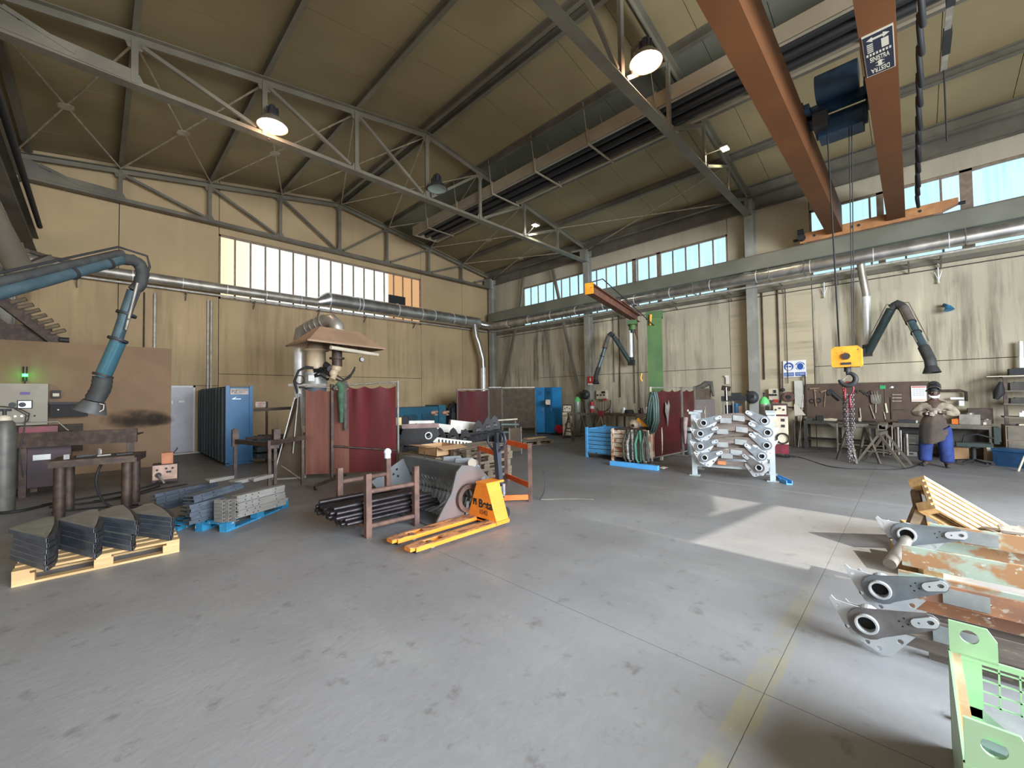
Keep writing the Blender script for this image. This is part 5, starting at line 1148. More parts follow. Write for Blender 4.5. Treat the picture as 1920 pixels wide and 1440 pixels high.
# row of crossmembers with nose brackets
def nose(loc,rz,label,s=1):
    t=thing('nose_bracket',label,'machine part',(0,0,0),group='black nose brackets')
    out=[(-.13,0),(.13,0),(.12,.14),(.05,.27),(0,.31),(-.05,.27),(-.12,.14)]
    m0=Matrix.Rotation(PI/2,4,'X')
    for y in (-.05,.05): MB().plate(out,.02,Matrix.Translation(V((0,y,0)))@m0,[circ(0,.10,.05,12)]).build('cheek_plate',bkm,t)
    MB().plate([(-.06,0),(.06,.02),(.05,.08),(-.05,.06)],.01,Matrix.Translation(V((0,-.075,.06)))@m0@Matrix.Rotation(.3,4,'X')).build('bright_face',ringm,t)
    MB().cyl((0,-.05,.24),(0,.05,.24),.03,10).build('pin_boss',bkm,t)
    t.location=loc; t.rotation_euler=(0,0,rz); t.scale=(s,s,s); return t
base=V((7.0,8.6,0))
ord6=['leftmost','second from the left','third from the left','fourth from the left','fifth from the left','rightmost']
pt_=[(825,828),(850,828),(873,830),(897,812),(915,806),(927,803)]
dd_=[10.9,10.95,11.0,12.0,12.1,12.2]
for i in range(6):
    q=P(pt_[i][0],pt_[i][1],D=dd_[i]); 
    nose((q.x,q.y,q.z-.02),rad(-38),ord6[i]+' pointed black bracket of the row above the old pallets',1.25 if i<3 else 1.3)
for i,(px,d) in enumerate(((758,10.6),(780,10.7),(800,10.9),(812,11.1))):
    q=P(px,803,D=d); nose((q.x,q.y,q.z-.15),rad(-38),['leftmost','second','third','rightmost'][i]+' black bracket against the white tube behind the black tower',.9)
t=thing('stack_of_frames','dark stand carrying the row of pointed black brackets','stand',(7.2,8.8,0))
for a,b_ in (((6.2,9.1),(8.3,8.6)),((6.5,9.9),(8.8,9.3))): MB().bar((*a,.62),(*b_,.62),.10,.10).bar((*a,.25),(*b_,.25),.12,.12).build('support_rail',bkm,t)
for x,y in ((6.25,9.1),(8.25,8.62),(6.5,9.85),(8.7,9.32),(7.2,8.85)): MB().bar((x,y,0),(x,y,.6),.12,.12).build('leg',bkm,t)
MB().bx(6.3,9.0,.0,8.5,9.6,.45,).build('stacked_plates',bkm,t)
for i,(p,q,d,r_,l) in enumerate((((750,796),(812,795),11.4,.10,'white painted tube at the left, behind the black tower'),((810,800),(862,806),11.6,.11,'middle white painted tube among the black brackets'),((843,795),(910,802),12.4,.13,'longest white painted tube behind the right hand black brackets'))):
    a=P(*p,D=d);b_=P(*q,D=d+.3); solo('white_beam',MB().bar(a,b_,r_*1.8,r_*2.0),whm,l,'beam',a)
a=P(812,824,D=10.2);b_=P(883,832,D=10.4)
t=thing('slotted_bar','pale grey channel with a row of slots above the pallet pile','bar',a)
MB().bar(a,b_,.12,.13).build('bar_body',M['galvd'],t)
for k in range(9): q=a.lerp(b_,.15+k*.09)+V((0,0,-.01)); MB().box(q+V((-.035,-.055,0)),(.03,.02,.08),rz=rad(-38)).build('slot',M['black'],t)
a=P(880,826,D=10.8);b_=P(935,808,D=12.6)
t=thing('slotted_bar','dark slotted channel slanting away above the old pallets','bar',a); MB().bar(a,b_,.14,.16).build('bar_body',M['pdark'],t)
for k in range(6): q=a.lerp(b_,.2+k*.1); MB().box(q+V((-.03,-.08,0)),(.03,.02,.08),rz=rad(-20)).build('slot',M['black'],t)
q=P(757,790,D=11.2); t=thing('light_box','small dark cube with a pale yellow face above the white tube','box',q)
MB().box(q,(.24,.24,.24),rz=rad(-40)).build('body',M['dark'],t); MB().box(P(748,790,D=11.0),(.02,.13,.2),rz=rad(50)).build('yellow_face',flat('label_yellow',(.85,.68,.30)),t)
for i,px in enumerate((813,834)):
    q=P(px,774,D=13); t=thing('hung_rag','%s pinkish rag on the machines by the blue casing'%(['left','right'][i]),'rag',q); MB().sph(q,.09,sq=(1.2,.8,.7)).sph(q+V((.07,-.04,.03)),.06,sq=(1,1.3,.7)).box(q+V((.02,-.05,-.04)),(.1,.14,.04),rx=.3).build('rag_body',mat('rag_pink',(.35,.2,.13),.9),t)
t=thing('roller_table','small green grey trolley table beside the brown screens','table',P(955,800,D=14)); a=P(933,795,D=13.3);b_=P(966,795,D=13.6)
MB().bar(a,b_,.5,.05).bar(a-V((0,0,.25)),b_-V((0,0,.25)),.5,.05).build('shelf',mat('table_green_grey',(.10,.14,.13),.5),t)
for q in (a,b_,a+V((.3,.3,0)),b_+V((.3,.3,0))): MB().bar((q.x,q.y,0),(q.x,q.y,q.z+.1),.04,.04).build('leg',M['tubeg'],t)
MB().bar(a+V((0,0,.12)),b_+V((.1,0,.16)),.04,.04).build('yellowish_bar',M['cream'],t)
# ================================================================ far screens and blue lockers
def flatscreen(a,b_,z0,z1,mt,label,posts_=True):
    t=thing('welding_screen',label,'welding screen',a,group=None)
    a=V((a[0],a[1],0)); b_=V((b_[0],b_[1],0))
    wavy(a,b_,z0,z1,.01,3,parent=t,mt=mt,seed=9)
    for p in (a,b_): MB().bar(p,p+V((0,0,z1+.06)),.04,.04).build('post',M['tubeg'],t)
    MB().bar(a+V((0,0,z1+.03)),b_+V((0,0,z1+.03)),.04,.04).build('top_rail',M['tubeg'],t)
    for p in (a,b_): MB().bar(p+V((-.2,-.2,.03)),p+V((.2,.2,.03)),.04,.04).build('foot_bar',M['tubeg'],t)
    return t
q0,q1,q2,q3=P(857,732,D=17.4),P(915,730,D=17.4),P(940,730,D=17.45),P(1003,729,D=17.6)
flatscreen(q0,q1,.45,q0.z,'cur','small dark red screen in the far corner left of the brown screens')
flatscreen(q1+V((.02,-.02,0)),q2,.35,q1.z+.05,'curb2' if 'curb2' in M else 'curt','narrow brown screen in the far corner beside the dark red one')
M['curt2']=mat('curtain_olive_brown',(.085,.065,.042),.6,spec=.2)
flatscreen(q2+V((.02,-.02,0)),q3,.3,q2.z+.04,'curt2','wide olive brown screen in the far corner left of the blue lockers')
M['lock']=mat('locker_blue',(.015,.21,.48),.4,c2=(.012,.17,.40),sc_=1.5)
a,b_=P(1006,728,D=18.2),P(1036,729,D=17.2)
def locker(p,q,h,label,group):
    t=thing('metal_locker',label,'locker',(p.x,p.y,0),group=group)
    d=(q-p); d.z=0; n_=V((-d.y,d.x,0)).normalized()
    if n_.x<0: n_=-n_
    a0=V((p.x,p.y,0)); m_=MB(); L=d.length; ang=math.atan2(d.y,d.x); T_=Matrix.Translation(a0)@Matrix.Rotation(ang,4,'Z')
    m_.bx(0,.0,.05,L,.5,h,T_).build('body',M['lock'],t)
    MB().bx(.03,-.02,.1,L-.03,0,h-.04,T_).build('door',M['lock'],t)
    for k in range(4): MB().bx(L*.3,-.026,h-.2-k*.04,L*.7,-.02,h-.185-k*.04,T_).build('vent_slot',M['dark'],t)
    MB().bx(L*.82,-.04,h*.5,L*.88,-.02,h*.56,T_).build('latch',M['galvd'],t)
    return t,T_
u0=V((15.05,11.15,0)); 
pA=P(1004,800,D=18.0);pB=P(1022,800,D=17.9);pC=P(1037,800,D=17.5)
locker(V((pA.x,pA.y,0)),V((pB.x,pB.y,0)),2.02,'left bright blue metal locker in the far corner','bright blue lockers in the far corner')
locker(V((pB.x,pB.y,0))+V((.02,-.02,0)),V((pC.x,pC.y,0)),2.02,'right bright blue metal locker carrying the small grey vice','bright blue lockers in the far corner')
q=P(1028,754,D=17.3); t=thing('wall_fan','small grey fan box on the side of the right blue locker','fan',q)
MB().box(q,(.28,.2,.22),rz=.6).cyl(q+V((-.15,-.1,0)),q+V((-.2,-.14,0)),.1,14).build('fan_body',M['galvd'],t); MB().box(q-V((.0,.0,.16)),(.06,.06,.12)).build('fan_foot',M['dark'],t)
q=G(1011,806); t=thing('bucket','pink plastic bucket on the floor in front of the blue lockers','bucket',q); MB().cyl(q,q+V((0,0,.32)),.15,18,.19,cap=True).build('bucket_body',mat('bucket_pink',(.5,.30,.24),.5),t); MB().ring((q.x,q.y,.32),.19,.012).build('rim',M['white'],t)
MB().tube([q+V((.1,.1,.3)),q+V((.3,.3,.5))],.03,8).build('brush_handle',M['pgrey'],t)
q=G(1028,808); t=thing('cable_reel','cable coil of mixed bright colours on the floor right of the pink bucket','coil',q)
for k in range(6): MB().ring((0,0,0),.15+.015*k,.02,TR(q+V((0,0,.22)),rx=rad(75+k*4),rz=rad(-40+k*6)),20,6).build('cable_turn',[M['cream'],M['orb2'],M['white'],M['rust'],M['cream'],M['galvd']][k],t)
q=G(1048,815); t=thing('compressor','small red compressor on the floor left of the trestles','compressor',q)
MB().cyl(q+V((-.1,-.15,.24)),q+V((.1,.15,.24)),.17,18).build('red_tank',flat('tank_red',(.55,.02,.05),.4),t); MB().box(q+V((.3,-.05,.25)),(.3,.3,.3)).build('motor',M['dark'],t); MB().box(q+V((.1,0,.05)),(.8,.4,.06)).build('base_tray',M['black'],t)
q=G(975,822)
t=thing('floor_screen','low taupe panel on legs standing behind the orange frame','screen',q)
a=P(955,836,D=11.6);b_=P(977,830,D=11.9)
MB().bar((a.x,a.y,0),(a.x,a.y,.78),.03,.03).bar((b_.x,b_.y,0),(b_.x,b_.y,.78),.03,.03).build('legs_frame',M['tubeg'],t,kind='stuff'); MB().add([(a.x,a.y,.1),(b_.x,b_.y,.1),(b_.x,b_.y,.76),(a.x,a.y,.76),(a.x+.02,a.y+.02,.1),(b_.x+.02,b_.y+.02,.1),(b_.x+.02,b_.y+.02,.76),(a.x+.02,a.y+.02,.76)],[(0,1,2,3),(7,6,5,4),(0,4,5,1),(1,5,6,2),(2,6,7,3),(3,7,4,0)]).build('panel',M['curt'],t)
q=G(1000,832); pallet('flat old pallet with loose boards on the floor right of the orange frame',(q.x,q.y,0),rad(-20),'woodo')
for i in range(2): 
    p=q+V((.2*i,.1,.146+.03*i)); solo('loose_board',MB().box(p+V((0,0,.012)),(.9,.25,.022),rz=rad(-30+25*i)),M['wood'] if i else M['woodo'],['lower','upper'][i]+' loose board on the flat pallet right of the orange frame','board',p)
q=G(975,806); solo('metal_strip',MB().bar(q+V((-.5,.4,.02)),q+V((.6,-.5,.02)),.10,.03),M['pgrey'],'long flat strip on the floor under the olive screen','strip',q)
# ================================================================ axle arms: magazine rack and foreground pile
M['cast']=mat('bare_steel_plate',(.33,.35,.35),.45,.2,c2=(.24,.26,.27),sc_=5)
M['castw']=mat('bare_steel_bright',(.55,.57,.59),.45,.15,c2=(.45,.47,.49),sc_=6)
M['arm']=mat('cut_plate_blue_grey',(.19,.225,.25),.45,.2,c2=(.15,.165,.18),sc_=7)
M['armbr']=mat('cut_plate_smoked',(.19,.18,.18),.45,.2,c2=(.13,.12,.12),sc_=7)
M['bmb']=mat('beam_brown_grey',(.20,.165,.145),.65,.3,c2=(.15,.12,.105),sc_=5,stretch=(1,.4,3),wear=(.34,.30,.27),wsc=18,wlo=.60,whi=.66)
M['bmr']=mat('beam_rust_orange',(.42,.20,.10),.75,.2,c2=(.28,.15,.10),sc_=4,stretch=(1,1.2,2),wear=(.50,.42,.33),wsc=16,wlo=.58,whi=.64)
M['bmg']=mat('beam_pale_green_rust',(.40,.50,.42),.6,.1,c2=(.40,.22,.11),sc_=3.2,lo=.46,hi=.53,stretch=(1,1,1.5),wear=(.55,.62,.55),wsc=11,wlo=.60,whi=.64)
M['hole']=flat('hole_black',(.01,.01,.01),.9)
def UV(x,y,z,tilt=0,yaw=0): # u -> image right (-Y), v -> up, w -> toward the camera (-X)
    return Matrix.Translation(V((x,y,z)))@Matrix.Rotation(yaw,4,'Z')@Matrix(((0,0,-1,0),(-1,0,0,0),(0,1,0,0),(0,0,0,1)))@Matrix.Rotation(tilt,4,'Z')
def endcast(t,m,arm_a,mir=1,mt='arm',detail=True):
    "hub with ring, pointed arm with eye and wing plates; m = matrix at the hub"
    S=Matrix.Diagonal((mir,1,1,1)) if mir<0 else Matrix.Identity(4)
    wing=[(-.175,.085),(-.162,.10),(-.14,.078),(-.02,.07),(.215,.05),(.215,.01),(.10,-.155),(.065,-.165),(-.075,-.10),(-.105,-.05)]
    hl=[circ(-.13,.05,.010,8),circ(.05,-.13,.012,8),circ(-.09,-.06,.012,8),circ(.14,-.06,.014,8),circ(.0,-.115,.012,8)]
    if mir<0: wing=[(-x,y) for x,y in reversed(wing)]; hl=[[(-x,y) for x,y in reversed(h)] for h in hl]
    w_=MB().plate(wing,.008,m@Matrix.Translation(V((0,0,-.03)))@Matrix.Scale(1.12,4),hl)
    w_.build('wing_plate',M['castw'],t)
    w2=MB().plate([(x*.85+.02,y*.85-.02) for x,y in wing],.008,m@Matrix.Translation(V((0,0,-.15)))); w2.build('wing_plate',M['castw'],t)
    A=m@Matrix.Rotation(arm_a,4,'Z')
    L=.31; out=[(.095*math.cos(a),.095*math.sin(a)) for a in [rad(62+i*(236/12)) for i in range(13)]]+[(L+.045*math.cos(a),.045*math.sin(a)) for a in [rad(-80+i*32) for i in range(6)]]
    hs=[circ(0,0,.06,18)]
    for dx,dy in ((.17,.01),(.20,.025),(.175,-.02),(.205,-.01)): hs.append(circ(dx,dy,.0055,6))
    MB().plate(out,.016,A@Matrix.Translation(V((0,0,.0))),hs).build('arm_plate',M[mt],t)
    ey=MB().plate([(L-.06+.026*math.cos(a),.026*math.sin(a)) for a in [rad(100+i*32) for i in range(6)]]+[(L+.008+.032*math.cos(a),.032*math.sin(a)) for a in [rad(-80+i*32) for i in range(6)]],.012,A@Matrix.Translation(V((0,0,.014))),[oval(L+.004,0,.017,.013,12),circ(L-.05,0,.006,6)])
    ey.build('eye_plate',M['castw'],t)
    MB().lathe([(.045,-.16),(.062,-.16),(.062,.02),(.058,.028),(.047,.028),(.045,.02),(.045,-.16)],m,24,False).build('hub_ring',M['castw'],t)
    MB().lathe([(.001,-.02),(.0455,-.02)],m,16,False).build('hub_bore',M['hole'],t)
    MB().plate(rect(-.045,-.15,.045,-.06) ,.10,m@Matrix.Translation(V((.0,0,-.10)))).build('saddle_block',M['castw'],t)
def axle(x,y,z,Lr,label,right=True,a1=22,a2=155,bm='bmb',mt='arm',yaw=0,tilt=0,group=None,ln=1.35,cat='steel arm'):
    t=thing('axle_arm',label,cat,(x,y,z),group=group)
    m=UV(x,y,z,tilt,yaw)
    endcast(t,m,rad(a1),1,mt)
    if right: endcast(t,m@Matrix.Translation(V((Lr[0],Lr[1],.0))),rad(a2-0),-1,mt)
    # two long cambered plates behind
    for (v0,v1,w_,nm) in ((-.01,.115,-.03,'front_beam_plate'),(-.12,-.015,-.13,'rear_beam_plate')):
        n=8; up=[];dn=[]
        for i in range(n+1):
            u=.14+ln*i/n if not right else .12+(Lr[0]-.24)*i/n
            s_=math.sin(PI*i/n)*.055 if right else 0.0
            yy=(Lr[1]*(i/n) if right else 0)
            up.append((u,v1+s_+yy)); dn.append((u,v0+s_+yy))
        MB().plate(dn+up[::-1],.014,m@Matrix.Translation(V((0,0,w_))),[circ(.5,(v0+v1)/2+(.03 if right else 0),.008,8)]).build(nm,M[bm],t)
    MB().plate(rect(.30,.005,.50,.10),.008,m@Matrix.Translation(V((0,0,-.016)))).build('doubler_plate',M['cast'],t)
    if right: MB().plate([(Lr[0]-.52,Lr[1]-.0),(Lr[0]-.32,Lr[1]-.02),(Lr[0]-.32,Lr[1]+.08),(Lr[0]-.52,Lr[1]+.10)],.008,m@Matrix.Translation(V((0,0,-.016)))).build('doubler_plate',M['cast'],t)
    return t
# galvanised magazine rack
M['rackg']=mat('rack_galvanised_pale',(.46,.52,.54),.5,.2,c2=(.38,.43,.45),sc_=6,wear=(.30,.24,.19),wsc=14,wlo=.64,whi=.70)
t=thing('stillage_rack','pale galvanised stillage rack with four posts holding the steel axle arms','rack',(8.95,2.6,0))
RK=TR((8.85,2.61,0),rz=rad(13.6))   # local y along the front
pp=[(0,.68),(0,-.68),(.78,.68),(.78,-.68)]
for x,y in pp:
    MB().bx(x-.04,y-.045,.0,x+.05,y+.045,1.28,RK).build('post',M['rackg'],t); MB().bx(x-.08,y-.08,1.26,x+.09,y+.08,1.31,RK).build('post_cap',M['rackg'],t); MB().bx(x-.07,y-.10,0,x+.08,y+.10,.012,RK).build('foot_plate',M['rackg'],t)
for a,b_ in ((0,1),(2,3),(0,2),(1,3)):
    p=RK@V((*pp[a],.235));q=RK@V((*pp[b_],.235)); MB().bar(p,q,.05,.09).build('beam',M['rackg'],t)
p=RK@V((.40,.68,.20));q=RK@V((.40,-.68,.20)); MB().bar(p,q,.10,.05).build('beam',M['rackg'],t)
for s_ in (-1,1): MB().plate([(s_*.64,.28),(s_*.50,.28),(s_*.64,.42)] if s_<0 else [(.64,.28),(.64,.42),(.50,.28)],.012,RK@Matrix(((0,0,-1,0),(-1,0,0,0),(0,1,0,0),(0,0,0,1)))).build('corner_gusset',M['rackg'],t)
LF=[(1321,858),(1313,837),(1313,813),(1319,793)]; RT=[(1423,877),(1428,855),(1437,835),(1439,811),(1433,789)]
nm=['lowest','second lowest','third','topmost']
for k in range(4):
    a=P(*LF[k],X=8.56); b_=P(*RT[3-k if k<3 else 0][:2],X=8.86); b_=P(*[(1428,855),(1437,835),(1439,811),(1433,789)][k],X=8.86)
    axle(8.56,a.y,a.z,(math.hypot(a.y-b_.y,.30),b_.z-a.z),nm[k]+' steel axle arm lying across the pale stillage rack',a2=150-8*(k<2),yaw=math.atan2(.30,a.y-b_.y),group=None)
a=P(*RT[0],X=8.74); t=thing('axle_arm','single steel axle end hanging out at the bottom right of the pale stillage rack','steel arm',a)
endcast(t,UV(a.x,a.y,a.z),rad(140),-1,'armbr'); MB().box((8.72,a.y+.55,a.z+.03),(.02,.8,.09),rz=rad(13.6)).build('front_beam_plate',M['bmb'],t)
solo('wooden_chock',MB().box((8.7,2.75,.31),(.1,.14,.07),rz=.3).box((8.68,2.80,.30),(.08,.06,.05)),mat('chock_orange',(.50,.19,.08),.8),'small orange wooden chock under the lowest arm in the rack','chock',(8.7,2.75,.28))
# foreground pile at the right edge
A1=P(1625,1172,X=3.5);A2=P(1650,1108,X=3.8);A3=P(1700,1002,X=4.75)
axle(A1.x,A1.y,A1.z+.012,(0,0),'nearest large steel axle arm lying in front at the right, smoke grey plates',right=False,bm='bmb',mt='armbr',tilt=rad(0))
axle(A2.x,A2.y,A2.z+.012,(0,0),'second large steel axle arm at the right with blue grey arm and rust orange beam',right=False,bm='bmr',mt='arm')
axle(A3.x,A3.y,A3.z,(0,0),'third steel axle arm at the right, farthest, in front of the yellow boards',right=False,a1=12,bm='bmg',mt='arm')
# wider old beams under and between
def plank(p,L,h,d,mt,label,tilt=0,yaw=0):
    return solo('steel_beam',MB().box((p[0],p[1]-L/2,p[2]),(d,L,h),rx=tilt,rz=yaw),M[mt],label,'beam',p)
plank((4.30,.10,.45),1.9,.15,.02,'bmg','pale green and rust stained beam plate behind the second axle arm',rad(0))
plank((4.16,.12,.33),1.9,.09,.03,'bmg','narrow pale green beam plate below the stained one')
plank((3.98,-.02,.13),1.7,.12,.03,'bmb','brown grey beam plate behind the nearest axle arm')
plank((3.72,-.02,.035),1.9,.07,.04,'bmb','lowest brown beam plate resting on the floor at the right')
solo('roller_tube',MB().cyl(P(1668,1058,X=4.2),P(1700,1012,X=4.75),.04,16),M['galvd'],'short steel tube leaning between the second and third axle arms','tube',A3)
t=thing('wood_packing','rough orange wooden packing blocks under the third axle arm','wood block',(5.3,.1,0))
for x,y,z_ in ((5.6,.12,.07),(5.3,-.1,.07),(5.9,.0,.09),(5.45,.05,.21)): MB().box((x,y,z_),(.5,.12,.14),rz=R.uniform(-.3,.3)).build('block',M['wood'],t)
pallet('wooden pallet standing under the yellow boards at the right edge',(6.35,-.42,0),rad(20),'wood')
t=thing('scrap_basket','dark metal offcuts heaped between the yellow boards and the axle arms','scrap',(6.2,-.4,.15))
mb=MB()
for k in range(26): mb.box((5.9+R.uniform(-.4,.5),-.45+R.uniform(-.35,.3),.20+R.uniform(0,.16)),(R.uniform(.08,.3),R.uniform(.05,.15),R.uniform(.01,.05)),rz=R.uniform(0,3),rx=R.uniform(-.4,.4))
mb.build('offcuts',mat('offcut_brown',(.10,.075,.055),.7,.3,c2=(.3,.27,.24)),t,kind='stuff')
# stack of new boards, tilted
bd=thing('slatted_deck','new yellow slatted wooden deck propped up at a slant at the right edge','pallet',(6.0,-.2,0))
BM=Matrix(((.745,-.601,-.288,6.0),(-.488,-.198,-.85,-.05),(-.454,-.774,.441,.812),(0,0,0,1)))
for k in range(6): MB().bx(0,.064*k,-.024,1.9,.064*k+.040,0,BM).build('board',M['wood'],bd)
for u in (.0,.6,1.23,1.8): MB().bx(u,0,-.046,u+.10,.36,-.0245,BM).build('cross_board',M['wood'],bd)
MB().bx(.02,.01,-.060,1.88,.35,-.0465,BM).build('backing_sheet',M['woodo'],bd)
for u in (.0,.6,1.23):
    for v_ in (.0,.27): MB().bx(u,v_,-.122,u+.10,v_+.09,-.0445,BM).build('block',M['wood'],bd)
for v_ in (.0,.27): MB().bx(0,v_,-.144,1.9,v_+.09,-.1225,BM).build('board',M['wood'],bd)
MB().bar(BM@V((.05,.30,-.15)),V((6.15,.13,0)),.09,.05).bar(BM@V((.08,.1,-.15)),V((6.35,-.05,0)),.07,.06).build('prop_board',M['woodo'],bd)
# ================================================================ green mesh stillage, bottom right
M['mint']=mat('mint_green_paint',(.38,.58,.36),.5,c2=(.33,.52,.31),sc_=3,wear=(.34,.17,.09),wsc=5,wlo=.635,whi=.65)
gs=thing('mesh_stillage','mint green mesh sided stillage with rust spots at the bottom right corner','stillage',(2.4,-.6,0))
X0,X1,Y0,Y1=2.02,2.84,-.085,-1.05
tab=lambda h: [(0,0),(.15,0),(.15,h-.05),(.12,h),(0,h)]
for xx,h,z0 in ((X1,.15,.46),(X0,.16,.46)):
    m_=Matrix.Translation(V((xx,Y0,z0)))@Matrix(((0,0,-1,0),(-1,0,0,0),(0,1,0,0),(0,0,0,1)))
    MB().plate(tab(h),.012,m_,[circ(.065,.095,.03,20)]).build('corner_tab',M['mint'],gs)
MB().bx(X0-.0,Y0-.004,.0,X1+.006,Y0+.004,.47).build('side_sheet',M['mint'],gs)
MB().bx(X0,Y0-.035,.455,X1,Y0-.004,.465).build('rim_strip',mat('rim_beige_rust',(.50,.45,.30),.7,c2=(.42,.27,.13),sc_=6),gs)
MB().bx(X1-.006,Y1,.445,X1+.006,Y0,.47).bx(X1-.004,Y1,.03,X1+.004,Y0,.24).bx(X1-.004,Y0-.10,.2,X1+.004,Y0,.45).build('end_frame',M['mint'],gs)
mb=MB()
for k in range(14): mb.bar((X1,Y0-.03-k*.06,.2),(X1,Y0-.03-k*.06,.46),.006,.006)
for k in range(5): mb.bar((X1,Y0,.22+k*.052),(X1,Y1,.22+k*.052),.006,.006)
mb.build('wire_mesh',M['mint'],gs,kind='stuff')
MB().bx(X0-.006,Y1,.02,X0+.006,Y0,.47).build('near_sheet',M['mint'],gs)
MB().bx(X0,Y1,.04,X1,Y0,.055).build('floor_sheet',M['mint'],gs)
for x,y in ((X0,Y0),(X1,Y0)): MB().bar((x,y-.01,0),(x,y-.01,.47),.02,.03).build('corner_angle',M['mint'],gs)
for k,(x,y,z_,a) in enumerate(((2.45,-.45,.38,.3),(2.3,-.5,.30,.1),(2.5,-.62,.24,-.2),(2.6,-.4,.20,.5))):
    solo('cut_plate',MB().plate([(-.3,-.06),(.22,-.07),(.30,.0),(.22,.08),(-.3,.07)],.04,TR((x,y,z_),rz=a+1.0,rx=.1*k)),M['arm'] if k%2 else M['cast'],['topmost','second','third','lowest'][k]+' grey steel offcut inside the mint green stillage','steel plate',(x,y,z_))
q=G(1797,1352); solo('door_stop',MB().cyl(q,q+V((0,0,.02)),.02,12).cyl(q+V((.0,0,.02)),q+V((0,0,.03)),.012,10),M['cream'],'tiny pale cap on the floor beside the mint green stillage','cap',q)
# ================================================================ blue and rusty bins
M['binb']=mat('bin_sky_blue',(.09,.33,.62),.5,c2=(.07,.27,.52),sc_=5,wear=(.04,.06,.08),wsc=12,wlo=.61,whi=.65,stretch=(1,.5,2))
M['binr']=mat('bin_white_rust',(.60,.52,.42),.7,c2=(.35,.13,.06),sc_=5,lo=.42,hi=.50,wear=(.25,.09,.04),wsc=11,wlo=.60,whi=.66)
def bin_(x0,x1,y0,y1,z0,z1,mt,label):
    t=thing('steel_bin',label,'bin',((x0+x1)/2,(y0+y1)/2,0))
    n=6; h=(z1-z0)/n
    for k in range(n):
        MB().bx(x0+.0,y0,z0+k*h+.008,x0+.03,y1,z0+(k+1)*h-.008).build('slat',M[mt],t)
    MB().bx(x0+.02,y0+.01,z0,x0+.029,y1-.01,z1-.01).build('groove_shadow_sheet',M['dark'],t)
    MB().bx(x0+.03,y1-.03,z0,x1,y1,z1).bx(x0+.03,y0,z0,x1,y0+.03,z1).bx(x1-.03,y0,z0,x1,y1,z1).bx(x0,y0,z0-.02,x1,y1,z0).build('bin_shell',M[mt],t,kind='stuff')
    for x,y in ((x0,y0),(x0,y1),(x1,y0),(x1,y1)): MB().bx(x-.03,y-.03,0,x+.03,y+.03,z1+.03).build('corner_post',M[mt],t)
    MB().tube([(x0,y1-.05,z0),(x0,y1-.08,.04),(x0,y1-.26,.04),(x0,y1-.3,z0)],.02,6).build('runner',M['dark'],t)
    return t
bin_(9.35,10.25,5.56,6.36,.14,.78,'binb','sky blue slatted steel bin on the floor, left of the rusty white one')
bin_(9.20,10.10,4.62,5.48,.14,.80,'binr','rusty white slatted steel bin with hoses hung over its front')
for k,(y,w1,c) in enumerate(((5.02,.0,'hosegrey'),(4.90,.03,'hosew'),(4.80,.01,'hosegrey'),(4.68,.05,'hoseg'),(4.60,.02,'hosegrey'),(4.50,.06,'hosegrey'))):
    M.setdefault('hosegrey',mat('hose_grey_green',(.10,.11,.095),.7,c2=(.07,.075,.065),sc_=9)); M.setdefault('hosew',mat('hose_whitish',(.40,.40,.38),.7,c2=(.12,.12,.11),sc_=18)); M.setdefault('hoseg',mat('hose_green',(.07,.26,.19),.6,c2=(.06,.2,.14),sc_=8))
    solo('hanging_hose',MB().tube([(9.12-w1,y+.02,.78),(9.08-w1,y+.10,.5),(9.06-w1,y+.07,.15),(9.05-w1,y,.06),(9.06-w1,y-.07,.12),(9.08-w1,y-.05,.5),(9.10-w1,y-.02,.82),(9.12-w1,y+.02,.78)],.032,8),M[c],['leftmost grey','whitish','broad grey','bright green','thin grey','rightmost grey'][k]+' looped hose hanging over the rusty bin front','hose',(9.1,y,.06))
for k,(dy,r) in enumerate(((0,.05),(-.10,.06),(.06,.04))):
    a=P(1222+k*4,735,D=10.55); solo('hanging_hose',MB().tube([a,a+V((-.03,.06,-.3)),a+V((-.05,.12,-.75)),a+V((-.05,.03,-.98)),a+V((-.03,-.06,-.7)),a+V((0,-.04,-.2)),a],r*.8,8),mat('hose_dark_green',(.025,.06,.05),.5),['left','middle','right'][k]+' dark green hose loop hanging on the red curtain frame','hose',a)
o=solo('blue_channel',MB().ext((8.66,5.22,.05),(8.70,4.06,.05),[(-.05,-.05),(.05,-.05),(.05,.05),(-.05,.05)]),mat('channel_sky_blue',(.10,.42,.85),.5,c2=(.08,.36,.75),sc_=3),'sky blue steel channel lying on the floor in front of the rusty bin','channel',(8.68,4.6,0))
a=G(1456,897);b_=G(1479,908); 
solo('blue_channel',MB().bx(-.30,-.05,0,.30,.05,.02,TR(((a.x+b_.x)/2,(a.y+b_.y)/2,0),rz=math.atan2(b_.y-a.y,b_.x-a.x))).bx(-.30,-.05,.02,.30,-.04,.07,TR(((a.x+b_.x)/2,(a.y+b_.y)/2,0),rz=math.atan2(b_.y-a.y,b_.x-a.x))).bx(-.30,.04,.02,.30,.05,.07,TR(((a.x+b_.x)/2,(a.y+b_.y)/2,0),rz=math.atan2(b_.y-a.y,b_.x-a.x))),mat('channel_sky_blue_open',(.10,.42,.85),.5),'short open sky blue channel on the floor right of the stillage rack','channel',a)
o=solo('paper_scrap',MB().plate([(-.12,-.05),(.1,-.07),(.14,.05),(-.05,.07)],.01,TR(G(1243,877,.01))),M['pap'],'crumpled whitish scrap on the floor by the red curtain frame','scrap',G(1243,877))
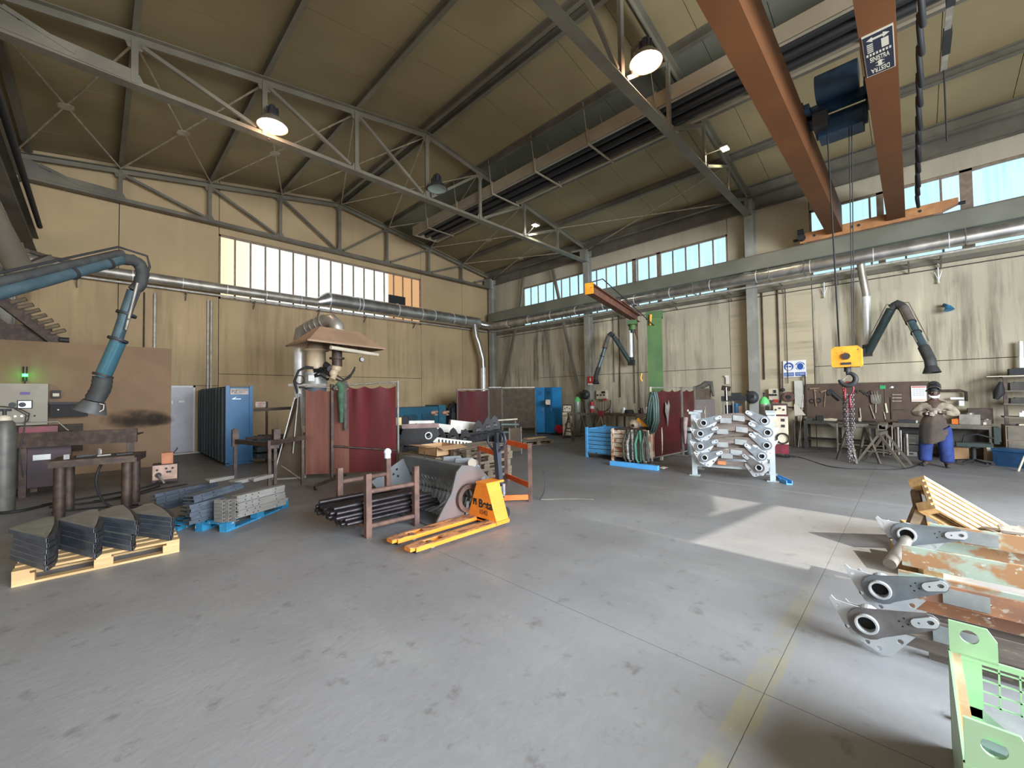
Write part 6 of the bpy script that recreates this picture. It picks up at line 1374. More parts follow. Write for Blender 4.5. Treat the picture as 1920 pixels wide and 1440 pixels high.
# ================================================================ red curtain booth right of centre
t=thing('welding_screen','dark maroon welding curtains on a pale frame right of the rusty bin','welding screen',(10.6,4.55,0))
M['curm']=mat('curtain_maroon',(.07,.010,.012),.5,c2=(.05,.01,.01),sc_=1.5,spec=.3); M['curbm']=mat('curtain_brown_maroon',(.08,.036,.028),.5,c2=(.06,.012,.011),sc_=1.2,spec=.3)
wavy((9.72,4.60,0),(11.0,4.50,0),.12,1.78,.03,3,seed=5,parent=t,mt='curm')
wavy((11.03,4.50,0),(11.9,4.46,0),.18,1.78,.01,2,seed=6,parent=t,mt='curbm',name='brown_curtain')
for p,r in (((9.53,4.60),.02),((11.02,4.44),.025),((11.92,4.44),.02)): MB().bar((*p,0),(*p,1.86),r*1.6,r*1.6).build('post',M['cream'] if p[0]<10 else M['tubeg'],t)
for a_ in ((1.84,1.84),(.12,.10)): MB().bar((9.53,4.6,a_[0]),(11.92,4.46,a_[1]),.03,.03).build('rail',M['tubeg'],t)
MB().bar((9.45,4.2,.03),(9.6,5.0,.03),.03,.03).bar((11.0,4.1,.03),(11.0,4.8,.03),.03,.03).build('foot_bar',M['tubeg'],t)
MB().plate([(-.12,.30),(-.03,.20),(.03,.34),(.09,.20),(.04,.02),(.0,-.2),(-.04,-.34),(-.08,-.1),(-.15,.05)],.004,UV(10.28,4.50,1.18,yaw=rad(85))).build('tear_patch',M['tubeg'],t)
MB().tube([(11.0,4.35,1.05),(10.97,4.36,.8),(11.0,4.37,.35)],[.07,.06,.02],8).build('hung_rag',mat('rag_pale_pink',(.42,.33,.31),.9),t)
MB().cyl((11.2,4.35,1.22),(11.2,4.37,1.22),.03,8).build('clip',M['pap'],t)
t=thing('steel_drum','small white drum standing behind the maroon curtain booth','drum',(11.9,4.2,0)); q=P(1296,848,D=12.4)
MB().lathe([(.001,0),(.2,0),(.2,.3),(.21,.31),(.2,.32),(.2,.75),(.001,.75)],TR((q.x,q.y-.05,0)),20).build('drum_body',M['rackg'],t); MB().bx(q.x-.21,q.y-.1,.6,q.x-.2,q.y,.66).build('drum_label',M['txt'],t)
t=thing('tool_chest','dark grey sheet metal chest behind the stillage rack','chest',(12.6,4.3,0)); 
a=P(1303,745,D=12.9);b_=P(1340,745,D=12.9); 
d=(b_-a); ang=math.atan2(d.y,d.x); T_=Matrix.Translation(V((a.x,a.y,0)))@Matrix.Rotation(ang,4,'Z'); L=d.length
MB().bx(0,0,.0,L,.6,1.50,T_).build('chest_body',mat('chest_grey_brown',(.15,.125,.11),.6,c2=(.12,.10,.09),sc_=3),t); MB().bx(L*.5-.01,-.012,.4,L*.5+.01,0,1.3,T_).bx(L*.44,-.02,1.1,L*.48,-.012,1.2,T_).build('door_handle',M['galvd'],t)
t=thing('draped_cloth','dark brown tarpaulin bundle heaped on the grey chest','cloth',(12.7,4.3,1.5))
MB().bx(.0,.05,1.50,L*.82,.55,1.82,T_).build('covered_box',mat('tarp_brown',(.10,.075,.05),.9,c2=(.07,.05,.035),sc_=6,bp=.4),t)
mb=MB(); mb.tube([T_@V((-.05,.1,1.83)),T_@V((.15,.1,1.86)),T_@V((.3,.1,1.95)),T_@V((.42,.1,1.97)),T_@V((.44,.08,1.8)),T_@V((.48,-.02,1.6))],[.04,.07,.09,.07,.05,.03],8); mb.build('tarp_fold',M['jgrey'] if 'jgrey' in M else M['curt'],t)
# black workshop trolley with vice
t=thing('workshop_trolley','black frame trolley loaded with dark tools, a blue tin and a vice','trolley',(13.6,3.9,0))
a=P(1352,750,D=14.0);b_=P(1400,750,D=14.0); d=(b_-a); ang=math.atan2(d.y,d.x); T_=Matrix.Translation(V((a.x,a.y,0)))@Matrix.Rotation(ang,4,'Z'); L=d.length
for z_ in (.25,.9,1.42): MB().bx(0,0,z_,L,.55,z_+.03,T_).build('shelf',M['dark'],t)
for x in (0,L*.45,L*.95): 
    for y in (0,.52): MB().bx(x,y,.05,x+.035,y+.03,1.45,T_).build('post',M['tubeg'],t)
MB().bx(.0,.1,1.45,L,.5,1.58,T_).bx(L*.4,.1,1.58,L*.8,.4,1.68,T_).build('tool_pile',M['black'],t,kind='stuff')
MB().bx(.1,.1,.93,.4,.5,1.3,T_).build('dark_case',M['black'],t)
MB().cyl(T_@V((L*.58,.2,.93)),T_@V((L*.58,.2,1.36)),.12,16).build('blue_tin',M['blue'],t); MB().bx(L*.68,.1,.93,L*.82,.3,1.28,T_).build('paper_bag',mat('bag_beige',(.45,.33,.22),.9),t)
MB().box(T_@V((.14,.15,1.82)),(.2,.2,.14),rx=.2).cyl(T_@V((.14,.15,1.45)),T_@V((.14,.15,1.8)),.05,10).build('bench_drill',M['brown'],t)
MB().cyl(T_@V((.16,.05,.9)),T_@V((.15,.05,1.85)),.018,8).build('pale_rod',M['galvw'],t)
q=P(1364,712,X=15.45); solo('white_stain_bracket',MB().box(q,(.04,.10,.30)).box(q+V((-.02,.05,.12)),(.04,.06,.06)),M['white'],'small white bracket on the wall above the black trolley','bracket',q)
# dark round hoods (welding helmets) hung on the columns
for px,py,D_,l in ((1410,745,14.9,'dark round welding helmet hung on the grey column right of the black trolley'),(1098,740,17.6,'dark round welding helmet hung on the column under the fire point sign')):
    q=P(px,py,X=14.92); t=thing('welding_helmet',l,'helmet',q,group='dark welding helmets hung on columns')
    MB().sph(q,.20,sq=(.8,1,1.05)).build('helmet_shell',mat('helmet_dark_grey',(.045,.05,.052),.5),t); MB().box(q+V((-.16,-.02,.03)),(.03,.16,.10)).build('visor',M['black'],t); MB().cyl(q+V((0,.0,.15)),q+V((.05,.15,.2)),.03,8).build('head_band',M['dark'],t)
# ================================================================ right wall: signs and fittings
def onwall(px0,py0,px1,py1,x=15.44): a=P(px0,py0,X=x); b_=P(px1,py1,X=x); return a,b_
def WM(y,z,x=15.44): return Matrix.Translation(V((x,y,z)))@Matrix(((0,0,-1,0),(-1,0,0,0),(0,1,0,0),(0,0,0,1)))
sblue=flat('safety_blue',(.02,.09,.36),.5)
t=thing('safety_sign','white and blue sign with eye and ear protection symbols on the right wall','sign',(15.44,2.78,2.1))
a,b_=onwall(1468,677,1512,706); yc=(a.y+b_.y)/2; zc=(a.z+b_.z)/2; w2=(a.y-b_.y)/2; h2=(a.z-b_.z)/2
MB().bx(15.44,b_.y,b_.z,15.47,a.y,a.z).build('sign_plate',M['pap'],t); pl=t.children[0]
for s_ in (-1,1):
    c=WM(yc-s_*w2*.5,zc+h2*.28,15.436); MB().plate(circ(0,0,w2*.43,28),.004,c).build('blue_disc',sblue,pl)
    MB().plate(rect(-w2*.44,-h2*1.18,w2*.44,-h2*.72),.004,c).build('blue_caption',sblue,pl)
    if s_<0:
        MB().plate(oval(0,-.02,.085,.10,20),.003,WM(yc-s_*w2*.5,zc+h2*.28,15.430)).build('head_symbol',M['pap'],pl)
        MB().plate(oval(-.04,.0,.034,.026,14),.003,WM(yc-s_*w2*.5,zc+h2*.28,15.426)).plate(oval(.04,.0,.034,.026,14),.003,WM(yc-s_*w2*.5,zc+h2*.28,15.426)).build('goggle_symbol',sblue,pl,kind='stuff')
    else:
        MB().plate(oval(0,-.01,.10,.12,20),.003,WM(yc-s_*w2*.5,zc+h2*.28,15.430),[oval(0,-.01,.085,.105,20)]).plate(rect(-.125,-.05,-.09,.04),.003,WM(yc-s_*w2*.5,zc+h2*.28,15.429)).plate(rect(.09,-.05,.125,.04),.003,WM(yc-s_*w2*.5,zc+h2*.28,15.429)).build('ear_muff_symbol',M['pap'],pl,kind='stuff')
text('PROTEZIONE\nDEGLI OCCHI',.042,WM(yc+w2*.5,zc-h2*.67,15.434),M['pap'],pl,sx=.9); text('PROTEZIONE\nDELL\'UDITO',.042,WM(yc-w2*.5,zc-h2*.67,15.434),M['pap'],pl,sx=.9)
t=thing('fire_sign','red and white fire extinguisher sign on the right wall beside the column','sign',(15.2,10.4,2.3))
a,b_=onwall(1102,706,1112,719,15.0); MB().bx(15.0,b_.y,b_.z-.02,15.02,a.y,a.z).build('sign_plate',flat('fire_red',(.55,.03,.03),.5),t); pl=t.children[0]
MB().bx(14.996,b_.y,b_.z-.06,15.0,a.y,b_.z+.01).build('white_strip',M['pap'],pl); MB().plate([(-.03,-.08),(.03,-.08),(.03,.05),(.0,.09),(-.03,.05)],.004,WM((a.y+b_.y)/2,(a.z+b_.z)/2+.02,14.995)).build('extinguisher_symbol',M['pap'],pl)
q=P(1110,762,X=14.98); t=thing('fire_extinguisher','red and white fire extinguisher hung on the column behind the trestles','extinguisher',q)
MB().cyl(q-V((0,0,.28)),q+V((0,0,.2)),.085,16).build('cylinder_body',flat('extinguisher_red',(.5,.04,.04),.4),t); MB().cyl(q-V((0,0,.1)),q+V((0,0,.02)),.088,16).build('label_band',M['pap'],t); MB().cyl(q+V((0,0,.2)),q+V((0,0,.28)),.03,8).build('valve',M['dark'],t)
def panel(px0,py0,px1,py1,label,x=15.3,n=3):
    a,b_=onwall(px0,py0,px1,py1,x); t=thing('socket_panel',label,'electrical panel',(x,(a.y+b_.y)/2,b_.z)); yc=(a.y+b_.y)/2
    MB().bx(x,b_.y,b_.z,15.49,a.y,a.z).build('panel_body',M['cream'],t)
    for k in range(n):
        y=a.y+(b_.y-a.y)*(k+.5)/n; MB().cyl((x-.04,y,b_.z+(a.z-b_.z)*.45),(x,y,b_.z+(a.z-b_.z)*.45),.035,12).build('socket',M['dark'],t)
    MB().bx(x-.03,a.y+(b_.y-a.y)*.6,a.z-.14,x,b_.y+.03,a.z-.04).build('breaker_cover',M['dark'],t)
    MB().bx(x-.04,b_.y,b_.z-.08,x+.06,b_.y+.10,b_.z+.02).build('red_plug',flat('plug_red',(.45,.04,.03),.5),t)
    for k in range(2): y=b_.y+.06+k*.12; MB().tube([(x,y,b_.z),(x-.02,y,b_.z-.3),(x,y+.02,b_.z-.6)],.012,6).build('plug_cable',M['dark'],t)
    return t
panel(1118,732,1136,748,'yellowish socket panel with red plugs under the dark pipe right of the fire point column')
panel(1441,729,1458,750,'yellowish socket panel with a red plug right of the green topped gas cylinder')
for (pp_,l) in ((((1119,765),(1123,772),(1133,772),(1143,765),(1145,750)),'drooping cable loop under the left socket panel'),(((1437,772),(1450,768),(1462,758),(1467,740),(1467,700)),'drooping cable loop right of the right socket panel')):
    cable('wall_cable',[P(x,y,X=15.42) for x,y in pp_],.018,l,'brown')
q=P(1479,744,X=15.4); t=thing('cable_drum','dark red hose reel disc on the wall below the safety sign','reel',q)
MB().cyl(q,q+V((.07,0,0)),.16,20).build('reel_disc',M['rust'],t); MB().cyl(q-V((.03,0,0)),q,.06,14).build('reel_hub',M['dark'],t)
q=P(1468,731,X=15.4); solo('wall_switch',MB().sph(q,.06).cyl(q,q+V((.06,0,0)),.05,10),M['dark'],'small black round switch left of the hose reel disc','switch',q)
a,b_=onwall(1489,714,1508,768,15.4); solo('leaning_board',MB().bx(15.4,b_.y,b_.z,15.44,a.y,a.z),M['pap'] if False else mat('panel_off_white',(.55,.54,.48),.7,c2=(.48,.47,.42),sc_=5),'tall off white board leaning on the wall left of the tool wall','board',(15.42,(a.y+b_.y)/2,b_.z))
q=P(1777,572,X=15.3); t=thing('blue_spotlight','small blue lamp bracket high on the right wall above the standing person','lamp',q)
MB().tube([q+V((.18,0,0)),q+V((0,.06,.02)),q+V((-.06,.0,-.05))],.035,8).build('bracket_arm',M['blue'],t); MB().cyl(q+V((-.05,0,-.03)),q+V((-.08,-.02,-.14)),.05,12,.10).build('shade',mat('shade_blue',(.03,.22,.40),.5),t)
for px,py in ((1545,540),(1759,510)):
    q=P(px,py+0,X=15.42); t=thing('pipe_hanger','%s v shaped pale hanger below the round duct on the right wall'%('left' if px<1600 else 'right'),'hanger',q)
    MB().cyl(V((q.x,q.y,5.0)),q+V((0,0,-.26)),.016,8).cyl(q+V((0,.07,.02)),q+V((0,.01,-.2)),.008,6).cyl(q+V((0,-.07,.02)),q+V((0,-.01,-.2)),.008,6).build('hanger_rods',M['galvw'],t,kind='stuff'); MB().cyl(q+V((0,0,-.26)),q+V((0,0,-.30)),.03,10).build('end_knob',M['cream'],t)
# ================================================================ gas cylinder + welders
def bottle(x,y,h,r,body,top,label):
    t=thing('gas_cylinder',label,'cylinder',(x,y,0))
    MB().lathe([(.001,0),(r,0),(r,h-.26)],TR((x,y,0)),22).build('bottle',body,t); MB().lathe([(r,h-.26),(r*.9,h-.16),(r*.45,h-.08),(r*.3,h-.06),(.001,h-.06)],TR((x,y,0)),22).build('green_shoulder',top,t)
    MB().cyl((x,y,h-.06),(x,y,h+.06),.022,8).cyl((x-.06,y,h+.03),(x+.06,y,h+.03),.02,8).build('valve',M['dark'],t); MB().bx(x-r*1.2,y-r*1.2,0,x+r*1.2,y+r*1.2,.02).build('base_tray',M['dark'],t); return t
cylw=mat('cylinder_silver',(.42,.44,.40),.35,.4,c2=(.36,.38,.34),sc_=2); cylg=flat('cylinder_green_top',(.12,.55,.16),.45)
q=P(1433,760,D=13.4); bottle(q.x,q.y,1.62,.13,cylw,cylg,'silver gas cylinder with green shoulder behind the right end of the stillage rack')
q=P(1083,770,D=16.9); bottle(q.x,q.y,1.66,.13,cylw,cylg,'tall pale gas cylinder with green shoulder behind the steel trestles')
def welder(px,D_,w_,h,label,red=True):
    a=P(px,800,D=D_); t=thing('welding_machine',label,'welder',(a.x,a.y,0)); dd=V((-a.x,-a.y,0)).normalized(); ang=math.atan2(dd.y,dd.x)+PI/2; T_=Matrix.Translation(V((a.x,a.y,0)))@Matrix.Rotation(ang,4,'Z')
    MB().bx(-w_/2,-.0,.10,w_/2,.7,h-.3,T_).build('body',M['red'] if red else M['cream'],t); MB().bx(-w_/2,-.02,.35,w_/2,0,h-.32,T_).build('front_panel',M['cream'],t)
    MB().bx(-w_/2,.0,h-.3,w_/2,.5,h,T_@Matrix.Rotation(0,4,'X')).build('wire_feeder',M['mar'] if red else M['dark'],t); MB().bx(-w_/2+.03,-.02,h-.27,w_/2-.03,0,h-.04,T_).build('control_face',M['cream'],t)
    for k in range(3): MB().cyl(T_@V((-w_/4+k*w_/4,-.035,h-.15+.04*(k%2))),T_@V((-w_/4+k*w_/4,-.02,h-.15+.04*(k%2))),.025,10).build('knob',M['dark'],t)
    for z_ in (h-.45,h-.60): MB().bx(.02,-.03,z_,.10,-.02,z_+.07,T_).build('display',M['txt'],t)
    for x in (-w_/2,w_/2): MB().cyl(T_@V((x-.02,.1,.07)),T_@V((x+.02,.1,.07)),.07,12).build('castor',M['dark'],t)
    MB().ring((0,0,0),.13,.018,T_@Matrix.Translation(V((.05,-.06,.50)))@Matrix.Rotation(PI/2,4,'X'),16,6).build('cable_coil',M['black'],t); return t
welder(1463,12.6,.34,1.38,'cream fronted red welding machine right of the stillage rack')
welder(1064,16.2,.36,1.30,'cream spotted tool cabinet with a row of tools on top behind the left trestle',False)
cable('welding_cable',[P(1472,853,D=12.4),G(1500,858),G(1560,876),G(1640,881),G(1700,879),G(1730,868)],.018,'long black cable looping on the floor in front of the tool bench')
cable('welding_cable',[G(1475,849),G(1530,848),G(1590,849)],.010,'thin black cable on the floor below the tool bench')
M['bench']=mat('bench_steel_dusty',(.13,.11,.085),.6,.2,c2=(.09,.075,.06),sc_=4)
# ================================================================ trestles left
def trestle(p,q,h,label,sp=.28):
    t=thing('steel_trestle',label,'trestle',((p.x+q.x)/2,(p.y+q.y)/2,0),group=None); a=V((p.x,p.y,h));b_=V((q.x,q.y,h)); d=(b_-a).normalized(); n_=V((-d.y,d.x,0))
    MB().bar(a-d*.06,b_+d*.06,.06,.07).build('top_beam',M['bench'],t)
    for e,s0 in ((a,1),(b_,-1)):
        for s_ in (-1,1): MB().bar(e-V((0,0,.02)),V((e.x,e.y,0))+n_*s_*sp-d*s0*.06,.045,.045).build('leg',M['bench'],t)
        MB().bar(V((e.x,e.y,.3))+n_*sp*.65,V((e.x,e.y,.3))-n_*sp*.65,.03,.03).build('cross_bar',M['bench'],t)
    return t
trestle(P(1067,779,D=15.6),P(1093,777,D=15.9),.98,'left brown steel trestle in front of the leaning brace',.36)
trestle(P(1090,780,D=14.8),P(1125,778,D=15.6),.98,'right brown steel trestle beside the tripod behind the blue bin',.36)
trestle(P(1590,800,D=12.7),P(1622,800,D=12.9),.86,'trestle behind the hanging chains, left of the square tube',.34)
t=trestle(P(1648,812,D=12.45),P(1660,806,D=12.9),.72,'trestle carrying a square steel tube right of the hanging chains',.42)
q=P(1654,801,D=12.4); m_=UV(q.x,q.y,q.z); 
solo('square_tube',MB().plate(rect(-.07,-.06,.07,.06),.9,m_@Matrix.Translation(V((0,0,-.4))),[rect(-.055,-.045,.055,.045)]),M['steeld'],'open square steel tube resting on the right trestle','tube',q)
# ================================================================ long workbench and tool wall
M['benchd']=mat('bench_dark',(.055,.05,.04),.7,c2=(.035,.03,.028),sc_=4)
M['board']=mat('tool_board_brown',(.105,.07,.05),.8,c2=(.085,.055,.042),sc_=4)
t=thing('tool_board','long brown steel tool board mounted on the right wall behind the bench','tool board',(15.38,1.0,.8))
y0,y1=P(1512,760,X=15.36).y,P(1745,760,X=15.36).y
for k in range(3): MB().bx(15.36,y0+(y1-y0)*(k+1)/3+.005,.7,15.39,y0+(y1-y0)*k/3-.005,1.92).build('board_sheet',M['board'],t)
MB().bx(15.34,y0,.4,15.40,y0+.03,2.2).build('edge_post',M['brown'],t)
X=15.345
def wt_(px,py): return P(px,py,X=X)
def tool(name,mb_,mt,label,cat,px,py): return solo(name,mb_,M[mt] if isinstance(mt,str) else mt,label,cat,wt_(px,py))
M['hand']=mat('handle_tan',(.30,.20,.13),.7)
tool('hammer',MB().cyl(wt_(1532,733),wt_(1526,733)+V((0,-.0,0)),.02,8).cyl(wt_(1518,729),wt_(1536,728),.028,10).cyl(wt_(1527,730),wt_(1530,762),.018,8),'hand','long handled sledge hammer hanging leftmost on the tool board','hammer',1527,745)
tool('hammer',MB().cyl(wt_(1539,735),wt_(1550,732),.03,10,.022).cyl(wt_(1548,734),wt_(1545,763),.016,8),'hand','claw hammer hanging second on the tool board','hammer',1547,745)
for k,(px,py) in enumerate(((1523,752),(1535,751))): q=wt_(px,py); solo('iron_ring',MB().ring((0,0,0),.06,.014,UV(q.x,q.y,q.z),16,6),M['dark'],['left','right'][k]+' small iron ring under the sledge hammer on the tool board','ring',q)
q=wt_(1570,742); t=thing('angle_grinder','dark angle grinder shaped tool hanging left of the chains on the board','power tool',q)
MB().cyl(q+V((0,.12,.08)),q+V((0,-.06,-.12)),.055,12).build('grinder_body',M['dark'],t); MB().cyl(q+V((0,.16,.10)),q+V((-.04,.16,.10)),.09,16).cyl(q+V((0,.1,.05)),q+V((0,.25,.13)),.02,8).build('guard',M['pdark'],t)
for k,(px,py,w_,h) in enumerate(((1604,732,.10,.04),(1615,733,.05,.05),(1623,738,.06,.06),(1631,735,.04,.10))):
    q=wt_(px,py); solo('clamp_jaw',MB().box(q,(.04,w_,h),rx=.3*k).cyl(q,q+V((0,-.05,-.08)),.012,6),M['dark'],['first','second','third','fourth'][k]+' small dark clamp right of the chains on the tool board','clamp',q)
t=thing('plastic_pouch','clear grey plastic pouch hanging on the tool board with rods in it','pouch',wt_(1640,745))
q=wt_(1643,748); MB().plate([(-.12,.12),(.11,.12),(.10,-.10),(.06,-.14),(-.07,-.14),(-.11,-.09)],.03,UV(q.x-.03,q.y,q.z)).build('pouch_body',mat('pouch_grey',(.20,.19,.16),.3),t)
for dx in (-.06,.0,.05): MB().cyl((q.x-.05,q.y-dx,q.z-.05),(q.x-.05,q.y-dx+.03,q.z+.22),.006,6).build('rod',M['galvd'],t)
q=wt_(1655,726); solo('green_card',MB().bx(q.x,q.y-.06,q.z-.05,q.x+.02,q.y+.06,q.z+.05),flat('card_green',(.03,.36,.12),.6),'bright green card on the tool board','card',q)
q=wt_(1673,726); solo('small_gauge',MB().cyl(q,q+V((.03,0,0)),.03,12).cyl(q+V((0,.06,-.02)),q+V((0,.0,0)),.008,6),M['galvw'],'tiny round gauge right of the green card','gauge',q)
a,b_=P(1708,724,X=15.33),P(1738,753,X=15.33)
t=thing('wall_calendar','white wall calendar with a red header on the tool board','calendar',(15.33,(a.y+b_.y)/2,b_.z)); MB().bx(15.33,b_.y,b_.z,15.345,a.y,a.z).build('calendar_sheet',M['pap'],t); pl=t.children[0]
MB().bx(15.326,b_.y+.01,a.z-.04,15.33,a.y-.01,a.z-.015).build('red_header',M['txtr'],pl); MB().bx(15.326,b_.y+.01,b_.z+.02,15.33,a.y-.01,b_.z+.05).build('orange_footer',mat('footer_orange',(.7,.4,.25),.6),pl)
g_=flat('print_grey',(.38,.40,.42),.7)
mb=MB()
for c in range(4):
    for r_ in range(7): yy=a.y-.03-c*(a.y-b_.y-.06)/4; mb.bx(15.327,yy-.05,a.z-.075-r_*.03,15.33,yy,a.z-.063-r_*.03)
mb.build('date_rows',g_,pl,kind='stuff')
for k,(px0,py0,px1,py1,r,mt,l) in enumerate(((1642,757,1642,774,.014,'galvd','short pale chisel hanging below the pouch'),(1660,756,1663,774,.022,'cream','pale handled file hanging right of the chisel'),(1657,772,1660,786,.012,'galvd','thin bar below the pale handled file'),(1670,745,1672,786,.014,'brown','long brown bar upright on the tool board'),(1631,760,1640,785,.016,'tubeg','slanting steel bar below the pouch'),(1612,765,1614,785,.020,'galvd','stubby caliper on the bench right of the chains'))):
    tool('hand_tool',MB().cyl(wt_(px0,py0),wt_(px1,py1),r,8,r*1.3),mt,l,'tool',px0,py0)
for k in range(3): q=wt_(1683,740+k*6); solo('spanner',MB().bar(q+V((0,.08,0)),q-V((0,.08,0)),.01,.02).cyl(q+V((0,.09,0)),q+V((-.01,.09,0)),.022,8),M['galvd'],['top','middle','bottom'][k]+' spanner of the row left of the calendar','spanner',q)
q=wt_(1683,775); solo('tool_rail',MB().bar(q+V((0,.14,.1)),q-V((0,.14,-.1)),.02,.012),M['dark'],'dark rail under the spanners','rail',q)
# bench left and right
def bench(ya,yb,x0,x1,z,label,mt='bench'):
    t=thing('workbench',label,'workbench',((x0+x1)/2,(ya+yb)/2,0))
    MB().bx(x0,yb,z-.02,x1,ya,z).bx(x0,yb,z-.10,x0+.02,ya,z-.02).build('bench_top',M[mt],t)
    for y in (ya-.04,yb+.04,(ya+yb)/2):
        for x in (x0+.04,x1-.05): MB().bar((x,y,0),(x,y,z-.02),.06,.06).build('leg',M[mt],t)
    MB().bx(x0+.08,yb,.28,x1,ya,.30).build('lower_shelf',M['benchd'],t); return t
t=bench(2.34,.78,14.62,15.3,.84,'dark steel workbench below the tool board, behind the hanging chains','benchd')
t=bench(.42,-1.30,14.62,15.3,.84,'long steel workbench behind the standing person','bench')
MB().bx(15.1,-1.3,.3,15.28,.4,.72).build('back_sheet',M['benchd'],t)
t=thing('folding_workbench','low steel welding bench with wing brackets in front of the tool board','workbench',(14.0,1.0,0))
a=P(1570,790,X=14.3);b_=P(1655,790,X=14.3)
MB().bx(14.25,b_.y,.80,14.6,a.y,.83).bx(14.25,b_.y,.70,14.27,a.y,.78).build('bench_top',M['bench'],t)
for y,s_ in ((a.y,1),(b_.y,-1)):
    MB().plate([(0,0),(s_*-.22,0),(0,-.16)] if s_>0 else [(0,0),(0,-.16),(.22,0)],.01,UV(14.24,y,.81)).build('wing_bracket',M['bench'],t)
    MB().bar((14.25,y,.8),(14.20,y-s_*.0,0),.03,.03).build('leg',M['tubeg'],t)
MB().cyl((14.2,a.y,.25),(14.2,b_.y,.25),.012,6).build('tie_rod',M['galvd'],t)
rr=random.Random(21)
items=[(1518,787,'green grey rag','clothbox','hosegrey',.16,.12,.05),(1538,783,'black grinder','tool_case','black',.16,.16,.12),(1532,786,'small vice','bench_vice','dark',.08,.1,.14),(1546,788,'cream tin','tin','cream',.08,.08,.05),(1557,782,'orange and white boxed stack of papers','paper_box','cream',.2,.26,.06),(1612,786,'pale cone','funnel','cream',.06,.06,.09),(1600,788,'dark bolt box','bolt_box','benchd',.12,.14,.05),
(1688,788,'pale clamp','clamp','cream',.08,.12,.04),(1700,785,'blue black cable heap','cable_heap','dark',.16,.34,.07),(1715,787,'silver grinder','grinder','galvw',.08,.1,.06),(1795,783,'orange tub','tub','tubo',.16,.16,.12),(1818,778,'large grey canister','canister','tubeg',.25,.34,.24),(1845,786,'cream tray','tray','cream',.12,.18,.06),(1850,780,'small engine part','engine_part','galvd',.12,.12,.12),(1836,783,'second dark engine part','engine_part','benchd',.14,.12,.12)]
M['tubo']=flat('tub_orange',(.75,.20,.04),.5)
for px,py,l,nm,mt,dx,dy,h in items:
    q=P(px,py,X=14.85); z_=.842; t=solo(nm,MB().box((14.85,q.y,z_+h/2),(dx,dy,h),rz=rr.uniform(-.3,.3)).cyl((14.85,q.y,z_+h),(14.85,q.y,z_+h*1.15),min(dx,dy)*.3,10),M[mt],l+' standing on the workbench'+(' right of the person' if px>1760 else ' below the tool board'),nm.split('_')[-1],(14.85,q.y,z_))
solo('machine_case',MB().bx(15.0,P(1862,772,X=15.0).y,.86,15.3,P(1815,772,X=15.0).y,1.22),M['brown'],'dark brown case behind the grey canister on the bench','case',(15.1,-1,.86))
t=thing('wall_pipe_frame','bent grey tube frame with white cloths on the wall right of the person','frame',(15.3,-.8,1.6))
MB().tube([P(1735,733,X=15.35),P(1800,732,X=15.35),P(1811,735,X=15.35),P(1812,752,X=15.35)],.03,8).build('tube_frame',M['brown'],t)
a,b_=P(1782,745,X=15.3),P(1808,749,X=15.3); MB().bx(15.3,b_.y,b_.z,15.34,a.y,a.z).build('white_tray',M['pap'],t); MB().bx(15.3,P(1808,751,X=15.3).y,P(1800,761,X=15.3).z,15.34,P(1798,751,X=15.3).y,P(1800,751,X=15.3).z).build('white_cloth',M['pap'],t)
# things under the bench
for k in range(9):
    q=P(1655+k*5.5,790,X=14.55); h=rr.uniform(.45,.75); solo('steel_bar',MB().cyl((14.55,q.y,.02),(14.6,q.y,.02+h),.016+.008*(k%3),8),M[['galvd','brown','tubeg'][k%3]],['first','second','third','fourth','fifth','sixth','seventh','eighth','ninth'][k]+' steel bar from the left standing between the two benches','bar',(14.55,q.y,.02),'bars standing between the benches')
for k in range(8):
    q=P(1486+k*3.6,800,X=15.0); h=rr.uniform(.7,.95); solo('steel_profile',MB().bx(15.0,q.y-.03,.01,15.06,q.y+.03,h),M[['bench','tubeg','brown'][k%3]],['first','second','third','fourth','fifth','sixth','seventh','eighth'][k]+' upright steel profile from the left, leaning under the off white board','profile',(15.03,q.y,.01),'profiles standing left of the tool bench')
solo('roof_sheet',MB().bar(P(1470,763,X=15.1),P(1508,766,X=15.1),.25,.04),M['brown'],'dark angled shelf above the upright profiles','shelf',P(1470,763,X=15.1))
solo('white_sack',MB().plate([(0,0),(.25,0),(.02,.38),(-.02,.3)],.12,UV(14.9,P(1492,800,X=14.9).y,.98)),mat('sack_white_orange',(.55,.50,.42),.8,c2=(.5,.28,.12),sc_=4,lo=.3,hi=.45),'white and orange triangular sack on the upright profiles','sack',(14.9,2.5,.95))
solo('pry_bar',MB().cyl(P(1506,740,X=14.95),V((14.8,P(1497,838,X=14.8).y,.02)),.016,8),M['galvd'],'long thin bar leaning beside the off white board','bar',(14.9,2.4,.02))
t=thing('tool_chest','low dark chest with handles below the right workbench','chest',(14.75,.15,0)); MB().bx(14.7,-.05,.12,15.2,.38,.55).build('chest_body',M['benchd'],t); MB().bx(14.69,-.0,.30,14.7,.33,.36).bx(14.69,.0,.45,14.7,.33,.47).build('drawer_front',M['bench'],t)
solo('cardboard_carton',MB().bx(14.6,-.90,.0,14.95,-.55,.28).bx(14.6,-.735,.28,14.95,-.715,.285),M['card'],'brown carton on the floor behind the office chair','box',(14.75,-.7,0))
q=G(1868,868); solo('plastic_box',MB().box((14.6,P(1866,860,X=14.6).y,.16),(.2,.3,.32),rz=.2).box((14.6,P(1866,860,X=14.6).y,.325),(.22,.32,.02),rz=.2),M['cream'],'pale plastic box on the floor right of the office chair','box',(14.6,-1.3,0))
t=thing('cream_crate','pale crate under the right workbench left of the person','crate',(14.8,.2,0)); MB().bx(14.66,-.02,0,14.9,.36,.11).build('crate_body',M['tubeg'],t); MB().bx(14.65,.05,.04,14.66,.3,.08).build('crate_slot',M['dark'],t)
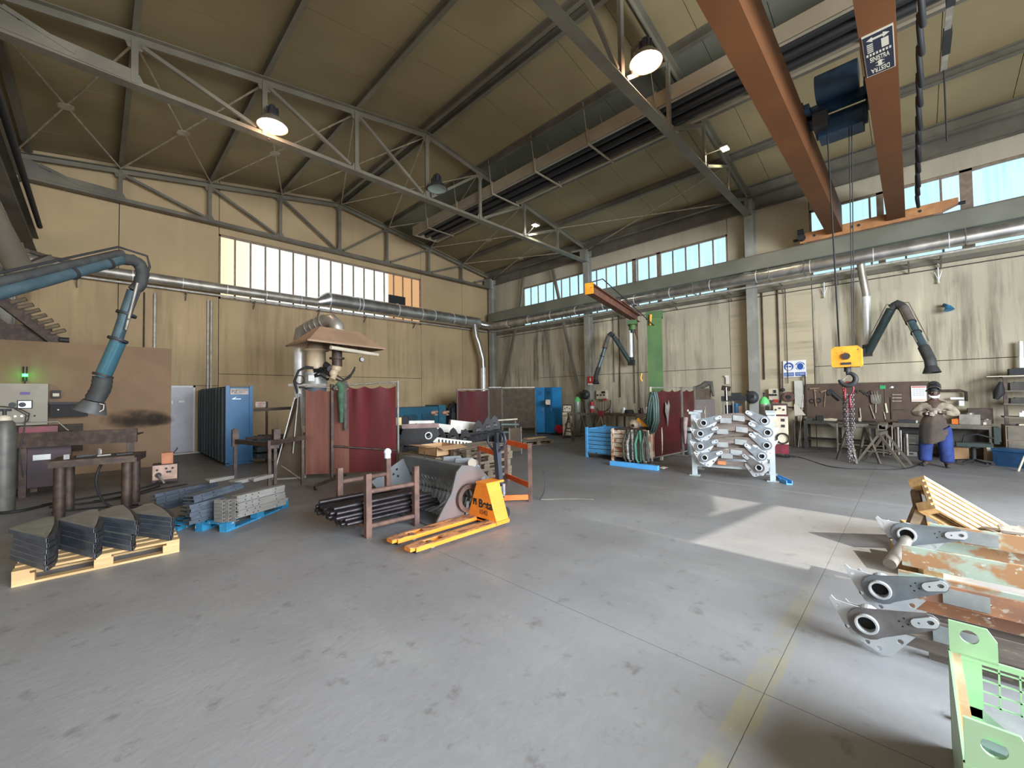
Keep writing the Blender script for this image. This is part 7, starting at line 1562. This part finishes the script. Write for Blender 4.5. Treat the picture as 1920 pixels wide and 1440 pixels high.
# green office chair
cg=mat('chair_dark_green',(.02,.035,.03),.7,c2=(.015,.025,.022)); cx,cy=13.9,P(1835,860,D=14.0).y
cy=P(1832,850,X=13.8).y
t=thing('office_chair','dark green office chair seen from the side below the workbench','chair',(13.8,cy,0))
MB().bx(13.55,cy-.2,.42,14.0,cy+.32,.50).build('seat',cg,t); MB().bx(13.6,cy-.32,.50,13.95,cy-.24,.86).bx(13.6,cy-.34,.55,13.95,cy-.32,.83).build('backrest',cg,t)
MB().cyl((13.8,cy+.05,.12),(13.8,cy+.05,.42),.04,10).build('gas_column',M['black'],t)
for k in range(5): a=k*2*PI/5; MB().bar((13.8,cy+.05,.12),(13.8+.3*math.cos(a),cy+.05+.3*math.sin(a),.07),.04,.03).cyl((13.8+.3*math.cos(a)-.01,cy+.05+.3*math.sin(a),.035),(13.8+.3*math.cos(a)+.01,cy+.05+.3*math.sin(a),.035),.034,10).build('leg',M['black'],t)
MB().tube([(13.6,cy+.22,.5),(13.58,cy+.2,.66),(13.58,cy,.70),(13.58,cy-.24,.62)],.018,8).build('armrest',M['black'],t)
# rack on the far right
t=thing('parts_shelf','dark steel shelf rack with bins at the far right against the wall','shelf',(14.9,-1.8,0))
ys=P(1885,750,X=14.8).y
for y in (ys,ys-1.3): MB().bx(14.72,y-.03,0,14.80,y+.03,2.0).build('post',M['brown'],t)
for z_ in (1.95,1.62,1.32,1.02): MB().bx(14.68,ys-1.3,z_,15.2,ys+.04,z_+.03).build('shelf',M['steeld'],t)
MB().bx(14.66,ys-1.3,1.97,15.25,ys+.28,1.99).build('top_sheet',M['cream'],t)
for z_,h,l in ((1.99,.16,'black case lying on top of the far right shelf'),(1.65,.18,'dark bin on the upper shelf at the far right'),(1.35,.12,'dark tool box on the middle shelf at the far right')):
    solo('storage_case',MB().bx(14.8,ys-.62,z_+.002,15.1,ys-.08,z_+h).bx(14.82,ys-.55,z_+h,15.08,ys-.15,z_+h+.015),M['black'] if h==.16 else M['benchd'],l,'case',(14.9,ys-.3,z_))
solo('hung_bag',MB().tube([(14.7,ys+.06,1.85),(14.68,ys+.10,1.6),(14.68,ys+.16,1.45)],[.03,.10,.04],10),M['black'],'black bag hanging on the left post of the far right shelf','bag',(14.7,ys+.1,1.45))
solo('small_device',MB().box((14.8,ys-.25,1.09),(.08,.12,.10)).cyl((14.8,ys-.25,1.14),(14.8,ys-.25,1.18),.03,8),M['pap'],'small white device on the lower shelf at the far right','device',(14.8,ys-.25,1.05))
t=thing('drawer_cabinet','brown drawer cabinet topped with junk below the far right shelf','cabinet',(14.6,-1.75,0))
y=P(1885,800,X=14.35).y; MB().bx(14.35,y-1.1,.0,15.0,y,.86).build('body',mat('cabinet_brown',(.19,.13,.085),.6,c2=(.15,.10,.07),sc_=2),t); MB().bx(14.33,y-1.1,.55,14.35,y-.03,.84).bx(14.33,y-1.1,.05,14.35,y-.03,.53).build('drawer_front',M['bench'],t,kind='stuff')
for k in range(5): solo('junk_tool',MB().bar((14.5,y-.1-k*.14,.875),(14.7,y-.25-k*.12,.885+.01*k),.03,.02).box((14.5,y-.12-k*.13,.88),(.06,.08,.03)),M[['dark','cream','dark','galvd','brown'][k]],['first','second','third','fourth','fifth'][k]+' tool from the left lying on the brown drawer cabinet','tool',(14.5,y-.1-k*.14,.86),'tools on the drawer cabinet')
q=G(1898,876); t=thing('plastic_crate','dark blue plastic box on the floor at the far right','crate',(q.x+.2,q.y-.1,0)); T_=TR((q.x+.15,q.y-.05,0),rz=rad(-30)); MB().bx(-.18,-.28,0,.2,.25,.36,T_).build('crate_body',mat('crate_blue',(.015,.06,.14),.5),t); MB().bx(-.20,-.30,.33,.22,.27,.38,T_).build('crate_rim',mat('crate_blue_rim',(.02,.08,.18),.5),t)
a=G(1909,884); solo('pale_stick',MB().cyl(a,P(1921,855,D=V((a.x,a.y,0)).length+.3),.018,8),M['cream'],'pale stick leaning at the right edge by the blue box','stick',a)
a=P(1913,640,X=15.3);b_=P(1913,700,X=15.3); solo('light_tube',MB().cyl(a,b_,.03,10).bx(15.32,a.y-.04,b_.z,15.36,a.y+.04,a.z),M['galvw'],'pale vertical fluorescent tube holder at the right edge of the wall','tube',b_)
# ================================================================ bench behind the blue bins
t=bench(9.5,7.3,14.4,15.1,.92,'workbench on the right wall behind the blue bin with tools on top','bench')
for k,(px,l,mt,dy,h) in enumerate(((1146,'small grey tin','tubeg',.12,.16),(1170,'white and black grinder','galvw',.22,.22),(1180,'dark cable heap','dark',.4,.14),(1203,'maroon mug shaped part','mar',.16,.22),(1213,'white spray can','white',.1,.26))):
    q=P(px,785,X=14.7); solo('bench_item',MB().cyl((14.7,q.y,.925),(14.7,q.y,.925+h),dy*.5,14,dy*.38).box((14.72,q.y+dy*.5,.925+h*.4),(.08,dy*.5,h*.5)),M[mt],l+' on the bench behind the bins','tool',(14.7,q.y,.92))
q=P(1150,790,X=13.2); t=thing('tripod_vise','pipe tripod with a red vice between the trestles and the far bench','tripod',(q.x,P(1127,790,D=14.6).y,0)); c=P(1127,790,D=14.6)
for a in (0,2.1,4.2): MB().cyl((c.x,c.y,.95),(c.x+.35*math.cos(a),c.y+.35*math.sin(a),0),.022,8).build('leg',M['galvd'],t)
MB().box((c.x,c.y,1.03),(.14,.14,.18)).cyl((c.x-.1,c.y,1.05),(c.x+.12,c.y,1.05),.05,10).build('vice_head',flat('vice_red',(.28,.03,.05),.5),t)
t=thing('spare_machine','cream round topped machine on the rusty bin beside the tin cans','machine',(9.7,5.0,.8)); MB().lathe([(.001,0),(.16,0),(.17,.12),(.12,.19),(.001,.2)],TR((9.8,5.15,.82)),18).build('machine_body',M['cream'],t); MB().cyl((9.63,5.15,.88),(9.7,5.15,.88),.04,10).build('port',M['dark'],t); MB().bx(9.2,4.7,.80,10.05,5.45,.82).build('carrier_board',M['brown'],t)
t=thing('orange_cutter','orange cutting machine frame beside the green hoses on the rusty bin','machine',(9.7,4.75,.82)); MB().bar((9.6,5.0,1.06),(9.6,4.75,.86),.05,.06).bar((9.6,4.85,.88),(9.6,4.58,.92),.06,.08).build('cutter_arm',M['orb'],t); MB().box((9.65,4.72,.85),(.2,.3,.05)).build('base',M['dark'],t)
t=thing('grey_gearbox','grey casting with curved vents behind the rusty bin','machine',(10.8,5.2,0)); MB().bx(10.5,4.9,.0,10.9,5.5,1.12).cyl((10.49,5.2,.95),(10.5,5.2,.95),.14,18).build('casting',mat('casting_grey',(.30,.28,.24),.6,c2=(.22,.2,.17),sc_=5),t); MB().ring((0,0,0),.09,.015,UV(10.47,5.2,.95),16,6).build('flange',M['cream'],t)
for k,(px,py) in enumerate(((1203,700),(1216,790))): q=P(px,py,D=10.6+2*k); solo('orange_strap',MB().tube([q,q+V((0,.03,-.12)),q+V((.02,0,-.2))],.02,6),M['orb'],['upper','lower'][k]+' orange strap beside the dark green hoses','strap',q)
# ================================================================ the standing person
pr_=thing('person','person in tan jacket, brown leather apron and blue trousers, raised helmet, adjusting gloves','person',(13.0,-.32,0))
def skinmesh(name,pts,edges,mt,parent,root=0,sub=2):
    me=bpy.data.meshes.new(name); me.from_pydata([p[:3] for p in pts],edges,[]); o=bpy.data.objects.new(name,me); col.objects.link(o)
    sk=o.modifiers.new('skin','SKIN'); ss=o.modifiers.new('sub','SUBSURF'); ss.levels=sub; ss.render_levels=sub; sk.use_smooth_shade=True
    for i,p in enumerate(pts): me.skin_vertices[0].data[i].radius=(p[3],p[4] if len(p)>4 else p[3])
    me.skin_vertices[0].data[root].use_root=True
    bpy.context.view_layer.update()
    n_=bpy.data.meshes.new_from_object(o.evaluated_get(bpy.context.evaluated_depsgraph_get())); bpy.data.objects.remove(o)
    n_.materials.clear(); n_.materials.append(mt); n_.name=name
    o=bpy.data.objects.new(name,n_); col.objects.link(o); o.parent=parent; return o
# local frame of the person: +x toward the viewer's left?  author in person space: front = -X (toward the camera), left hand of the image = +Y
S_=.975
def pj(x,y,z): return (-x*S_,y*S_,z*S_)   # x = toward camera
sk_=mat('skin_dark_brown',(.075,.04,.028),.55); tan=mat('jacket_tan',(.30,.25,.18),.9,c2=(.20,.165,.12),sc_=9,bp=.3); trb=mat('trousers_blue',(.02,.045,.19),.85,c2=(.014,.03,.13),sc_=7,bp=.3)
bt=flat('boot_dark',(.03,.027,.024),.7); glv=mat('glove_pale',(.42,.37,.31),.85,c2=(.33,.29,.24),sc_=14)
def pts(l,inf=0): return [(*pj(*p[:3]),(p[3]+inf)*S_,((p[4] if len(p)>4 else p[3])+inf)*S_) for p in l]
body=[(0,0,.93,.15,.12),(0,0,1.10,.13,.11),(0,0,1.30,.15,.11),(0,0,1.44,.10,.09),(0.01,0,1.52,.055),(0.02,0,1.60,.075,.085),(0.02,0,1.69,.085,.095),
 (0,.17,1.40,.065),(-.02,.33,1.20,.05),(.17,.16,1.19,.035),(.22,.10,1.20,.03),
 (0,-.17,1.40,.065),(-.02,-.33,1.20,.05),(.17,-.14,1.22,.035),(.22,-.08,1.23,.03),
 (0,.11,.85,.10),(.02,.16,.48,.075),(0,.17,.10,.05),(.10,.19,.05,.045),
 (0,-.11,.85,.10),(.02,-.13,.48,.075),(.0,-.15,.10,.05),(.10,-.17,.05,.045)]
ed=[(0,1),(1,2),(2,3),(3,4),(4,5),(5,6),(3,7),(7,8),(8,9),(9,10),(3,11),(11,12),(12,13),(13,14),(0,15),(15,16),(16,17),(17,18),(0,19),(19,20),(20,21),(21,22)]
skinmesh('body',pts(body),ed,sk_,pr_)
jk_=[(0,0,.98,.16,.13),(0,0,1.12,.165,.13),(0,0,1.32,.17,.13),(0,0,1.45,.11,.10),(0,.18,1.40,.085),(-.02,.35,1.19,.072),(.10,.24,1.19,.058),(.16,.17,1.19,.05),(0,-.18,1.40,.085),(-.02,-.35,1.19,.072),(.10,-.22,1.21,.058),(.16,-.15,1.22,.05)]
skinmesh('jacket',pts(jk_,.008),[(0,1),(1,2),(2,3),(3,4),(4,5),(5,6),(6,7),(3,8),(8,9),(9,10),(10,11)],tan,pr_)
tr_=[(0,0,.98,.19,.15),(0,.12,.80,.15),(.02,.165,.48,.125),(.0,.185,.18,.118),(.01,.185,.09,.125),(0,-.13,.80,.15),(.02,-.15,.48,.125),(0,-.165,.18,.118),(.01,-.165,.09,.125)]
skinmesh('trousers',pts(tr_,.005),[(0,1),(1,2),(2,3),(3,4),(0,5),(5,6),(6,7),(7,8)],trb,pr_)
for s_ in (.19,-.16):
    o=skinmesh('boot',[( *pj(-.02,s_,.06),.06,.06),(*pj(.08,s_*1.05,.05),.05,.055),(*pj(.18,s_*1.1,.04),.038,.05)],[(0,1),(1,2)],bt,pr_,sub=2)
# gloves with five fingers
def hand(cx_,cy_,cz_,sy):
    h=[(cx_,cy_,cz_,.038,.03),(cx_+.04,cy_-sy*.05,cz_+.0,.042,.026)]
    e=[(0,1)]
    o=skinmesh('glove',pts(h),e,glv,pr_)
    for k in range(4):
        dz=(k-1.5)*.020; L=(.045,.052,.05,.038)[k]
        f=[(cx_+.045,cy_-sy*.06,cz_+dz,.012),(cx_+.06,cy_-sy*(.06+L),cz_+dz,.0115),(cx_+.045,cy_-sy*(.065+L*1.7),cz_+dz-.01,.010)]
        skinmesh('finger',pts(f),[(0,1),(1,2)],glv,o if False else pr_,sub=1)
    f=[(cx_+.03,cy_-sy*.01,cz_+.025,.013),(cx_+.05,cy_-sy*.035,cz_+.055,.012),(cx_+.055,cy_-sy*.065,cz_+.062,.010)]
    skinmesh('thumb',pts(f),[(0,1),(1,2)],glv,pr_,sub=1)
hand(.20,.15,1.19,1); hand(.20,-.10,1.235,-1)
# apron: curved leather sheet hanging from the chest
lz=mat('apron_leather',(.075,.052,.036),.8,c2=(.03,.027,.024),sc_=2.4,lo=.35,hi=.6)
rows=[(1.22,.06),(1.17,.14),(1.05,.20),(.88,.23),(.74,.225),(.62,.21),(.52,.19)]
vs=[];n=10
for z_,w_ in rows:
    for i in range(n+1):
        u=i/n*2-1; vs.append(V(pj(.225-.09*u*u+.02*(1.27-z_)+ .006*math.sin(i*2.1+z_*3),w_*u+.02+.05*(1.2-z_),z_+(.10*max(0,-u) if z_<.7 else 0))))
nv=len(vs); vs2=vs+[v_+V((.008,0,0)) for v_ in vs]
fs=[(j*(n+1)+i,j*(n+1)+i+1,(j+1)*(n+1)+i+1,(j+1)*(n+1)+i) for j in range(len(rows)-1) for i in range(n)]; fs+=[tuple(reversed([q+nv for q in f])) for f in fs]
MB().add(vs2,fs,None,True).build('apron',lz,pr_,local=True)
# head details
def PJ(x,y,z): return V(pj(x,y,z))
MB().sph(PJ(.03,0,1.655),.098*S_,sq=(.98,.86,1.18)).build('head',sk_,pr_,local=True)
MB().sph(PJ(.125,0,1.645),.02,sq=(1,.8,1.3)).build('nose',sk_,pr_,local=True)
for s_ in (-1,1):
    e=MB().sph(PJ(.108,s_*.034,1.675),.011).build('eye',flat('eye_white',(.4,.36,.32),.4),pr_,local=True); MB().sph(PJ(.117,s_*.034,1.675),.006).build('pupil',M['black'],e,local=True)
    MB().sph(PJ(.02,s_*.088,1.655),.022,sq=(.6,.4,1.3)).build('ear',sk_,pr_,local=True)
MB().tube([PJ(.05,.085,1.62),PJ(.10,.06,1.575),PJ(.125,0,1.565),PJ(.10,-.06,1.575),PJ(.05,-.085,1.62)],[.010,.026,.032,.026,.010],10).build('face_mask',flat('mask_white',(.72,.72,.73),.8),pr_,local=True)
MB().sph(PJ(.0,0,1.735),.105,sq=(1,.92,.62)).build('hair_cap',M['black'],pr_,local=True)
m_=Matrix.Translation(PJ(.03,0,1.765))@Matrix.Rotation(rad(62),4,'Y')@Matrix.Diagonal((.78,.85,.72,1))
hl=MB(); vs=[];rings_=5;seg=12
for j in range(rings_+1):
    a=rad(8+j*16)
    for i in range(seg+1):
        b2=rad(-95+i*190/seg); vs.append(m_@V((-.17*math.cos(b2)*math.cos(a*.55),.135*math.sin(b2),.14-.26*j/rings_)))
fs=[(j*(seg+1)+i,j*(seg+1)+i+1,(j+1)*(seg+1)+i+1,(j+1)*(seg+1)+i) for j in range(rings_) for i in range(seg)]
hs=flat('helmet_black',(.02,.02,.023),.35)
hm=MB().add(vs,fs,None,True).build('raised_helmet',hs,pr_,local=True)
MB().ring((0,0,0),.108,.014,Matrix.Translation(PJ(.02,0,1.73))@Matrix.Rotation(rad(-8),4,'Y'),20,6).build('head_band',hs,pr_,local=True)
MB().box((0,0,0),(.02,.12,.09),m_@Matrix.Translation(V((-.165,0,.03)))).build('helmet_window',M['dark'],hm,local=True)
pr_.rotation_euler=(0,0,rad(-1))
